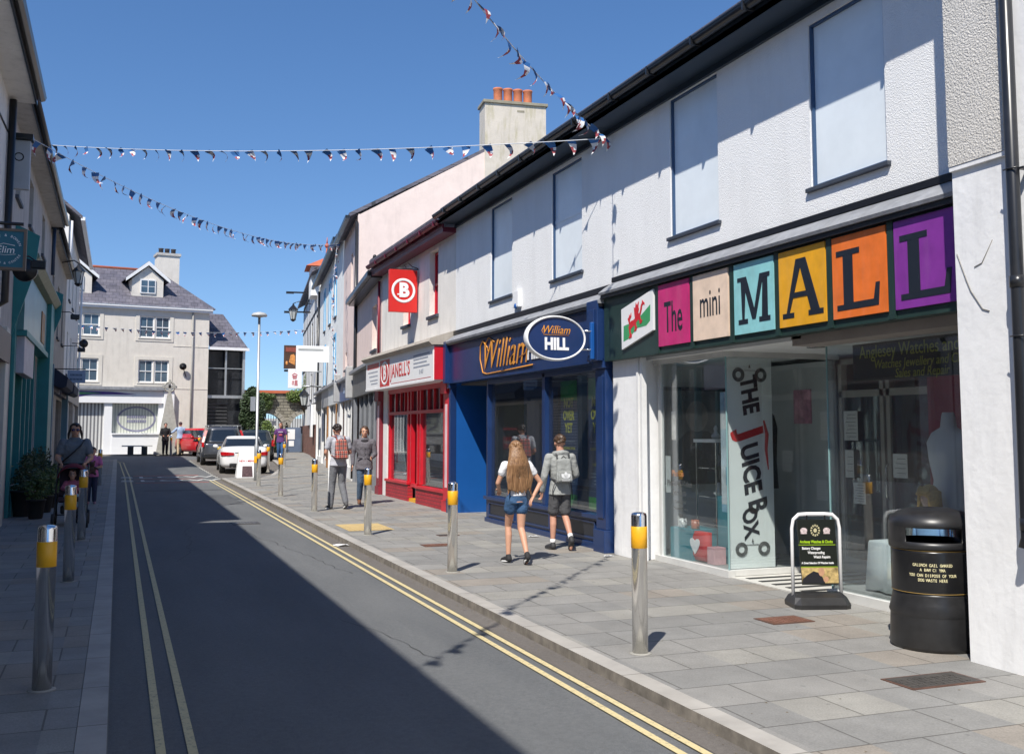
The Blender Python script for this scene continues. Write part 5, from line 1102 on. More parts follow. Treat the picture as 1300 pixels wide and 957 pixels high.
for i in range(3):
    m=MB(); m.lathe([(.13,0),(.14,.3),(.17,.34)],(-2.1+i*.36,3.95,bz(12.3)),10); m.build('chimney_pot',mat('dark_pot',(.06,.05,.05),.8),c_,False)
for cx in (bu(1.42),bu(-2.35),bu(-6.2)):
    m=MB(); m.prism([(cx-.85,.75,bz(9.2)),(cx+.85,.75,bz(9.2)),(cx+.85,.75,bz(10.25)),(cx,.75,bz(11.0)),(cx-.85,.75,bz(10.25))],(0,2.6,0)); dm=m.build('dormer',M_BANK,bk,False)
    m=MB()
    for s in (-1,1): m.prism([(cx,.55,bz(11.28)),(cx+s*1.2,.55,bz(10.26)),(cx+s*1.2,.55,bz(10.08)),(cx,.55,bz(11.05))],(0,.12,0))
    m.build('bargeboard',W_PAINT,dm,False)
    m=MB()
    for s in (-1,1): m.prism([(cx,.62,bz(11.30)),(cx+s*1.22,.62,bz(10.27)),(cx+s*1.22,.62,bz(10.2)),(cx,.62,bz(11.22))],(0,3.2,0))
    m.build('dormer_roof',M_SLATE,dm,False)
    m=MB(); m.box(cx-.42,cx+.42,.68,.74,bz(9.45),bz(10.25)); wn=m.build('window',W_PAINT,dm,False)
    for a,b in ((-.36,-.03),(.03,.36)):
        for c,d in ((9.52,9.83),(9.88,10.18)):
            m=MB(); m.box(cx+a,cx+b,.665,.679,bz(c),bz(d)); m.build('pane',MATS['blue_grey_pane'],wn,False)
m=MB(); m.tube([(bu(3.78),-.08,bz(8.5)),(bu(3.78),-.08,0)],.05,8); m.build('drainpipe',mat('grey_pipe',(.3,.29,.27),.5),bk,False)
m=MB()
for z in (4.05,6.45): m.fbox(FB,bu(2.75),0,bz(z),bz(z)+.04,0,.02)
m.build('string_course',MATS['pale_beige_surround'],bk,False)
# shopfront
m=MB(); m.fbox(FB,bu(-10),bu(2.75),bz(3.93),bz(4.1),0,.4,.01); m.build('cornice',M_LEAD,bk,False)
m=MB(); m.fbox(FB,bu(-10),bu(2.35),bz(3.22),bz(3.93),0,.2); m.build('fascia',M_BRWHITE,bk,False)
m=MB()
top_=[(bu(-10),bz(3.9)),(bu(-2),bz(3.86)),(bu(-.4),bz(3.82)),(bu(.9),bz(3.70)),(bu(-.4),bz(3.68)),(bu(-1.4),bz(3.66)),(bu(-2.2),bz(3.52)),(bu(-10),bz(3.4))]
m.fprism(FB,top_,.2,.215); m.build('purple_swoosh',mat('purple_swoosh',(.07,.03,.25),.4),bk,False)
m=MB(); m.fprism(FB,[(bu(-10),bz(3.8)),(bu(-2),bz(3.79)),(bu(-.9),bz(3.75)),(bu(-2),bz(3.64)),(bu(-10),bz(3.6))],.2155,.225); m.build('green_swoosh',mat('green_swoosh',(.1,.35,.15),.4),bk,False)
m=MB()
m.fbox(FB,bu(2.3),bu(2.85),-.0,bz(3.93),-.05,.3,.02); m.fbox(FB,bu(-.75),bu(-.35),0,bz(3.25),-.25,.1); m.fbox(FB,bu(-.35),bu(2.3),0,bz(1.55),-.25,.12); m.fbox(FB,bu(-.35),bu(2.3),bz(1.5),bz(1.58),-.25,.2); m.fbox(FB,bu(2.05),bu(2.3),bz(1.5),bz(3.25),-.25,.06)
m.fbox(FB,bu(-9.8),bu(-9.4),0,bz(3.25),-.25,.1); m.fbox(FB,bu(-4.2),bu(-3.8),0,bz(3.25),-.25,.1); m.build('shopfront_frame',M_BRWHITE,bk,False)
def stripes(name,c1,c2,scale,ring=False):
    mm,nt,b,out=nodes_of(name); tc=N(nt,'ShaderNodeTexCoord'); sp=N(nt,'ShaderNodeSeparateXYZ'); nt.links.new(tc.outputs['Object'],sp.inputs[0])
    w=N(nt,'ShaderNodeMath',operation='MULTIPLY'); nt.links.new(sp.outputs[0],w.inputs[0]); w.inputs[1].default_value=scale
    s=N(nt,'ShaderNodeMath',operation='SINE'); nt.links.new(w.outputs[0],s.inputs[0])
    r=N(nt,'ShaderNodeMapRange'); r.inputs[1].default_value=-.5; r.inputs[2].default_value=.4; nt.links.new(s.outputs[0],r.inputs[0])
    mx=N(nt,'ShaderNodeMix',data_type='RGBA'); nt.links.new(r.outputs[0],mx.inputs[0]); mx.inputs[6].default_value=rgb(c2); mx.inputs[7].default_value=rgb(c1)
    nt.links.new(mx.outputs[2],b.inputs['Base Color']); b.inputs['Roughness'].default_value=.6; MATS[name]=mm; return mm
m=MB(); m.fbox(FB,bu(-3.8),bu(-.75),.05,bz(3.22),-.2,-.18); m.build('roller_shutter',stripes('shutter_stripes',(.6,.6,.58),(.16,.16,.17),34),bk,False)
m=MB(); m.fbox(FB,bu(-9.4),bu(-4.2),.05,bz(3.22),-.2,-.18); m.build('roller_shutter',MATS['shutter_stripes'],bk,False)
m=MB(); m.fbox(FB,bu(-.35),bu(2.05),bz(1.58),bz(3.22),-.2,-.18); bl_=m.build('window_blind',stripes('blind_stripes',(.60,.62,.54),(.38,.40,.36),40),bk,False)
m=MB(); cxx,czz=bu(.95),bz(2.35)
m.loft([[FB(cxx+(.98+.05*p)*math.cos(2*PI*i/40),czz+(.66+.05*p)*math.sin(2*PI*i/40),-.178+q) for p,q in ((-1,0),(1,0),(1,.006),(-1,.006))] for i in range(41)],cap=False,smooth=False)
for i in range(9): 
    for z in (.12,-.12): m.fbox(FB,cxx-.5+i*.115,cxx-.41+i*.115,czz+z-.08,czz+z+.08,-.18,-.17)
m.build('round_emblem',mat('emblem_grey_purple',(.2,.2,.28),.5,.3,6),bl_,False)
# satellite dish / clock on the wall
t=thing('satellite_dish','small dark satellite dish on the beige wall beside its drainpipe','dish',(3.3,60.5,5.3))
m=MB(); m.lathe([(.02,.0),(.13,.03),(.2,.07)],(0,0,0),14); o_=m.build('dish',M_BLACK,t,False); o_.rotation_euler=(R(80),0,0)
m=MB(); m.tube([(0,0,0),(.1,.15,-.3),(.25,.3,-.7)],.025,6); m.build('bracket_arm',M_BLACK,t,False)
# monument
mo=thing('stone_cross','grey tapering stone monument topped by a ringed cross beside the bank shopfront','monument',(2.75,58.8,.43))
x,y,z=2.55,58.8,.43
m=MB(); m.loft([[(x+sx*w,y+sy*w*.5,z+h) for sx,sy in ((-1,-1),(1,-1),(1,1),(-1,1))] for h,w in ((0,.75),(.15,.72),(.16,.6),(1.2,.45),(2.6,.22),(3.3,.1))],smooth=False); m.build('shaft',mat('monument_stone',(.36,.35,.31),.9,.15,6,dirt=.3,bump=.5,bs=20),mo)
m=MB(); m.loft([[(x+(.26+.05*math.cos(b))*math.cos(2*PI*i/20),y+.05*math.sin(b),z+3.65+(.26+.05*math.cos(b))*math.sin(2*PI*i/20)) for b in [k*PI/3 for k in range(6)]] for i in range(21)],cap=False); m.box(x-.38,x+.38,y-.06,y+.06,z+3.59,z+3.71); m.box(x-.06,x+.06,y-.06,y+.06,z+3.2,z+4.05); m.build('cross_head',MATS['monument_stone'],mo)
be=thing('bench','low white bench with dark supports in front of the white shop window','bench',(1.2,58.9,.43))
m=MB()
for i in range(3): m.box(.2,1.75,58.7+i*.15,58.82+i*.15,.86,.92)
m.build('seat',mat('bench_grey',(.45,.45,.43),.6),be)
for xx in (.5,1.2):
    m=MB(); m.box(xx,xx+.3,58.75,59.1,.43,.86); m.build('leg',M_BLACK,be)
# modern glazed extension
ex=thing('glazed_stair_block','modern glazed stair block with a sloping slate roof beside the beige building','building',(5.6,61.4,.43),R(8))
m=MB(); m.prism([(.02,0,5.95),(2.15,0,5.95),(1.1,3,8.2),(.02,3,8.2)],(0,0,.1)) if 0 else m.poly([(.0-.9,-.3,6.05),(1.35,-.3,6.05),(.45,2.4,8.3),(-.9,2.4,8.3)]); m.poly([(1.35,-.3,6.05),(1.35,4,6.05),(.45,2.4,8.3)]); m.poly([(-.9,-.3,5.95),(1.35,-.3,5.95),(1.35,4,5.95),(-.9,4,5.95)]); m.build('roof',M_SLATE,ex,False)
m=MB(); m.box(-.9,1.38,-.36,-.28,5.92,6.08); m.build('gutter',M_PLWHITE,ex,False)
m=MB(); m.box(-.9,1.2,.3,3.5,-.3,5.9); m.build('dark_wall',mat('dark_glazing',(.018,.02,.024),.12,.4,1.5),ex,False)
m=MB()
for xx in (.1,1.12): m.box(xx-.03,xx+.07,-.06,.05,3.2,5.95)
m.box(1.08,1.22,-.1,.04,-.3,5.95); m.box(-.9,1.2,-.08,.05,3.15,3.32); m.build('steel_frame',M_GALV,ex,False)
m=MB()
for z in (1.55,4.85): 
    m.box(-.9,1.1,-.05,-.01,z,z+.05)
for xx in (-.1,.85): m.box(xx,xx+.05,-.05,-.01,.0,1.6)
for xx in (.1,): m.box(xx,xx+.04,-.05,-.01,3.3,4.9)
m.build('handrail',M_GALV,ex,False)
m=MB()
for i in range(9): m.box(-.8,.3,.2,.29,1.2+i*.2,1.25+i*.2)
m.build('stair_tread',mat('stair_grey',(.08,.08,.085),.6),ex,False)
ra=thing('railings','black vertical bar railings in front of the glazed stair block','fence',(7,60.2,.43))
m=MB()
for i in range(34): m.cyl((4.9+i*.13,60.4,.43),(4.9+i*.13,60.4,1.75),.015,None,5)
m.build('bars',M_BLACK,ra); m=MB(); m.box(4.85,9.3,60.38,60.42,1.6,1.64); m.box(4.85,9.3,60.38,60.42,.55,.59); m.build('rail',M_BLACK,ra)

# stone wall with arches
M_STONE=bricks('rubble_stone',(.20,.185,.15),(.28,.26,.21),(.12,.11,.09),.42,.18,.02,.95,'XZ',1,.35,.43,dist=.02)
sw=thing('stone_wall','old rubble stone wall with two arched gateways behind the parked cars','wall',(9.5,62.5,.43))
def archw(mb,x0,x1,z0,z1,arcs,y0,y1):
    # wall of columns with semicircular openings, built from thin vertical strips
    n=110
    for i in range(n):
        a=x0+(x1-x0)*i/n; b=x0+(x1-x0)*(i+1)/n; c=(a+b)/2; zb=None
        for cx_,r,zs in arcs:
            if abs(c-cx_)<r: zb=zs+math.sqrt(max(0,r*r-(c-cx_)**2))
        if zb is None: mb.box(a,b,y0,y1,z0,z1)
        else: mb.box(a,b,y0,y1,zb,z1)
m=MB(); archw(m,6.6,16,.3,3.95,[(8.25,1.0,1.75),(10.6,1.0,1.75)],62.5,63.1); m.build('wall',M_STONE,sw)
m=MB(); m.box(6.6,16,62.4,63.2,3.95,4.12); m.build('wall_coping',mat('red_tile',(.5,.13,.06)),sw)
def vous(cx,r,zs):
    q=MB()
    for i in range(13):
        a=PI*i/13; b=PI*(i+.9)/13
        q.prism([(cx+r*math.cos(a),62.42,zs+r*math.sin(a)),(cx+(r+.28)*math.cos(a),62.42,zs+(r+.28)*math.sin(a)),(cx+(r+.28)*math.cos(b),62.42,zs+(r+.28)*math.sin(b)),(cx+r*math.cos(b),62.42,zs+r*math.sin(b))],(0,.077,0))
    return q
for cx in (8.25,10.6): vous(cx,1.0,1.75).build('arch_stones',mat('arch_stone',(.3,.28,.24),.9,.2),sw)
for k,(cx,lab) in enumerate(((8.25,'left'),(10.6,'right'))):
    gt=thing('arch_gate','barred gate in the %s arch of the stone wall'%lab,'gate',(cx,62.8,.43),0,'barred gates in the stone arches')
    q=MB()
    for i in range(13):
        x=cx-.9+i*.15; q.cyl((x,62.8,.43),(x,62.8,1.75+math.sqrt(max(.01,1-(x-cx)**2))-.05),.018,None,5)
    q.box(cx-1,cx+1,62.78,62.82,1.7,1.76); q.build('bars',M_BLACK,gt)
    q=MB(); q.box(cx-1,cx+1,62.83,62.87,.43,1.55); q.build('gate_panel',mat('blue_grey_gate',(.10,.13,.17),.6,.2),gt)
    q=MB(); q.box(cx+.1,cx+.6,62.70,62.73,1.75,2.3); q.build('notice',M_PLWHITE,gt)
bkl=MB(); bkl.box(6.6,16,75,75.2,.3,2.6); tag(bkl.build('garden_wall',mat('pale_wall_beyond',(.55,.55,.53),.8,.1)),'pale wall seen through the stone arches','wall')
sn=thing('notice_board','blue board with white notices at the foot of the old stone wall','notice board',(9.6,61.5,.43))
m=MB(); m.box(9.25,10.15,61.6,61.68,.45,1.9); m.build('board',mat('board_blue',(.12,.16,.24),.5),sn); m=MB(); m.box(9.35,9.8,61.58,61.599,1.2,1.8); m.box(9.45,9.75,61.58,61.599,.8,1.12); m.build('notice',M_BRWHITE,sn)
for xx in (9.25,10.1):
    m=MB(); m.box(xx,xx+.05,61.68,61.73,.43,1.9); m.build('post',M_WOOD,sn)

# ------------------------------------------------------------------ street furniture
def bollard(x,y,label,group,h=1.03,first=[None]):
    if first[0] is None:
        t=thing('bollard',label,'bollard',(x,y,G(y)),0,group)
        MB().lathe([(.058,-.02),(.058,.765),(.0585,.766)],(0,0,0),28).build('post',M_STEEL,t,False)
        MB().lathe([(.0585,.765),(.0605,.767),(.0605,.922),(.0585,.924)],(0,0,0),28).build('yellow_band',M_YEL,t,False)
        MB().lathe([(.0585,.924),(.058,.925),(.058,h-.03),(.054,h-.012),(.03,h-.003),(.001,h)],(0,0,0),28).build('cap',M_STEEL,t,False)
        MB().lathe([(.085,.0),(.085,.004),(.06,.008)],(0,0,0),20).build('base_collar',mat('mortar_collar',(.3,.29,.26),.9,.2,20),t,False)
        first[0]=t; return t
    s=first[0]; t=s.copy(); col.objects.link(t); t.location=(x,y,G(y)); t['label']=label; t['group']=group
    t.rotation_euler=(random.uniform(-.008,.008),random.uniform(-.008,.008),random.random()*3)
    for ch in s.children: c=ch.copy(); col.objects.link(c); c.parent=t
    return t
gr='steel bollards along the right kerb'; gl_='steel bollards along the left kerb'
bollard(3.64,6.86,'steel bollard nearest the camera on the right pavement, before the swing sign',gr)
bollard(3.64,11.42,'steel bollard on the right kerb left of the walking girl',gr)
bollard(3.65,15.76,'steel bollard beside the buff tactile paving, in front of the woman in grey',gr)
bollard(3.67,20.52,'steel bollard just left of the man with the red backpack',gr)
bollard(3.70,25.24,'steel bollard midway between the white pavement board and the man with the backpack',gr)
bollard(3.75,29.84,'steel bollard in line with the lamp post, before the white pavement board',gr)
bollard(5.25,39.09,'steel bollard right behind the white coupe, left of the man in purple',gr)
bollard(6.5,43.52,'steel bollard immediately right of the man in purple',gr)
bollard(4.9,37.6,'steel bollard at the rear bumper corner of the white coupe',gr) if 0 else None
bollard(-.42,6.5,'steel bollard nearest the camera on the shaded left pavement',gl_) if 0 else None
bollard(-.40,7.25,'steel bollard nearest the camera on the shaded left pavement',gl_)
bollard(-.45,12.15,'second steel bollard from the camera on the left pavement, in front of the pushchair',gl_)
bollard(-.46,16.5,'third steel bollard from the camera on the left pavement, beside the pushchair',gl_)
bollard(-.46,31.8,'steel bollard behind the child in pink on the left pavement',gl_)
bollard(2.62,56.9,'far steel bollard between the woman in black and the man in the blue shirt',gr) 
bollard(3.9,55.0,'far steel bollard right of the man in the blue shirt, before the grey estate car',gr)
lp=thing('lamp_post','slim white-grey lamp post with a flat round head beside the parked white car','street lamp',(4.08,33.1,G(33)))
m=MB(); m.lathe([(.07,0),(.07,1.1),(.045,1.15),(.04,5.15)],(4.08,33.1,G(33)),14); m.build('pole',M_GALV,lp)
m=MB(); m.lathe([(.04,5.2),(.1,5.22),(.24,5.24),(.25,5.28),(.2,5.34),(.05,5.38)],(4.08,33.1,.06),20); m.build('lamp_head',mat('lamp_grey',(.5,.5,.48),.4),lp)
m=MB(); m.box(3.86,4.02,33.08,33.1,2.3,2.75); m.build('sign_plate',M_GALV,lp)
m=MB(); m.lathe([(.0715,.55),(.073,.56),(.073,.75),(.0715,.76)],(4.08,33.1,G(33)),14); m.build('yellow_band',M_YEL,lp)
wb=thing('pavement_board','white pavement A-board with red lettering and a dark picture beside the white coupe','sandwich board',(4.02,35.3,G(35.3)))
gg=G(35.3)
m=MB(); m.hexa([Vector(v) for v in ((3.70,35.1,gg),(4.38,35.1,gg),(4.38,35.14,gg),(3.70,35.14,gg),(3.80,35.35,gg+1.0),(4.30,35.35,gg+1.0),(4.30,35.39,gg+1.0),(3.80,35.39,gg+1.0))]); m.build('front_panel',M_BRWHITE,wb)
m=MB(); m.hexa([Vector(v) for v in ((3.70,35.6,gg),(4.38,35.6,gg),(4.38,35.64,gg),(3.70,35.64,gg),(3.80,35.395,gg+1.0),(4.30,35.395,gg+1.0),(4.30,35.42,gg+1.0),(3.80,35.42,gg+1.0))]); m.build('back_panel',M_BRWHITE,wb)
m=MB(); m.hexa([Vector(v) for v in ((3.87,35.095,gg+.03),(4.22,35.095,gg+.03),(4.22,35.1,gg+.03),(3.87,35.1,gg+.03),(3.89,35.18,gg+.38),(4.20,35.18,gg+.38),(4.20,35.19,gg+.38),(3.89,35.19,gg+.38))]); m.build('picture',mat('dark_red_photo',(.09,.05,.055),.5,.5,20),wb)
m=MB(); m.text('NEW • MENU',(4.04,35.223,gg+.55),(1,0,0),(0,.25,1),.085,extrude=.001,bold=.001); m.build('red_lettering',M_LR,wb)

# litter bin
bi=thing('litter_bin','black dome-topped litter bin with pale lettering beside the near white building','litter bin',(5.90,6.27,G(6.3)))
bx,by,bzz=5.88,6.31,G(6.3); KR=1.2
def sq(r,z,k=.5):   # rounded shape
    return [(bx+r*KR*math.cos(2*PI*i/32),by+r*KR*math.sin(2*PI*i/32),bzz+z) for i in range(32)]
m=MB(); m.loft([sq(.26,0),sq(.27,.03),sq(.262,.24),sq(.262,.25),sq(.27,.27),sq(.255,.34),sq(.245,.40),sq(.245,.42)]); m.build('base',M_PLBLACK,bi)
m=MB(); m.loft([sq(.248,.42),sq(.25,.43),sq(.25,.72),sq(.248,.735)]); m.build('body',mat('bin_gloss_black',(.012,.012,.013),.28,.2,12,dirt=.15),bi)
m=MB()
for z in (.425,.738): m.loft([sq(.249,z-.003),sq(.252,z),sq(.249,z+.003)])
m.build('gold_band',mat('dull_gold',(.3,.19,.05),.5),bi)
# hood with two openings
m=MB(); n=32
def ring(r,z): return [Vector((bx+r*KR*math.cos(2*PI*i/n),by+r*KR*math.sin(2*PI*i/n),bzz+z)) for i in range(n)]
hood=[(.252,.74),(.262,.755),(.262,.80),(.262,.905),(.262,.93),(.25,.97),(.20,1.015),(.12,1.04),(.01,1.05)]
rings=[ring(r,z) for r,z in hood]; fa=math.atan2(-by,-bx)
for k in range(len(rings)-1):
    for i in range(n):
        a=2*PI*(i+.5)/n; dlt=abs((a-fa+PI)%(2*PI)-PI)
        if k==2 and (dlt<.72 or dlt>PI-.72): continue
        j=(i+1)%n; q_=[rings[k][i],rings[k][j],rings[k+1][j],rings[k+1][i]]; m.poly(q_)
hd=m.build('hood',M_PLBLACK,bi); so=hd.modifiers.new('s','SOLIDIFY'); so.thickness=.012
for p in hd.data.polygons: p.use_smooth=True
m=MB(); m.loft([ring(.235,.70),ring(.235,.745)]); m.build('liner',M_BLACK,bi)
m=MB(); rd=Vector((bx,by,0)).normalized(); rt_=Vector((rd.y,-rd.x,0))
for z,txt in ((.635,'GALLWCH GAEL GWARED'),(.60,'A BAW CI YMA'),(.56,'YOU CAN DISPOSE OF YOUR'),(.525,'DOG WASTE HERE')):
    # each character set on the curved body
    sz=.030; wch=.0150; L_=len(txt)
    for i,c in enumerate(txt):
        if c==' ': continue
        ang=(i-(L_-1)/2)*wch/.302
        dirv=(Matrix.Rotation(ang,3,'Z')@(-rd)); p=Vector((bx,by,bzz+z))+dirv*.3012
        m.text(c,p,Vector((-dirv.y,dirv.x,0)),(0,0,1),sz,extrude=.0008,bold=.0006,xs=.72)
m.build('lettering',mat('pale_gold_lettering',(.75,.68,.4),.5),bi)

# swing A-board
ab=thing('swing_sign','white framed swing sign with a black poster for watches and clocks on the paving','sandwich board',(6.13,8.05,G(8)),R(-18)); ab.scale=(.84,.9,1)
z0=.0
m=MB(); m.tube([(-.27,0,.05),(-.27,0,.72),(-.25,0,.80),(-.19,0,.845),(-.1,0,.85),(.1,0,.85),(.19,0,.845),(.25,0,.80),(.27,0,.72),(.27,0,.05)],.019,10); m.build('frame',M_PLWHITE,ab,False)
m=MB(); m.loft([[(sx*w,sy*d,h) for sx,sy in ((-1,-.8),(-.8,-1),(.8,-1),(1,-.8),(1,.8),(.8,1),(-.8,1),(-1,.8))] for h,w,d in ((0,.31,.2),(.04,.315,.205),(.10,.29,.14),(.13,.26,.06))],smooth=False); m.build('base',M_PLBLACK,ab,False)
ca=F('C',-.012)
m=MB(); m.hexa([Vector(v) for v in ((-.17,-.012,.20),(.245,-.012,.20),(.245,.0,.20),(-.17,.0,.20),(-.215,-.012,.80),(.215,-.012,.80),(.215,0,.80),(-.215,0,.80))],.002); pa=m.build('poster_panel',mat('poster_black',(.015,.018,.015),.35,.1),ab,False)
m=MB(); m.box(-.11,-.095,-.015,.0,.80,.84); m.box(.095,.11,-.015,0,.80,.84); m.build('hook',M_BLACK,ab,False)
g_=mat('lime_lettering',(.45,.7,.02),.4)
m=MB(); m.ftext(ca,'Anglesey Watches & Clocks',0.0,.595,.001,.037,extrude=.0006,bold=.0008,xs=.88); m.fbox(ca,-.205,.215,.565,.569,.0005,.0015); m.fbox(ca,-.18,.235,.362,.366,.0005,.0015); m.build('green_lettering',g_,pa,False)
m=MB()
for t_,x_,z_ in (('Battery Changes',-.06,.535),('Waterproofing',-.005,.495),('Watch Repairs',.06,.455),('A Great Selection Of Watches Inside',.01,.40)):
    m.ftext(ca,t_,x_,z_,.001,.034 if z_>.42 else .026,extrude=.0006,bold=.0008,xs=.92)
m.build('white_lettering',M_BRWHITE,pa,False)
m=MB()
for x_ in (-.14,.12): m.fprism(ca,[(x_+.04*math.cos(a*PI/8),.70+.026*math.sin(a*PI/8)) for a in range(16)],.0005,.0015); m.fbox(ca,x_-.035,x_+.035,.668,.682,.0005,.002)
m.build('badge',mat('badge_pale',(.6,.5,.5),.4,.4,40),pa,False)
m=MB()
for i in range(12):
    a=i*PI/6; m.fprism(ca,[(-.01+.055*math.cos(a+q)+0, .70+.055*math.sin(a+q)) if r_ else (-.01+.035*math.cos(a+q),.70+.035*math.sin(a+q)) for q,r_ in ((-.12,0),(-.16,1),(.16,1),(.12,0))],.0005,.0015)
m.fprism(ca,[(-.01+.02*math.cos(a*PI/6),.70+.02*math.sin(a*PI/6)) for a in range(12)],.0005,.0015)
m.build('sun_dial',mat('dial_gold',(.55,.5,.3),.4),pa,False)
m=MB(); m.fprism(ca,[(-.165,.215),(.243,.215),(.238,.358),(-.18,.358)],.0005,.001); m.build('photo_background',mat('photo_tan',(.45,.33,.14),.4,.6,22),pa,False)
m=MB(); m.fprism(ca,[(-.165,.215),(.09,.215),(.06,.27),(.02,.31),(-.04,.325),(-.11,.29),(-.165,.25)],.0012,.0016); m.build('photo_jacket',mat('photo_black',(.02,.02,.025),.4),pa,False)
m=MB(); m.fprism(ca,[(.05+.035*math.cos(a*PI/8)-.0,.318+.04*math.sin(a*PI/8)) for a in range(16)],.0018,.002); m.fprism(ca,[(.10+.03*math.cos(a*PI/8),.25+.028*math.sin(a*PI/8)) for a in range(16)],.0018,.002); m.build('photo_skin',mat('photo_skin',(.5,.28,.17),.4,.15,30),pa,False)

# ------------------------------------------------------------------ bunting
bm_=[mat('pennant_blue',(.03,.14,.38),.7,.1),mat('pennant_white',(.75,.75,.75),.7,.05),mat('pennant_red',(.30,.05,.06),.7,.3,20)]
PEN=[]
def pennant_mesh(seed):
    rr=random.Random(seed); bm=bmesh.new(); W=.155;H=.215; n=5
    rows=[]; tw=rr.uniform(-1.2,1.2); sw_=rr.uniform(-.5,.5); cur=rr.uniform(.03,.1)
    for j in range(n+1):
        t=j/n; w=W*(1-t)
        row=[]
        for i in range(3):
            x=(i/2-.5)*w; a=tw*t; yy=x*math.sin(a)+math.sin(t*PI)*cur; xx=x*math.cos(a)+sw_*t*H*.7
            row.append(bm.verts.new((xx,yy+rr.uniform(-.004,.004),-t*H*math.cos(sw_*t))))
        rows.append(row)
    for j in range(n):
        for i in range(2):
            try:
                f=bm.faces.new((rows[j][i],rows[j][i+1],rows[j+1][i+1],rows[j+1][i])); f.material_index= (0 if j<1 else (2 if (j in (2,3) and i==seed%2) or j==3 else (1 if j>1 or seed%3 else 0)))
                f.smooth=True
            except ValueError: pass
    me=bpy.data.meshes.new('pennant'); bm.to_mesh(me); bm.free()
    for q in bm_: me.materials.append(q)
    return me
PEN=[pennant_mesh(i) for i in range(9)]
def bunting(label,P0,P1,sag,n,pts=None,t0=.0,t1=1.0,scale=1.0):
    P0=Vector(P0);P1=Vector(P1)
    f=(lambda t:P0.lerp(P1,t)+Vector((0,0,-sag*4*t*(1-t)))) if pts is None else pts
    t=thing('bunting_string',label,'bunting',f(0),0,'bunting strings across the street')
    m=MB(); K=60; m.tube([f(i/K) for i in range(K+1)],.006 if scale<1.3 else .012,5); m.build('cord',mat('bunting_cord',(.7,.72,.75),.7),t)
    base=f(0)
    for i in range(n):
        tt=t0+(t1-t0)*(i+.5)/n; p=f(tt); d=(f(min(1,tt+.01))-f(max(0,tt-.01)))
        o=bpy.data.objects.new('pennant',PEN[(i*5+3)%9]); col.objects.link(o); o.parent=t; o.location=p-base
        o.rotation_euler=(random.uniform(-.5,.5),random.uniform(-.35,.35),math.atan2(d.y,d.x)+random.uniform(-.5,.5)); o.scale=(scale,)*3
    return t
bunting('bunting string from the white building gutter up over the near road',(6.0,12.1,5.56),(-1.5,2.9,6.4),.55,44)
bunting('bunting string running nearly level across the middle of the sky',(-1.5,22.4,7.45),(6.0,12.15,5.58),.15,36)
bunting('bunting string sagging from the left eaves down to the tall pink house',(-1.5,18.6,6.55),(7.1,35.5,8.25),.6,50,scale=1.15)
bunting('farthest bunting string across the front of the beige building',(-2.1,57,7.15),(9.6,57,7.3),.28,30,scale=1.25)
def ve(t):
    a=Vector((7.0,35.5,8.2)); b=Vector((6.6,33.5,3.2)); p=a.lerp(b,t); p.x-=.35*math.sin(PI*t)*.4; return p
bunting('bunting string hanging down the front of the tall pink house',(7,35.5,8.2),(6.6,33.5,3.2),0,24,pts=ve)
# ------------------------------------------------------------------ cars
dgcall=lambda: bpy.context.evaluated_depsgraph_get()
def bake(o):
    me=bpy.data.meshes.new_from_object(o.evaluated_get(dgcall())); old=o.data; o.modifiers.clear(); o.data=me; bpy.data.meshes.remove(old); return o
def carpaint(name,c,metal=.0):
    m=mat(name,c,.28,.04,3,metal=metal,coat=.6,obj=True); return m
M_TYRE=mat('tyre_rubber',(.02,.02,.02),.75,.2); M_RIM=mat('alloy_rim',(.4,.4,.42),.3,.1,metal=.9)
M_CGL=mat('car_glass',(.015,.02,.025),.04,.2,1,spec=.9,obj=True); M_TAIL=mat('tail_lens',(.45,.01,.015),.15,.15,20,obj=True); M_HEAD=mat('head_lens',(.6,.62,.62),.1,.2,20,obj=True)
def supell(cx,cy,hw,hl,z,n=40,e=.32):
    out=[]
    for i in range(n):
        a=2*PI*(i+.5)/n; c,s=math.cos(a),math.sin(a)
        out.append(Vector((cx+hw*math.copysign(abs(c)**e,c),cy+hl*math.copysign(abs(s)**e,s),z)))
    return out
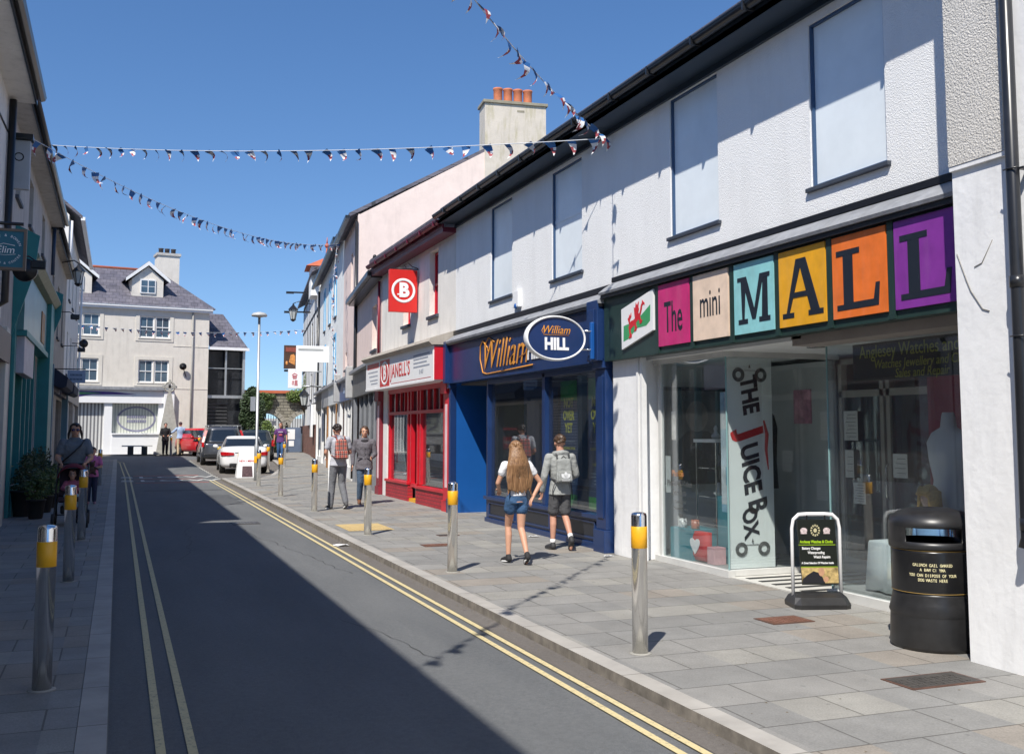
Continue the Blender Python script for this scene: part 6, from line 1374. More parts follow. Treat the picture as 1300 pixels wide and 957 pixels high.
def make_car(name,label,loc,rz,L,W,H,paint,belt,stations,cab,wheels,wr,style):
    t=thing(name,label,'car',loc,rz)
    m=MB(); rings=[]
    for y,w,zb,zt,cr in stations:
        w*=W/2
        half=[(.80*w,zb),(.97*w,zb+.08),(w,zb+(zt-zb)*.42),(.99*w,zb+(zt-zb)*.62),(.955*w,zb+(zt-zb)*.85),(.90*w,zt),(.6*w,zt+cr*.7),(0.2*w,zt+cr)]
        rings.append([(x,y,z) for x,z in half]+[(-x,y,z) for x,z in half[::-1]])
    m.loft(rings); body=m.build('body',[paint,M_BLACK],t,False)
    ss=body.modifiers.new('s','SUBSURF'); ss.levels=2; ss.render_levels=2
    for i,(yw) in enumerate(wheels):
        for s in (-1,1):
            c=MB(); c.cyl((s*(W/2-.28),yw,wr),(s*(W/2+.2),yw,wr),wr+.05,None,28); co=c.build('cut',M_BLACK,t,False)
            b=body.modifiers.new('b','BOOLEAN'); b.object=co; b.operation='DIFFERENCE'; b.solver='EXACT'
    bpy.context.view_layer.update(); bake(body)
    for o in [c for c in t.children if c.name.startswith('cut')]: bpy.data.objects.remove(o)
    # greenhouse
    yb0,yb1,yt0,yt1,wb,wt,zb,zt=cab
    def gring(k,off=0): 
        a=k; y0=yb0+(yt0-yb0)*a; y1=yb1+(yt1-yb1)*a; w=wb+(wt-wb)*a
        return supell(0,(y0+y1)/2,w+off,(y1-y0)/2+off,zb+(zt-zb)*a)
    lv=[0,.12,.5,.88,1.0]
    m=MB(); rr=[gring(k) for k in lv]; top1=supell(0,(yt0+yt1)/2,wt*.93,(yt1-yt0)/2*.95,zt+.035); top2=supell(0,(yt0+yt1)/2,wt*.6,(yt1-yt0)/2*.7,zt+.05); m.loft(rr+[top1,top2]); m.build('roof',paint,t,False)
    n=40
    def glassf(kind):
        q=MB(); 
        for k in (1,2):
            r0,r1=gring(lv[k],.006),gring(lv[k+1],.006)
            for i in range(n):
                a=(360*(i+1)/n)%360
                front=62<a<118; rear=242<a<298; side=(a<55 or a>305 or 125<a<235) and not any(abs(((a+180)%360)-180-b)<6 for b in (())) 
                mid=(r0[i]+r0[(i+1)%n])/2; bp=abs(mid.y-(yb0+yb1)/2+.0)<.09
                ok={'windscreen':front,'rear_window':rear,'side_window':side and not bp}[kind]
                if ok: 
                    for v in (0,): q.poly([r0[i],r0[(i+1)%n],r1[(i+1)%n],r1[i]])
        return q.build(kind,M_CGL,t,False)
    for k in ('windscreen','rear_window','side_window'): glassf(k)
    for yw in wheels:
        for s in (-1,1):
            w=MB(); prof=[(wr*.66,-.09),(wr*.9,-.1),(wr*.98,-.085),(wr,-.05),(wr,.05),(wr*.98,.085),(wr*.9,.1),(wr*.66,.09)]
            x=s*(W/2-.13)
            w.loft([[ (x+h,yw+r*math.cos(2*PI*i/28),wr+r*math.sin(2*PI*i/28)) for i in range(28)] for r,h in prof]); wo=w.build('wheel',M_TYRE,t,False)
            w=MB(); xo=x+s*.075
            for i in range(10):
                a=2*PI*i/10; d=Vector((0,math.cos(a),math.sin(a))); e=Vector((0,-math.sin(a),math.cos(a)))
                p=[Vector((xo,yw,wr))+d*wr*q_+e*wr*u for q_,u in ((.1,-.07),(.62,-.05),(.62,.05),(.1,.07))]; w.prism(p,(s*.02,0,0))
            w.loft([[ (x+h*s,yw+r*math.cos(2*PI*i/28),wr+r*math.sin(2*PI*i/28)) for i in range(28)] for r,h in ((.58*wr,.05),(.60*wr,.098),(.67*wr,.10),(.68*wr,.07))],cap=False)
            w.cyl((xo,yw,wr),(xo+s*.03,yw,wr),wr*.13); w.build('rim',M_RIM,wo,False)
            w=MB(); w.cyl((x+s*.02,yw,wr),(x+s*.04,yw,wr),wr*.6,None,20); w.build('brake_disc',M_BLACK,wo,False)
    for s in (-1,1):
        w=MB(); w.sph((s*(W/2+.06),cab[1]-.55,belt+.06),(.10,.06,.07),10,8); w.cyl((s*(W/2-.08),cab[1]-.55,belt+.0),(s*(W/2+.04),cab[1]-.55,belt+.03),.02); w.build('door_mirror',paint if style!='dark' else M_BLACK,t,False)
    return t
def plate(t,x0,x1,y,z0,z1,m_,txt=None):
    q=MB(); q.box(x0,x1,y-.012,y,z0,z1,.003); q.build('number_plate',m_,t,False)
wp=carpaint('car_white_paint',(.80,.80,.80))
cz0=G(40)+RD
# white coupe, seen from behind (y=0 rear)
cst=[(0,.74,.32,.80,.02),(.06,.86,.24,.93,.03),(.25,.96,.20,.98,.04),(.7,1.0,.2,1.0,.03),(1.4,1.0,.2,.97,.03),(2.6,1.0,.2,.93,.03),(3.3,1.0,.2,.90,.05),(4.0,.97,.2,.82,.06),(4.4,.9,.22,.70,.05),(4.58,.72,.28,.55,.02)]
cp=make_car('parked_car','white coupe parked with its rear towards the camera behind the pavement board','',0,4.58,1.80,1.38,wp,.93,cst,(.55,3.45,1.15,2.55,.76,.58,.93,1.33),(.95,3.7),.33,'white') if 0 else None
def place(fn): return fn
cp=make_car('parked_car','white coupe parked with its rear towards the camera behind the pavement board',(4.40,39.0,cz0),R(-3),4.58,1.80,1.38,wp,.93,cst,(.48,3.5,1.15,2.55,.78,.60,.93,1.34),(.98,3.72),.33,'white')
for s in (-1,1):
    q=MB(); q.loft([[(s*x,y+dy,z+dz) for dy,dz in ((-.02,-h_),(.06,-h_),(.06,h_),(-.02,h_))] for x,y,z,h_ in ((.40,.0,.74,.045),(.60,.005,.74,.062),(.74,.035,.745,.068),(.82,.10,.75,.066),(.87,.24,.76,.05))],smooth=False); q.build('tail_light',M_TAIL,cp,False)
    q=MB(); q.cyl((s*.45,-.01,.27),(s*.45,.2,.27),.035); q.build('exhaust_pipe',M_STEEL,cp,False)
q=MB(); q.box(-.55,.55,-.012,.14,.24,.40,.03); q.build('rear_diffuser',M_PLBLACK,cp,False)
plate(cp,-.26,.26,.0,.64,.75,mat('plate_yellow',(.75,.48,.02),.4,.15,30,obj=True))
q=MB(); q.box(-.36,.36,-.005,.04,.775,.795,.004); q.build('boot_trim',mat('chrome_dark',(.2,.2,.2),.3,metal=.8),cp,False)
q=MB(); q.cyl((0,-.006,.86),(0,.04,.86),.04,None,16); q.build('badge',mat('badge_dark',(.04,.05,.09),.3,obj=True),cp,False)
# grey estate
gp=carpaint('car_grey_paint',(.10,.105,.12),.5)
sst=[(0,.80,.34,.92,.0),(.06,.92,.28,.98,.0),(.4,.98,.24,1.0,.0),(1.5,1.0,.24,1.0,.02),(2.8,1.0,.24,.98,.02),(3.4,.99,.24,.98,.04),(4.1,.95,.24,.90,.05),(4.5,.86,.26,.75,.03),(4.65,.72,.3,.6,.0)]
es=make_car('parked_car','dark grey estate car with tall red tail lights parked ahead of the white coupe',(4.30,46.2,G(47)+RD),R(-1),4.65,1.88,1.66,gp,1.0,sst,(.06,3.7,.40,2.95,.85,.66,.98,1.62),(.85,3.75),.35,'dark')
for s in (-1,1):
    q=MB(); q.hexa([Vector(v) for v in ((s*.78,.02,.78),(s*.93,.10,.78),(s*.95,.18,.95),(s*.80,.05,.95),(s*.66,.22,1.52),(s*.74,.28,1.52),(s*.74,.36,1.54),(s*.66,.3,1.54))]) if 0 else q.loft([[(s*(x-.05),y-.0,z),(s*(x+.045),y+.03,z),(s*(x+.045),y+.13,z),(s*(x-.05),y+.08,z)] for x,y,z in ((.87,.02,.80),(.87,.03,1.0),(.81,.13,1.25),(.725,.27,1.52))],smooth=False); q.build('tail_light',M_TAIL,es,False)
    q=MB(); q.tube([(s*.62,.55,1.68),(s*.62,.7,1.72),(s*.62,2.6,1.72),(s*.62,2.8,1.68)],.02,6); q.build('roof_rail',M_GALV,es,False)
plate(es,-.26,.26,-.0,.70,.82,MATS['plate_yellow'])
q=MB(); q.box(-.82,.82,-.03,.06,.34,.52,.03); q.build('bumper',M_PLBLACK,es,False)
# red hatchback facing the camera
rp=carpaint('car_red_paint',(.50,.012,.02))
rs_=[(0,.80,.3,.9,.0),(.1,.94,.24,.98,.0),(.6,1,.2,.98,.02),(2.4,1,.2,.94,.02),(3.0,1,.2,.92,.05),(3.6,.95,.2,.82,.05),(3.95,.84,.22,.66,.03),(4.05,.70,.28,.52,.0)]
rc=make_car('parked_car','red hatchback facing the camera behind the woman in black and the man in blue',(3.6,59.0,G(58)+RD),R(200),4.05,1.75,1.47,rp,.95,rs_,(.1,3.2,.45,2.2,.80,.62,.93,1.43),(.7,3.3),.31,'red')
for s in (-1,1):
    q=MB(); q.hexa([Vector(v) for v in ((s*.45,3.98,.60),(s*.76,3.78,.62),(s*.76,3.84,.76),(s*.50,3.93,.74),(s*.45,4.04,.60),(s*.78,3.86,.62),(s*.77,3.88,.75),(s*.50,3.99,.73))],.01); q.build('headlight',M_HEAD,rc,False)
q=MB(); q.box(-.5,.5,3.98,4.07,.28,.44,.02); q.build('grille',M_PLBLACK,rc,False); plate(rc,-.26,.26,4.085,.46,.56,M_PLWHITE)
dc=make_car('parked_car','dark green-grey hatchback parked right of the estate car beyond the white coupe',(6.1,49.6,G(50)+RD),R(-4),4.1,1.76,1.46,carpaint('car_dark_paint',(.035,.045,.05),.3),.95,rs_,(.1,3.2,.45,2.2,.80,.62,.93,1.43),(.7,3.3),.31,'dark')
for s in (-1,1):
    q=MB(); q.box(s*.78-.07,s*.78+.07,.03,.12,.72,1.0,.01); q.build('tail_light',M_TAIL,dc,False)
rc2=make_car('parked_car','red car partly hidden behind the grey estate, right of the first red hatchback',(5.0,55.3,G(55)+RD),R(6),4.05,1.75,1.5,rp,.95,rs_,(.1,3.2,.45,2.2,.80,.62,.93,1.46),(.7,3.3),.31,'red')
for s in (-1,1):
    q=MB(); q.box(s*.78-.07,s*.78+.07,.03,.12,.72,1.0,.01); q.build('tail_light',M_TAIL,rc2,False)

# ------------------------------------------------------------------ people
def skinm(n,c): return mat(n,c,.5,.06,12,obj=True,spec=.35)
SK1=skinm('skin_fair',(.55,.30,.20)); SK2=skinm('skin_pink',(.50,.26,.18)); SK3=skinm('skin_ruddy',(.50,.24,.16))
def remesh(mb,name,m,parent,vox,smooth=4,sub=0):
    o=mb.build(name,m,parent,False)
    r=o.modifiers.new('r','REMESH'); r.mode='VOXEL'; r.voxel_size=vox; r.use_smooth_shade=True
    s=o.modifiers.new('s','SMOOTH'); s.factor=.5; s.iterations=smooth
    bpy.context.view_layer.update(); bake(o)
    for p in o.data.polygons: p.use_smooth=True
    return o
V=Vector
def J(H,**k):
    """joint positions (fractions of height), x to the figure's right... facing +Y"""
    j=dict(head=(0,.008,.925),neck=(0,-.005,.835),chest=(0,0,.735),waist=(0,.0,.615),hip=(0,0,.53),
        shL=(-.108,-.005,.80),shR=(.108,-.005,.80),elL=(-.135,-.01,.63),elR=(.135,-.01,.63),wrL=(-.135,.04,.485),wrR=(.135,.04,.485),
        hpL=(-.048,0,.515),hpR=(.048,0,.515),knL=(-.052,.015,.285),knR=(.052,.015,.285),anL=(-.052,-.01,.045),anR=(.052,-.01,.045),
        toL=(-.062,.09,.014),toR=(.062,.09,.014))
    j.update(k); return {a:V(b)*H for a,b in j.items()}
def hand(mb,w,el,H,side,curl=.5):
    d=(w-el).normalized(); s=H*.105/.18
    up=V((0,1,0)) if abs(d.y)<.8 else V((0,0,1))
    a=(up-d*up.dot(d)).normalized()      # thumb direction (forward)
    b=d.cross(a)*side                     # palm normal
    L=.058*H
    pc=w+d*.028*H
    for k in range(4):
        o=a*(.0105*H*(1.5-k)); mb.cap(w+d*.006*H+o*.7,w+d*.05*H+o,.0085*H,.0075*H,8)
    ln=(.040,.045,.042,.033)
    for k in range(4):
        o=a*(.0115*H*(1.5-k)); p0=w+d*.05*H+o; l=ln[k]*H
        p1=p0+(d*math.cos(curl*.6)+b*math.sin(curl*.6))*l*.45; p2=p1+(d*math.cos(curl*1.5)+b*math.sin(curl*1.5))*l*.32; p3=p2+(d*math.cos(curl*2.3)+b*math.sin(curl*2.3))*l*.25
        mb.cap(p0,p1,.0058*H,.0052*H,7); mb.cap(p1,p2,.0052*H,.0047*H,7); mb.cap(p2,p3,.0047*H,.004*H,7)
    t0=w+d*.018*H+a*.012*H; t1=t0+(d*.6+a*.7+b*.2).normalized()*.022*H; t2=t1+(d*.9+a*.2+b*.35).normalized()*.02*H
    mb.cap(t0,t1,.0075*H,.006*H,7); mb.cap(t1,t2,.006*H,.0048*H,7)
def head(mb,c,H,yaw=0,s=1.0):
    k=H*s; M=Matrix.Rotation(yaw,3,'Z')
    def P(x,y,z): return c+M@V((x*k,y*k,z*k))
    def E(p,r,n=14,m=10):
        t=MB(); t.sph((0,0,0),tuple(q*k for q in r),n,m); 
        mb._add([P(*p)+M@v.co for v in t.bm.verts],[[v.index for v in f.verts] for f in t.bm.faces],True) if t.bm.verts.index_update() is None else None
        t.bm.free()
    E((0,-.006,.018),(.046,.056,.052)); E((0,.018,-.012),(.038,.036,.046)); E((0,.030,-.045),(.022,.020,.018))
    E((0,.056,-.010),(.0075,.011,.010),8,6); mb.cap(P(0,.048,.012),P(0,.062,-.010),.0045*k,.007*k,7)
    E((0,.048,-.032),(.014,.007,.0045),8,6); E((0,.050,.020),(.030,.008,.006),10,6)
    for sgn in (-1,1): E((sgn*.047,-.002,-.006),(.005,.010,.016),8,6)
    mb.cap(P(0,-.012,-.03),c+V((0,-.012*H,-.085*H)),.031*k,.036*H,14)
    return P
def face_bits(t,P,H,s=1.0,mouth=(.35,.1,.09)):
    q=MB()
    for sg in (-1,1): q.sph(P(sg*.018,.0475,.004),.0062*H*s,8,6)
    q.build('eyes',mat('eye_white',(.5,.48,.46),.3,obj=True),t,False)
    q=MB()
    for sg in (-1,1): q.sph(P(sg*.018,.0525,.004),.0033*H*s,8,6); q.cap(P(sg*.010,.056,.018),P(sg*.028,.050,.019),.0022*H*s,.0018*H*s,5)
    q.build('brows_and_pupils',mat('eye_dark',(.04,.02,.015),.4,obj=True),t,False)
    q=MB(); q.cap(P(-.010,.0535,-.032),P(.010,.0535,-.032),.0030*H*s,.0030*H*s,6); q.build('lips',mat('lip',mouth,.5,obj=True),t,False)
def ering(c,rx,ry,n=20,tilt=None): return [c+V((rx*math.cos(2*PI*i/n),ry*math.sin(2*PI*i/n),0)) for i in range(n)]
def torso(mb,j,H,w=1.0,infl=0.0,z0='hip',fem=0,low=0):
    i=infl; prof=[]
    hp,wa,ch,nk=j['hip'],j['waist'],j['chest'],j['neck']
    prof.append((hp+V((0,0,(-.035-low)*H)),(.100 if low>=0 else .080)*w+ (.004*fem),.071 if low>=0 else .058))
    if low>-.04: prof.append((hp+V((0,0,.01*H)),.092*w+.004*fem,.066))
    prof.append((wa,(.077-.008*fem)*w,.055)); prof.append((wa.lerp(ch,.5),.086*w,.060)); prof.append((ch,.098*w,.066)); prof.append((ch+V((0,0,.045*H)),.105*w,.062)); prof.append((j['shL'].lerp(j['shR'],.5)+V((0,0,.012*H)),.085*w,.045)); prof.append((nk+V((0,0,.004*H)),.056,.042)); prof.append((nk+V((0,0,.022*H)),.038,.036))
    mb.loft([ering(c,rx*H+i,ry*H+i) for c,rx,ry in prof])
def limb(mb,pts,rads,n=14):
    for a,b,r0,r1 in zip(pts,pts[1:],rads,rads[1:]): mb.cap(a,b,r0,r1,n)
def person(label,loc,rz,H,j,skin,top,bottom,shoe,hair,build=1.0,fem=0,sleeve=.5,leg='trouser',yaw=0,vox=.011,face=True,hs=1.0,group=None,curl=.5,hem=0,sole=None):
    t=thing('person',label,'person',loc,rz,group)
    b=MB(); P=head(b,j['head'],H,yaw,hs)
    torso(b,j,H,build*.93,-.009,fem=fem)
    for s,S in ((-1,'L'),(1,'R')):
        limb(b,[j['sh'+S]+V((-s*.02*H,0,0)),j['sh'+S],j['el'+S],j['wr'+S]],[.026*H,.028*H*build,.022*H*build,.0145*H])
        hand(b,j['wr'+S],j['el'+S],H,s,curl)
        lk=.85 if leg=='trouser' else 1; limb(b,[j['hp'+S],j['kn'+S]],[.052*H*build*lk,.032*H*build*lk]); kn,an=j['kn'+S],j['an'+S]
        cf=kn.lerp(an,.3)+V((0,-.008*H,0)); limb(b,[kn,cf,an],[.030*H*build*lk,.031*H*build*lk,.018*H])
        limb(b,[an+V((0,-.01*H,-.02*H)),j['to'+S]+V((0,-.02*H,0))],[.017*H,.014*H])
    body=remesh(b,'body',skin,t,vox,3)
    if face: face_bits(t,P,H,hs)
    # top
    m=MB(); i=.011
    torso(m,j,H,build,i,fem=fem,low=hem)
    for s,S in ((-1,'L'),(1,'R')):
        sh,el,wr=j['sh'+S],j['el'+S],j['wr'+S]
        if sleeve<=1: limb(m,[sh+V((-s*.03*H,0,.0)),sh,sh.lerp(el,sleeve)],[.028*H+i,.032*H*build+i,.030*H*build+i*.9])
        else: limb(m,[sh+V((-s*.03*H,0,0)),sh,el,el.lerp(wr,min(.97,sleeve-1))],[.028*H+i,.031*H*build+i,.026*H*build+i,.019*H+i*.8])
    remesh(m,'top',top,t,vox,3)
    m=MB(); torso_b=[(j['hip']+V((0,0,.075*H)),.076*build+.004*fem,.054),(j['hip']+V((0,0,.02*H)),.088*build+.004*fem,.060),(j['hip']+V((0,0,-.04*H)),.086*build+.005*fem,.062)]
    m.loft([ering(c,rx*H+.003,ry*H+.003) for c,rx,ry in torso_b])
    for s,S in ((-1,'L'),(1,'R')):
        hp,kn,an=j['hp'+S],j['kn'+S],j['an'+S]
        if leg=='shorts_short': limb(m,[hp,hp.lerp(kn,.32)],[.050*H*build+.006,.054*H*build+.009])
        elif leg=='shorts': limb(m,[hp,hp.lerp(kn,.80)],[.048*H*build+.006,.044*H*build+.012])
        else: limb(m,[hp,kn,kn.lerp(an,.93)],[.049*H*build+.006,.036*H*build+.010,.026*H+.014])
    remesh(m,'shorts' if 'short' in leg else 'trousers',bottom,t,vox,3)
    for s,S in ((-1,'L'),(1,'R')):
        an,to=j['an'+S],j['to'+S]; hl=an+V((0,-.018*H,-.024*H)); d=(to-hl).normalized()
        m=MB(); limb(m,[an+V((0,-.004*H,.004*H)),hl+V((0,0,.006*H)),hl.lerp(to,.55)+V((0,0,.006*H)),to],[.024*H,.024*H,.024*H,.019*H]); so=remesh(m,'shoe',shoe,t,min(vox,.008),3)
        m=MB(); up=d.orthogonal(); sd=V((1,0,0)); up=sd.cross(d).normalized(); hl2=hl-up*.014*H-d*.014*H; to2=to-up*.013*H+d*.014*H
        if up.z<0: up=-up
        o_=[]
        for k in range(16):
            a=2*PI*k/16; q=(hl2+to2)/2+d*math.cos(a)*(to2-hl2).length/2+sd*math.sin(a)*.024*H; o_.append(q)
        m.prism(o_,up*.011*H); m.build('sole',sole or shoe,so,False)
    return t,P
cl=lambda n,c,**k: mat(n,c,.85,.14,7,bump=2.2,bs=13,obj=True,**k)
# --- girl
gH=1.49; 
gj=J(gH,head=(-.005,.012,.925),elL=(-.155,.03,.655),wrL=(-.10,.13,.60),elR=(.205,-.035,.655),wrR=(.125,-.06,.545),shR=(.105,-.005,.80),
     knL=(-.030,.10,.30),anL=(-.042,.07,.05),toL=(-.05,.165,.016),hpR=(.048,0,.515),knR=(.038,-.005,.285),anR=(.022,-.15,.085),toR=(.04,-.085,.018),knR_=(0,0,0))
girl,P=person('girl walking away with long fair hair, white top and denim shorts',(4.60,11.85,G(11.8)),R(4),gH,gj,SK1,cl('white_top_cloth',(.72,.72,.74)),cl('denim_short',(.035,.09,.19)),mat('black_canvas_shoe',(.02,.02,.022),.8,obj=True),None,build=.92,fem=1,sleeve=.42,leg='shorts_short',vox=.0075,hem=-.055,sole=M_BRWHITE,face=True)
hb=cl('long_fair_hair',(.30,.16,.07))
def hairmat(name,c1,c2,sc=90):
    m,nt,b,out=nodes_of(name); tc=N(nt,'ShaderNodeTexCoord'); mp=N(nt,'ShaderNodeMapping'); mp.inputs['Scale'].default_value=(1,1,.06); nt.links.new(tc.outputs['Object'],mp.inputs[0])
    n=N(nt,'ShaderNodeTexNoise',Scale=sc,Detail=4.0); nt.links.new(mp.outputs[0],n.inputs['Vector'])
    cr=N(nt,'ShaderNodeValToRGB'); cr.color_ramp.elements[0].position=.35; cr.color_ramp.elements[1].position=.65; cr.color_ramp.elements[0].color=rgb(c1); cr.color_ramp.elements[1].color=rgb(c2)
    nt.links.new(n.outputs[0],cr.inputs[0]); nt.links.new(cr.outputs[0],b.inputs['Base Color']); b.inputs['Roughness'].default_value=.42
    bp=N(nt,'ShaderNodeBump',Strength=.8,Distance=.006); nt.links.new(n.outputs[0],bp.inputs['Height']); nt.links.new(bp.outputs[0],b.inputs['Normal']); MATS[name]=m; return m
HM_F=hairmat('fair_brown_hair',(.13,.06,.025),(.34,.19,.09),140); HM_B=hairmat('brown_hair',(.035,.02,.012),(.10,.055,.03)); HM_D=hairmat('dark_hair',(.008,.006,.005),(.03,.02,.015))
def cap_hair(t,P,H,m_,front=.03,low=-.03,thick=1.0,vox=.008,extra=None,name='hair'):
    q=MB()
    rr=random.Random(5)
    for i in range(120):
        a=rr.uniform(0,2*PI); b=rr.uniform(-.35,1.5)
        x=.049*math.cos(a)*math.cos(b); y=-.008+.058*math.sin(a)*math.cos(b); z=.020+.053*math.sin(b)
        if y>front and z<.045: continue
        if extra is None and z<.018 and abs(x)>.036: continue
        if z<(min(low,-.042) if y<-.01 else low): continue
        q.sph(P(x*thick,y*thick,z),.0105*H,8,6)
    q.sph(P(0,-.012,.026),.050*H,14,10)
    if extra: extra(q)
    return remesh(q,name,m_,t,vox,7)
def ghair(q):
    rr=random.Random(11)
    for i in range(46):
        a=PI*1.0+PI*(i+.5)/46; r=.050
        x=r*1.02*math.cos(a); y=-.008+.055*math.sin(a)
        p0=P(x,y,.015); fl=rr.uniform(.85,1.15)
        sp=1.0+rr.uniform(.5,1.1); wx=x*sp*gH
        p1=V((wx*.92,(y-.018)*gH*1.1,gH*.80)); p2=V((wx*1.12+rr.uniform(-.01,.01),(-.070+.02*rr.random())*gH,gH*.70)); p3=V((wx*.95-.012,(-.072)*gH,gH*(.625-.035*rr.random()-(.03 if abs(x)<.035 else 0))))
        q.tube([p0,p0.lerp(p1,.5)+V((0,-.008,0)),p1,p1.lerp(p2,.5),p2,p2.lerp(p3,.6),p3],[.014,.017,.017,.016,.014,.010,.004],7)
    for dx in (-1,1):
        for k in range(7): q.tube([P(dx*.045,-.01,.02),V((dx*.055*gH,-.03*gH,gH*.83)),V((dx*(.072+.004*k)*gH,-.045*gH,gH*.74)),V((dx*(.062+.008*k)*gH,-.06*gH,gH*(.62-.012*k)))],[.014,.016,.014,.004],7)
cap_hair(girl,P,gH,HM_F,low=-.05,thick=1.03,extra=ghair,vox=.0075)
m=MB(); m.tube([V((.119,-.058,.553))*gH+V((a,b,0)) for a,b in ((.0,.02),(.02,.0),(0,-.02),(-.02,0),(.0,.02))],.004,6); m.build('wristband',mat('band_brown',(.2,.1,.05),.6,obj=True),girl,False)
# --- boy
bH=1.56
bj=J(bH,elL=(-.150,-.01,.64),wrL=(-.148,.05,.505),elR=(.150,-.0,.65),wrR=(.10,.12,.60),knL=(-.05,.05,.29),anL=(-.06,.03,.045),toL=(-.085,.12,.014),knR=(.05,.015,.29),anR=(.052,-.13,.105),toR=(.052,-.105,.02))
boy,P=person('boy in a grey hooded top with a grey rucksack, walking towards the navy shop window',(5.68,12.98,G(13)),R(-4),bH,bj,SK2,cl('grey_marl_hoodie',(.30,.31,.30)),cl('charcoal_shorts',(.075,.075,.08)),mat('black_trainer',(.03,.03,.032),.7,obj=True),None,build=.98,sleeve=1.93,leg='shorts',vox=.0085,hem=.02,sole=mat('dark_sole',(.05,.05,.05),.8,obj=True))
cap_hair(boy,P,bH,HM_B,low=-.028)
m=MB()
for i in range(14):
    a=PI+PI*(i+.5)/14*1; m.sph(V((.058*math.cos(a),-.012+.062*math.sin(a)*.9,.845-.012*abs(math.cos(a))))*bH,.030*bH*.8,8,6)
m.loft([ering(V((0,-.045,.83))*bH,.05*bH,.03*bH),ering(V((0,-.065,.80))*bH,.062*bH,.03*bH),ering(V((0,-.07,.765))*bH,.03*bH,.02*bH)])
remesh(m,'hood',MATS['grey_marl_hoodie'],boy,.009,5)
m=MB()
for S,hh in (('L',.085),('R',.12)):
    an=bj['an'+S]; m.cyl(an,an+(bj['kn'+S]-an).normalized()*.045*bH,.0225*bH,.0235*bH)
m.build('socks',cl('white_sock',(.7,.7,.7)),boy,False)
def rucksack(label,parent_loc,rz,H,mm,w=.145,h0=.60,h1=.79,pocket=None,strapm=None,vox=.009):
    t=thing('backpack',label,'backpack',parent_loc,rz)
    q=MB()
    q.hexa([V(v)*H for v in ((-w/2,-.135,h0),(w/2,-.135,h0),(w/2,-.075,h0),(-w/2,-.075,h0),(-w*.40,-.115,h1),(w*.40,-.115,h1),(w*.40,-.070,h1),(-w*.40,-.070,h1))],.03)
    remesh(q,'bag',mm,t,vox,6)
    q=MB(); q.hexa([V(v)*H for v in ((-w*.42,-.150,h0+.012),(w*.42,-.150,h0+.012),(w*.42,-.12,h0+.012),(-w*.42,-.12,h0+.012),(-w*.38,-.142,h0+.10),(w*.38,-.142,h0+.10),(w*.38,-.11,h0+.10),(-w*.38,-.11,h0+.10))],.014); q.build('pocket',pocket or mm,t,False)
    q=MB()
    for s in (-1,1):
        q.tube([V((s*.045,-.075,h1-.01))*H,V((s*.055,-.06,.835))*H,V((s*.065,.015,.84))*H,V((s*.072,.078,.77))*H,V((s*.080,.07,.68))*H,V((s*.085,-.0,.62))*H,V((s*.07,-.08,h0+.02))*H],.014,8)
    q.tube([V((-.02,-.09,h1))*H,V((0,-.09,h1+.018))*H,V((.02,-.09,h1))*H],.008,6); q.build('strap',strapm or mm,t,False)
    return t
rk=rucksack('grey rucksack with a silver three-leaf emblem on the back of the boy',(5.68,12.98,G(13)),R(-4),bH,cl('grey_rucksack_cloth',(.27,.28,.27)),w=.155,h0=.585,h1=.795,strapm=cl('rucksack_strap',(.06,.06,.065)))
q=MB()
def leaf(cx,cz,ang,l,w):
    pts=[]
    for i in range(13):
        t_=i/12; pts.append((l*t_,w*math.sin(PI*t_)**.8))
    for i in range(12,-1,-1):
        t_=i/12; pts.append((l*t_,-w*math.sin(PI*t_)**.8))
    return [V((cx+(x*math.sin(ang)+z*math.cos(ang)),0,cz+(x*math.cos(ang)-z*math.sin(ang)))) for x,z in pts]
for ang in (-.85,0,.85): q.prism([p+V((0,-.152*bH,0)) for p in leaf(0,.625*bH,ang,.085,.027)],(0,.006,0))
for z in (.602,.611): q.box(-.055,.055,-.2385,-.232,z*bH,z*bH+.006)
q.build('leaf_emblem',mat('silver_print',(.75,.76,.76),.35,obj=True),rk,False)
q=MB(); q.tube([V((-.07,-.08,.60))*bH,V((-.09,-.06,.52))*bH,V((-.085,-.05,.47))*bH],.007,5); q.tube([V((.07,-.08,.60))*bH,V((.09,-.06,.50))*bH,V((.095,-.05,.44))*bH],.007,5); q.build('hanging_strap',MATS['rucksack_strap'],rk,False)
# --- man with red checked backpack
mH=1.76
mj=J(mH,head=(-.0,.05,.905),neck=(0,.012,.83),elL=(-.150,.01,.65),wrL=(-.10,.11,.60),elR=(.150,.01,.65),wrR=(.10,.12,.60),knL=(-.055,.04,.285),anL=(-.075,.03,.045),toL=(-.09,.12,.014),knR=(.055,.02,.29),anR=(.07,-.08,.07),toR=(.075,-.02,.016))
man,P=person('man with short dark hair in a grey T-shirt and grey striped joggers, seen from behind',(4.22,20.95,G(21)),R(10),mH,mj,SK2,cl('pale_grey_tee',(.42,.43,.47)),cl('grey_joggers',(.15,.155,.17)),mat('grey_trainer',(.06,.06,.065),.7,obj=True),None,sleeve=.6,leg='trouser',sole=M_BRWHITE,hem=.0)
cap_hair(man,P,mH,HM_D,low=-.02)
q=MB()
for s,S in ((-1,'L'),(1,'R')):
    hp,kn,an=mj['hp'+S],mj['kn'+S],mj['an'+S]; o=V((s*.052*mH,0,0)); q.tube([hp+V((s*.062*mH,0,0)),kn+V((s*.044*mH,0,0)),an+V((s*.033*mH,0,.03))],.010,6)
q.build('side_stripe',mat('white_stripe',(.75,.75,.75),.7,obj=True),man,False)
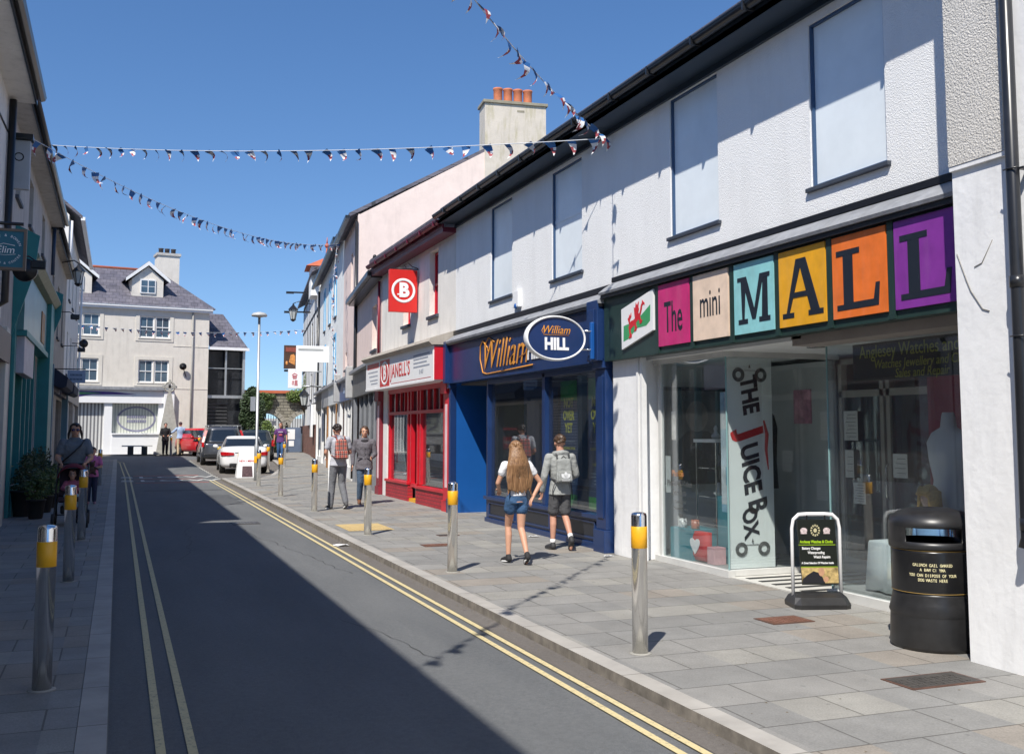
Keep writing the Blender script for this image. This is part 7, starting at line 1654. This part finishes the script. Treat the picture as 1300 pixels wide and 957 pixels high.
def plaid(name):
    m,nt,b,out=nodes_of(name); tc=N(nt,'ShaderNodeTexCoord'); sp=N(nt,'ShaderNodeSeparateXYZ'); nt.links.new(tc.outputs['Object'],sp.inputs[0])
    def stripe(o,fr,lo,hi):
        w=N(nt,'ShaderNodeMath',operation='MULTIPLY'); nt.links.new(sp.outputs[o],w.inputs[0]); w.inputs[1].default_value=fr
        s=N(nt,'ShaderNodeMath',operation='SINE'); nt.links.new(w.outputs[0],s.inputs[0]); r=N(nt,'ShaderNodeMapRange'); r.inputs[1].default_value=lo; r.inputs[2].default_value=hi; nt.links.new(s.outputs[0],r.inputs[0]); return r.outputs[0]
    last=None
    base=(.42,.045,.03,1)
    for o,fr,lo,hi,c,a in ((0,75,.2,.5,(.03,.03,.045,1),.75),(2,75,.2,.5,(.03,.03,.045,1),.75),(0,150,.75,.95,(.6,.45,.35,1),.6),(2,150,.75,.95,(.6,.45,.35,1),.6)):
        f=stripe(o,fr,lo,hi); mu=N(nt,'ShaderNodeMath',operation='MULTIPLY'); nt.links.new(f,mu.inputs[0]); mu.inputs[1].default_value=a
        mx=N(nt,'ShaderNodeMix',data_type='RGBA'); nt.links.new(mu.outputs[0],mx.inputs[0])
        if last is None: mx.inputs[6].default_value=base
        else: nt.links.new(last,mx.inputs[6])
        mx.inputs[7].default_value=c; last=mx.outputs[2]
    nt.links.new(last,b.inputs['Base Color']); b.inputs['Roughness'].default_value=.8; MATS[name]=m; return m
rucksack('bulky red checked backpack on the man in grey joggers',(4.22,20.95,G(21)),R(10),mH,plaid('red_check_cloth'),w=.17,h0=.575,h1=.80,strapm=MATS['red_check_cloth'],pocket=MATS['red_check_cloth'],vox=.011)
# --- woman in grey jacket, facing camera
wH=1.68
wj=J(wH,elL=(-.14,.0,.64),wrL=(-.09,.11,.60),elR=(.145,-.02,.64),wrR=(.15,.03,.50),knL=(-.045,.05,.285),anL=(-.045,.06,.045),toL=(-.05,.15,.014),knR=(.045,-.0,.29),anR=(.05,-.08,.06),toR=(.055,.0,.014))
wo,P=person('woman in a dark grey jacket and brown boots walking towards the camera',(5.02,22.1,G(22)),R(172),wH,wj,SK1,cl('plum_grey_jacket',(.13,.12,.135)),cl('blue_jeans',(.07,.11,.17)),mat('brown_boot',(.16,.07,.035),.6,obj=True),None,build=1.05,fem=1,sleeve=1.93,hem=.05,sole=mat('boot_sole',(.05,.03,.02),.8,obj=True))
def wh(q):
    for dx in (-1,1):
        for k in range(5): q.tube([P(dx*.042,.012-.012*k,.03),P(dx*.056,.0-.01*k,-.01),P(dx*.052,-.0-.012*k,-.045)],[.010*wH,.011*wH,.006*wH],7)
cap_hair(wo,P,wH,HM_B,front=.02,low=-.045,thick=1.05,extra=wh)
m=MB()
for i in range(18): a=2*PI*i/18; m.sph(wj['neck']+V((.042*math.cos(a),.010+.04*math.sin(a),-.005-.02*(math.sin(a)>0)))*wH,.021*wH,8,6)
remesh(m,'scarf',cl('dark_scarf',(.025,.022,.028)),wo,.010,3)
m=MB()
for s,S in ((-1,'L'),(1,'R')): limb(m,[wj['an'+S],wj['an'+S].lerp(wj['kn'+S],.62)],[.032*wH,.038*wH])
remesh(m,'boots',MATS['brown_boot'],wo,.01,3)
m=MB(); 
for z in (.60,.66,.72): m.sph(V((0,.078,z))*wH,.006*wH,6,5)
m.box(-.10*wH,-.03*wH,.062*wH,.073*wH,.585*wH,.60*wH,.004); m.box(.03*wH,.10*wH,.062*wH,.073*wH,.585*wH,.60*wH,.004); m.build('buttons_and_pockets',cl('jacket_trim',(.07,.065,.075)),wo,False)
# --- man in purple T-shirt
pH=1.76; pj=J(pH,elL=(-.160,.0,.645),wrL=(-.165,.05,.51),elR=(.160,-.01,.645),wrR=(.165,.03,.51),knL=(-.05,.06,.30),anL=(-.05,.07,.05),toL=(-.06,.155,.018),knR=(.05,.0,.29),anR=(.05,-.07,.06),toR=(.055,.01,.014))
pm,P=person('bearded man in a purple printed T-shirt and jeans walking towards the camera',(7.22,49.6,G(49.6)),R(170),pH,pj,SK3,cl('purple_tee',(.11,.035,.16)),cl('mid_blue_jeans',(.03,.09,.22)),mat('dark_shoe',(.03,.025,.02),.6,obj=True),None,build=1.12,sleeve=.6,hem=.02,sole=M_PLBLACK)
cap_hair(pm,P,pH,hairmat('cropped_hair',(.12,.05,.03),(.2,.09,.05)),front=.02,low=.0,thick=.96)
m=MB()
for i in range(15):
    a=PI*i/14
    for q_ in (0,.012): m.sph(P((.037-q_*.6)*math.cos(a),.008+.034*math.sin(a),-.022-.033*math.sin(a)-q_*.6),.0085*pH,8,6)
for i in range(7): m.sph(P(-.014+i*.0047,.050,-.024),.005*pH,6,5)
remesh(m,'beard',MATS['cropped_hair'],pm,.008,2)
m=MB(); m.box(-.06*pH,.06*pH,.075*pH,.083*pH,.745*pH,.765*pH,.003); m.build('shirt_print',mat('white_print',(.6,.55,.6),.7,.4,60,obj=True),pm,False); m=MB(); m.box(-.04*pH,.045*pH,.072*pH,.08*pH,.655*pH,.70*pH,.003); m.build('shirt_print',mat('red_print',(.45,.08,.09),.7,.5,50,obj=True),pm,False)
# --- pair by the bank
kH=1.68; kj=J(kH,elL=(-.15,.02,.65),wrL=(-.08,.10,.62),elR=(.15,.0,.64),wrR=(.10,.10,.60))
kk,P=person('person dressed all in black standing beside the stone monument',(2.35,57.6,G(57.6)),R(190),kH,kj,SK3,cl('black_coat',(.012,.012,.014)),cl('black_trousers',(.012,.012,.014)),mat('black_shoe',(.01,.01,.01),.5,obj=True),None,build=1.1,sleeve=1.93,hem=.06,vox=.014)
cap_hair(kk,P,kH,HM_D,front=.025,low=-.03,vox=.012)
oH=1.74; oj=J(oH,elL=(-.20,.03,.70),wrL=(-.27,.09,.66),elR=(.15,-.01,.645),wrR=(.14,.03,.50))
oo,P=person('man in a pale blue shirt, beige trousers and dark cap standing with his back turned',(3.12,57.9,G(57.9)),R(8),oH,oj,SK3,cl('pale_blue_shirt',(.36,.47,.66)),cl('beige_trousers',(.55,.42,.27)),mat('tan_shoe',(.45,.36,.25),.6,obj=True),None,build=1.1,sleeve=1.9,hem=.0,vox=.014)
cap_hair(oo,P,oH,mat('maroon_cap',(.05,.02,.03),.8,obj=True),front=.05,low=.005,vox=.012,name='cap')
# --- woman with pushchair, in shade
sH=1.72; sj=J(sH,elL=(-.155,.02,.65),wrL=(-.11,.155,.59),elR=(.155,.02,.65),wrR=(.11,.155,.59),knL=(-.05,.04,.285),knR=(.05,.0,.29),anR=(.05,-.07,.06),toR=(.055,.01,.014))
sw_,P=person('woman in sunglasses and a grey T-shirt pushing a pushchair on the shaded left pavement',(-.70,19.6,G(19.6)),R(178),sH,sj,SK1,cl('dark_grey_tee',(.16,.18,.2)),cl('dark_leggings',(.03,.03,.035)),mat('black_pump',(.02,.02,.02),.6,obj=True),None,build=1.3,fem=1,sleeve=.6,hem=.06,yaw=.1,curl=1.2)
def sh_(q):
    for dx in (-1,1):
        for k in range(6): q.tube([P(dx*.043,.008-.012*k,.03),P(dx*.060,-.002-.01*k,-.03),P(dx*.065,-.01*k,-.085)],[.010*sH,.014*sH,.007*sH],7)
cap_hair(sw_,P,sH,HM_D,front=.02,low=-.05,thick=1.06,extra=sh_)
m=MB()
for s in (-1,1): m.sph(P(s*.021,.055,.006),(.018*sH,.006*sH,.012*sH),10,8); m.cyl(P(s*.036,.05,.008),P(s*.050,.0,.008),.003)
m.cyl(P(-.008,.060,.009),P(.008,.060,.009),.003); m.build('sunglasses',mat('purple_lens',(.03,.02,.08),.05,obj=True,spec=.9),sw_,False)
m=MB(); m.tube([V((-.09,.03,.83))*sH,V((-.06,.105,.77))*sH,V((.03,.118,.68))*sH,V((.12,.10,.60))*sH,V((.135,.0,.56))*sH,V((.10,-.09,.62))*sH,V((-.02,-.1,.75))*sH,V((-.09,.03,.83))*sH],.014,6); m.build('bag_strap',M_BLACK,sw_,False)
# pushchair, local +Y = away from the woman
pu=thing('pushchair','dark pushchair with a dark red hood on the shaded left pavement','pushchair',(-.70,19.0,G(19)),R(180))
m=MB()
for s in (-1,1):
    m.tube([V((s*.24,-.35,1.02)),V((s*.24,-.2,.9)),V((s*.24,.1,.55)),V((s*.24,.48,.12))],.013,8); m.tube([V((s*.24,-.35,.12)),V((s*.24,.1,.52)),V((s*.24,.15,.62))],.013,8)
m.tube([V((-.24,-.35,1.02)),V((.24,-.35,1.02))],.016,8); m.tube([V((-.24,.1,.5)),V((.24,.1,.5))],.011,6); m.tube([V((-.24,-.3,.16)),V((.24,-.3,.16))],.011,6); m.build('frame',M_BLACK,pu,False)
for y,w in ((-.33,1),(.50,1)):
    for s in (-1,1):
        q=MB(); q.lathe([(.02,-.02),(.11,-.022),(.12,-.012),(.12,.012),(.11,.022),(.02,.02)],(0,0,0),20); o_=q.build('wheel',M_TYRE,pu,False); o_.rotation_euler=(0,R(90),0); o_.location=(s*.26,y,.12)
m=MB(); m.hexa([V(v) for v in ((-.2,-.02,.38),(.2,-.02,.38),(.2,.32,.42),(-.2,.32,.42),(-.2,-.02,.46),(.2,-.02,.46),(.2,.32,.5),(-.2,.32,.5))],.02); m.hexa([V(v) for v in ((-.2,-.1,.42),(.2,-.1,.42),(.2,.0,.42),(-.2,.0,.42),(-.2,-.26,.95),(.2,-.26,.95),(.2,-.2,.95),(-.2,-.2,.95))],.02); m.build('seat',mat('pushchair_cloth',(.05,.03,.04),.9,obj=True),pu,False)
m=MB(); m.loft([[V((.23*math.cos(PI*i/12),-.24+.36*math.sin(a)*1.0,.80+.24*math.sin(PI*i/12)*math.cos(a*.55))) for i in range(13)]+[V((.215*math.cos(PI*i/12),-.24+.35*math.sin(a),.80+.225*math.sin(PI*i/12)*math.cos(a*.55))) for i in range(12,-1,-1)] for a in (0,.3,.6,.9,1.2)]); m.build('hood',mat('dark_red_hood',(.16,.015,.03),.85,.15,obj=True),pu,False)
m=MB(); m.box(-.17,.17,-.25,.1,.2,.34,.03); m.build('basket',M_BLACK,pu,False)
# toddler seated, facing +Y local
tH=.88
tj=J(tH,head=(0,.05,.92),neck=(0,.0,.80),chest=(0,0,.72),hip=(0,.0,.50),waist=(0,0,.6),shL=(-.11,0,.76),shR=(.11,0,.76),elL=(-.16,.08,.66),elR=(.16,.08,.66),wrL=(-.08,.2,.64),wrR=(.08,.2,.64),hpL=(-.06,.03,.50),hpR=(.06,.03,.50),knL=(-.09,.26,.52),knR=(.09,.26,.52),anL=(-.09,.30,.33),anR=(.09,.30,.33),toL=(-.09,.37,.31),toR=(.09,.37,.31))
for k_ in tj: tj[k_]=tj[k_]+V((0,-.04,.04))
td,P=person('toddler in a pink top seated in the pushchair',(-.70,19.0,G(19)),R(180),tH,tj,SK1,cl('toddler_pink',(.45,.12,.18)),cl('toddler_blue',(.2,.35,.45)),mat('toddler_shoe',(.4,.1,.15),.6,obj=True),None,build=1.15,sleeve=1.8,vox=.009,hs=1.45)
cap_hair(td,P,tH*1.3,HM_B,low=.0,front=.02)
# child in pink walking
cH=1.22
cj=J(cH,head=(0,.01,.915),elL=(-.15,.03,.66),wrL=(-.07,.12,.64),elR=(.15,.03,.66),wrR=(.07,.12,.64),knL=(-.05,.05,.29),anL=(-.05,.05,.05))
ck,P=person('child in a pink top carrying a brown toy on the shaded left pavement',(-.50,24.2,G(24.2)),R(180),cH,cj,SK1,cl('pink_top_cloth',(.62,.17,.36)),cl('navy_jeans',(.03,.035,.07)),mat('child_shoe',(.4,.2,.25),.6,obj=True),None,build=1.05,sleeve=.7,vox=.010,hs=1.15,curl=1.2,hem=.02)
cap_hair(ck,P,cH*1.1,HM_B,front=.02,low=-.05)
ty=thing('soft_toy','brown soft toy held by the child in pink','toy',(-.50,24.02,G(24)+.70),R(180))
m=MB(); m.sph((0,.02,.04),(.08,.06,.09)); m.sph((0,.05,.16),(.06,.055,.055)); 
for s in (-1,1): m.sph((s*.045,.04,.215),.022); m.cap((s*.06,.04,.08),(s*.12,.08,.05),.025,.02); m.cap((s*.04,.04,-.02),(s*.07,.12,-.05),.03,.025)
remesh(m,'body',cl('brown_plush',(.12,.07,.05)),ty,.008,2)

# ------------------------------------------------------------------ plants
def leafmat(name,c,c2):
    m,nt,b,out=nodes_of(name); oi=N(nt,'ShaderNodeNewGeometry'); cr=N(nt,'ShaderNodeValToRGB'); nt.links.new(oi.outputs['Random Per Island'],cr.inputs[0])
    cr.color_ramp.elements[0].color=rgb(c); cr.color_ramp.elements[1].color=rgb(c2); nt.links.new(cr.outputs[0],b.inputs['Base Color']); b.inputs['Roughness'].default_value=.6; MATS[name]=m; return m
LG=leafmat('leaf_green',(.035,.07,.02),(.11,.16,.04)); LD=leafmat('leaf_dark',(.02,.045,.015),(.05,.08,.03)); LB=leafmat('leaf_bright',(.07,.13,.03),(.18,.24,.06))
def leaves(mb,cs,n,s,rr,upb=.3):
    for i in range(n):
        c,r=rr.choice(cs); 
        while True:
            p=V((rr.uniform(-1,1),rr.uniform(-1,1),rr.uniform(-1,1)))
            if .25<p.length<1: break
        p=V(c)+V((p.x*r[0],p.y*r[1],p.z*r[2])); a=V((rr.uniform(-1,1),rr.uniform(-1,1),rr.uniform(-.6,1))).normalized()*s*rr.uniform(.6,1.3); b=a.orthogonal().normalized()*s*rr.uniform(.25,.45)
        mb._add([p-a*.5,p+b,p+a*.6,p-b],[(0,1,2,3)])
def shrub(name,label,cat,loc,clumps,n,s,lm,stems,seed=1,group=None,stemname='stems'):
    t=thing(name,label,cat,loc,0,group); rr=random.Random(seed)
    m=MB(); leaves(m,clumps,n,s,rr)
    bmx=m.bm; me=bpy.data.meshes.new('foliage'); bmx.to_mesh(me); bmx.free(); me.materials.append(lm); o=bpy.data.objects.new('foliage',me); col.objects.link(o); o.parent=t
    m=MB()
    for (c,r) in clumps:
        for k in range(stems):
            e=V(c)+V((rr.uniform(-.6,.6)*r[0],rr.uniform(-.6,.6)*r[1],rr.uniform(0,.7)*r[2])); b=V((c[0]*.25+rr.uniform(-.05,.05),c[1]*.25,0))
            m.tube([b,b.lerp(e,.5)+V((rr.uniform(-.1,.1)*r[0],0,0)),e],[.02*(1+r[0]),.012*(1+r[0]),.004],5)
    m.build(stemname,mat('bark_brown',(.10,.075,.05),.9,.3,10,obj=True),t,False)
    return t
shrub('tree','tall dark evergreen between the glazed stair block and the stone wall','tree',(7.35,61.2,.43),[((0,0,1.6),(.65,.5,1.2)),((-.2,0,2.8),(.6,.5,.9)),((.25,0,2.4),(.45,.4,.9)),((-.1,0,3.4),(.4,.3,.45)),((-.5,0,2.0),(.35,.3,.5))],9000,.12,LD,4,3,stemname='trunk')
shrub('shrub','bright green shrub growing out of the top of the stone wall below the takeaway sign','shrub',(10.6,62.3,2.9),[((0,0,1.1),(.75,.4,.7)),((.2,0,1.9),(.4,.3,.6)),((-.7,0,.9),(.6,.4,.4)),((.9,0,.8),(.5,.4,.4))],3800,.10,LB,5,4)
shrub('shrub','leafy ivy hanging over the left arch of the stone wall','shrub',(7.9,62.3,.43),[((.1,0,2.9),(.6,.3,.6)),((-.4,0,2.3),(.5,.3,.8)),((.0,0,3.3),(.9,.3,.25))],3500,.10,LG,3,5)
shrub('shrub','green bush at the foot of the stone wall beside the dark hatchback','shrub',(8.25,60.8,.43),[((0,0,.8),(.5,.4,.8)),((.35,0,.5),(.35,.3,.5)),((-.2,0,1.4),(.3,.25,.5))],3500,.10,LB,4,6)
# flower display on the left pavement
pots=[(-1.62,21.2,.45,.26,0),(-1.35,20.6,.32,.2,1),(-1.65,22.4,.5,.24,0),(-1.3,22.1,.3,.2,1),(-1.62,23.8,.55,.28,0),(-1.25,23.3,.28,.2,1),(-1.6,25.4,.5,.26,0),(-1.3,25.0,.3,.2,1)]
lb=['dark leafy plant in a stand nearest the cream pilaster','low white-flowering pot at the near front of the flower display','tall leafy plant second along the flower display wall','yellow-flowering pot second along the front of the display','tallest plant in the middle of the flower display','white-flowering pot in the middle front of the display','leafy plant near the far end of the flower display','small pot at the far front end of the flower display']
for i,(x,y,h,r,k) in enumerate(pots):
    t=thing('potted_plant',lb[i],'potted plant',(x,y,G(y)),0,'plants in the flower display on the left pavement')
    m=MB(); m.lathe([(r*.55,0),(r*.6,.02),(r*.8,h),(r*.85,h),(r*.85,h+.03),(r*.7,h+.03),(r*.6,h-.05)],(0,0,0),14); m.build('pot',mat('plastic_pot',(.03,.028,.025) if 1 else 0,.7,.2),t,False)
    m=MB(); rr=random.Random(i+20); leaves(m,[((0,0,h+.2),(r*1.05,r*1.05,.25)),((0.05,0.05,h+.36),(r*.7,r*.7,.2 if k else .36))],650,.06,rr); me=bpy.data.meshes.new('foliage'); m.bm.to_mesh(me); m.bm.free(); me.materials.append(LG if k else LD); o=bpy.data.objects.new('foliage',me); col.objects.link(o); o.parent=t
    m=MB()
    for q in range(14):
        a=rr.uniform(0,2*PI); d=rr.uniform(.2,1.2)*r; z=h+rr.uniform(.25,.55); c_=V((d*math.cos(a),d*math.sin(a),z))
        for w in range(5): b_=V((math.cos(w*1.257),math.sin(w*1.257),.2))*.022; m._add([c_,c_+b_+V((.008,0,.004)),c_+b_*1.4,c_+b_-V((.008,0,0))],[(0,1,2,3)])
    m.build('flowers',mat('flower_'+('white' if i%3 else 'yellow'),(.6,.6,.6) if i%3 else (.6,.5,.06),.6),t,False)
# ------------------------------------------------------------------ pieces that stand apart become parts of their own
def split_loose(o):
    me=o.data; bm=bmesh.new(); bm.from_mesh(me); bm.faces.ensure_lookup_table()
    seen=set(); isl=[]
    for f in bm.faces:
        if f.index in seen: continue
        st=[f]; seen.add(f.index); g=[]
        while st:
            x=st.pop(); g.append(x.index)
            for e in x.edges:
                for k in e.link_faces:
                    if k.index not in seen: seen.add(k.index); st.append(k)
        isl.append(g)
    bm.free()
    # islands whose boxes touch stay together
    bb=[]
    for g in isl:
        vs=[me.vertices[v].co for fi in g for v in me.polygons[fi].vertices]
        bb.append([min(v[i] for v in vs)-.012 for i in range(3)]+[max(v[i] for v in vs)+.012 for i in range(3)])
    par=list(range(len(isl)))
    def fd(a):
        while par[a]!=a: a=par[a]
        return a
    for a in range(len(isl)):
        for b in range(a):
            if all(bb[a][i]<bb[b][i+3] and bb[b][i]<bb[a][i+3] for i in range(3)): par[fd(a)]=fd(b)
    gr={}
    for a in range(len(isl)): gr.setdefault(fd(a),[]).extend(isl[a])
    if len(gr)<2 or len(gr)>40: return
    first=True; base=o.name.split('.')[0]
    for g in gr.values():
        mp={}; vs=[]; fs=[]; mi=[]; sm=[]
        for fi in g:
            p=me.polygons[fi]; q=[]
            for v in p.vertices:
                if v not in mp: mp[v]=len(vs); vs.append(me.vertices[v].co[:])
                q.append(mp[v])
            fs.append(q); mi.append(p.material_index); sm.append(p.use_smooth)
        n=bpy.data.meshes.new(base); n.from_pydata(vs,[],fs)
        for p,i_,s_ in zip(n.polygons,mi,sm): p.material_index=i_; p.use_smooth=s_
        for mm in me.materials: n.materials.append(mm)
        if first: o.data=n; first=False
        else:
            c=o.copy(); c.data=n; c.name=base; col.objects.link(c)
SPLIT={'cream_pilaster','fascia_batten','glass_edge','end_bracket','pipe_bracket','wooden_post','pilaster_panel','door_jamb','lamp_arm','console_bracket','window_surround','cornice_trim','roller_shutter','bargeboard','shop_window','bracket_arm','shopfront_frame','frame','string_course','post','stallriser','folded_awning','buttons_and_pockets','side_stripe','socks','stallriser_panel','ceiling_light','crack_line','badge','fascia','brake_disc','exhaust_pipe','drainpipe','back_wall','inner_wall','door','sill','hook','rail','roof_rail','grey_partition','display_floor','window_frame','boots','shirt_print','gutter','pilaster','handrail','brows_and_pupils','eyes','rendered_bay','hanging_strap','photo_skin','lintel'}
for o in [o for o in scene.objects if o.type=='MESH' and o.parent is not None and o.name.split('.')[0] in SPLIT and not o.children]: split_loose(o)
# ------------------------------------------------------------------ light, sky, camera
SUN_AZ=R(39); SUN_EL=R(51.8)
d=Vector((math.sin(SUN_AZ)*math.cos(SUN_EL),math.cos(SUN_AZ)*math.cos(SUN_EL),-math.sin(SUN_EL)))
sl=bpy.data.lights.new('sun','SUN'); sl.energy=5.0; sl.angle=R(.55); sl.color=(1,.95,.87)
so=bpy.data.objects.new('sun',sl); so.rotation_euler=d.to_track_quat('-Z','Y').to_euler(); so.location=(-20,-20,40); col.objects.link(so)
w=bpy.data.worlds.new('World'); scene.world=w; w.use_nodes=True; nt=w.node_tree; nt.nodes.clear()
sky=nt.nodes.new('ShaderNodeTexSky'); sky.sky_type='NISHITA'; sky.sun_disc=False; sky.sun_elevation=SUN_EL; sky.sun_rotation=PI+SUN_AZ
sky.air_density=1.0; sky.dust_density=0; sky.ozone_density=2.5; sky.altitude=0
bg=nt.nodes.new('ShaderNodeBackground'); bg.inputs[1].default_value=.075; ou=nt.nodes.new('ShaderNodeOutputWorld')
tc=nt.nodes.new('ShaderNodeTexCoord'); mp=nt.nodes.new('ShaderNodeMapping'); mp.inputs['Location'].default_value=(0,0,.08); nm=nt.nodes.new('ShaderNodeVectorMath'); nm.operation='NORMALIZE'
nt.links.new(tc.outputs['Generated'],mp.inputs[0]); nt.links.new(mp.outputs[0],nm.inputs[0]); nt.links.new(nm.outputs[0],sky.inputs['Vector'])
hs=nt.nodes.new('ShaderNodeHueSaturation'); hs.inputs['Saturation'].default_value=1.2; hs.inputs['Value'].default_value=1.62; hs.inputs['Hue'].default_value=.505
nt.links.new(sky.outputs[0],hs.inputs['Color']); nt.links.new(hs.outputs[0],bg.inputs[0]); nt.links.new(bg.outputs[0],ou.inputs[0])
cam=bpy.data.cameras.new('camera'); co=bpy.data.objects.new('camera',cam); col.objects.link(co)
pitch=math.atan(114/1300); yaw=math.atan(500/1300*math.cos(pitch))
co.location=(0,0,1.65); co.rotation_euler=(PI/2+pitch,0,-yaw)
cam.sensor_width=36; cam.lens=36; cam.shift_x=0; cam.shift_y=-44.5/1300; cam.clip_start=.05; cam.clip_end=3000
scene.camera=co
scene.render.engine='CYCLES'
scene.view_settings.view_transform='Standard'; scene.view_settings.look='None'; scene.view_settings.exposure=.3; scene.view_settings.gamma=1
scene.cycles.max_bounces=8; scene.cycles.transparent_max_bounces=16
scene.render.resolution_x=1024; scene.render.resolution_y=753
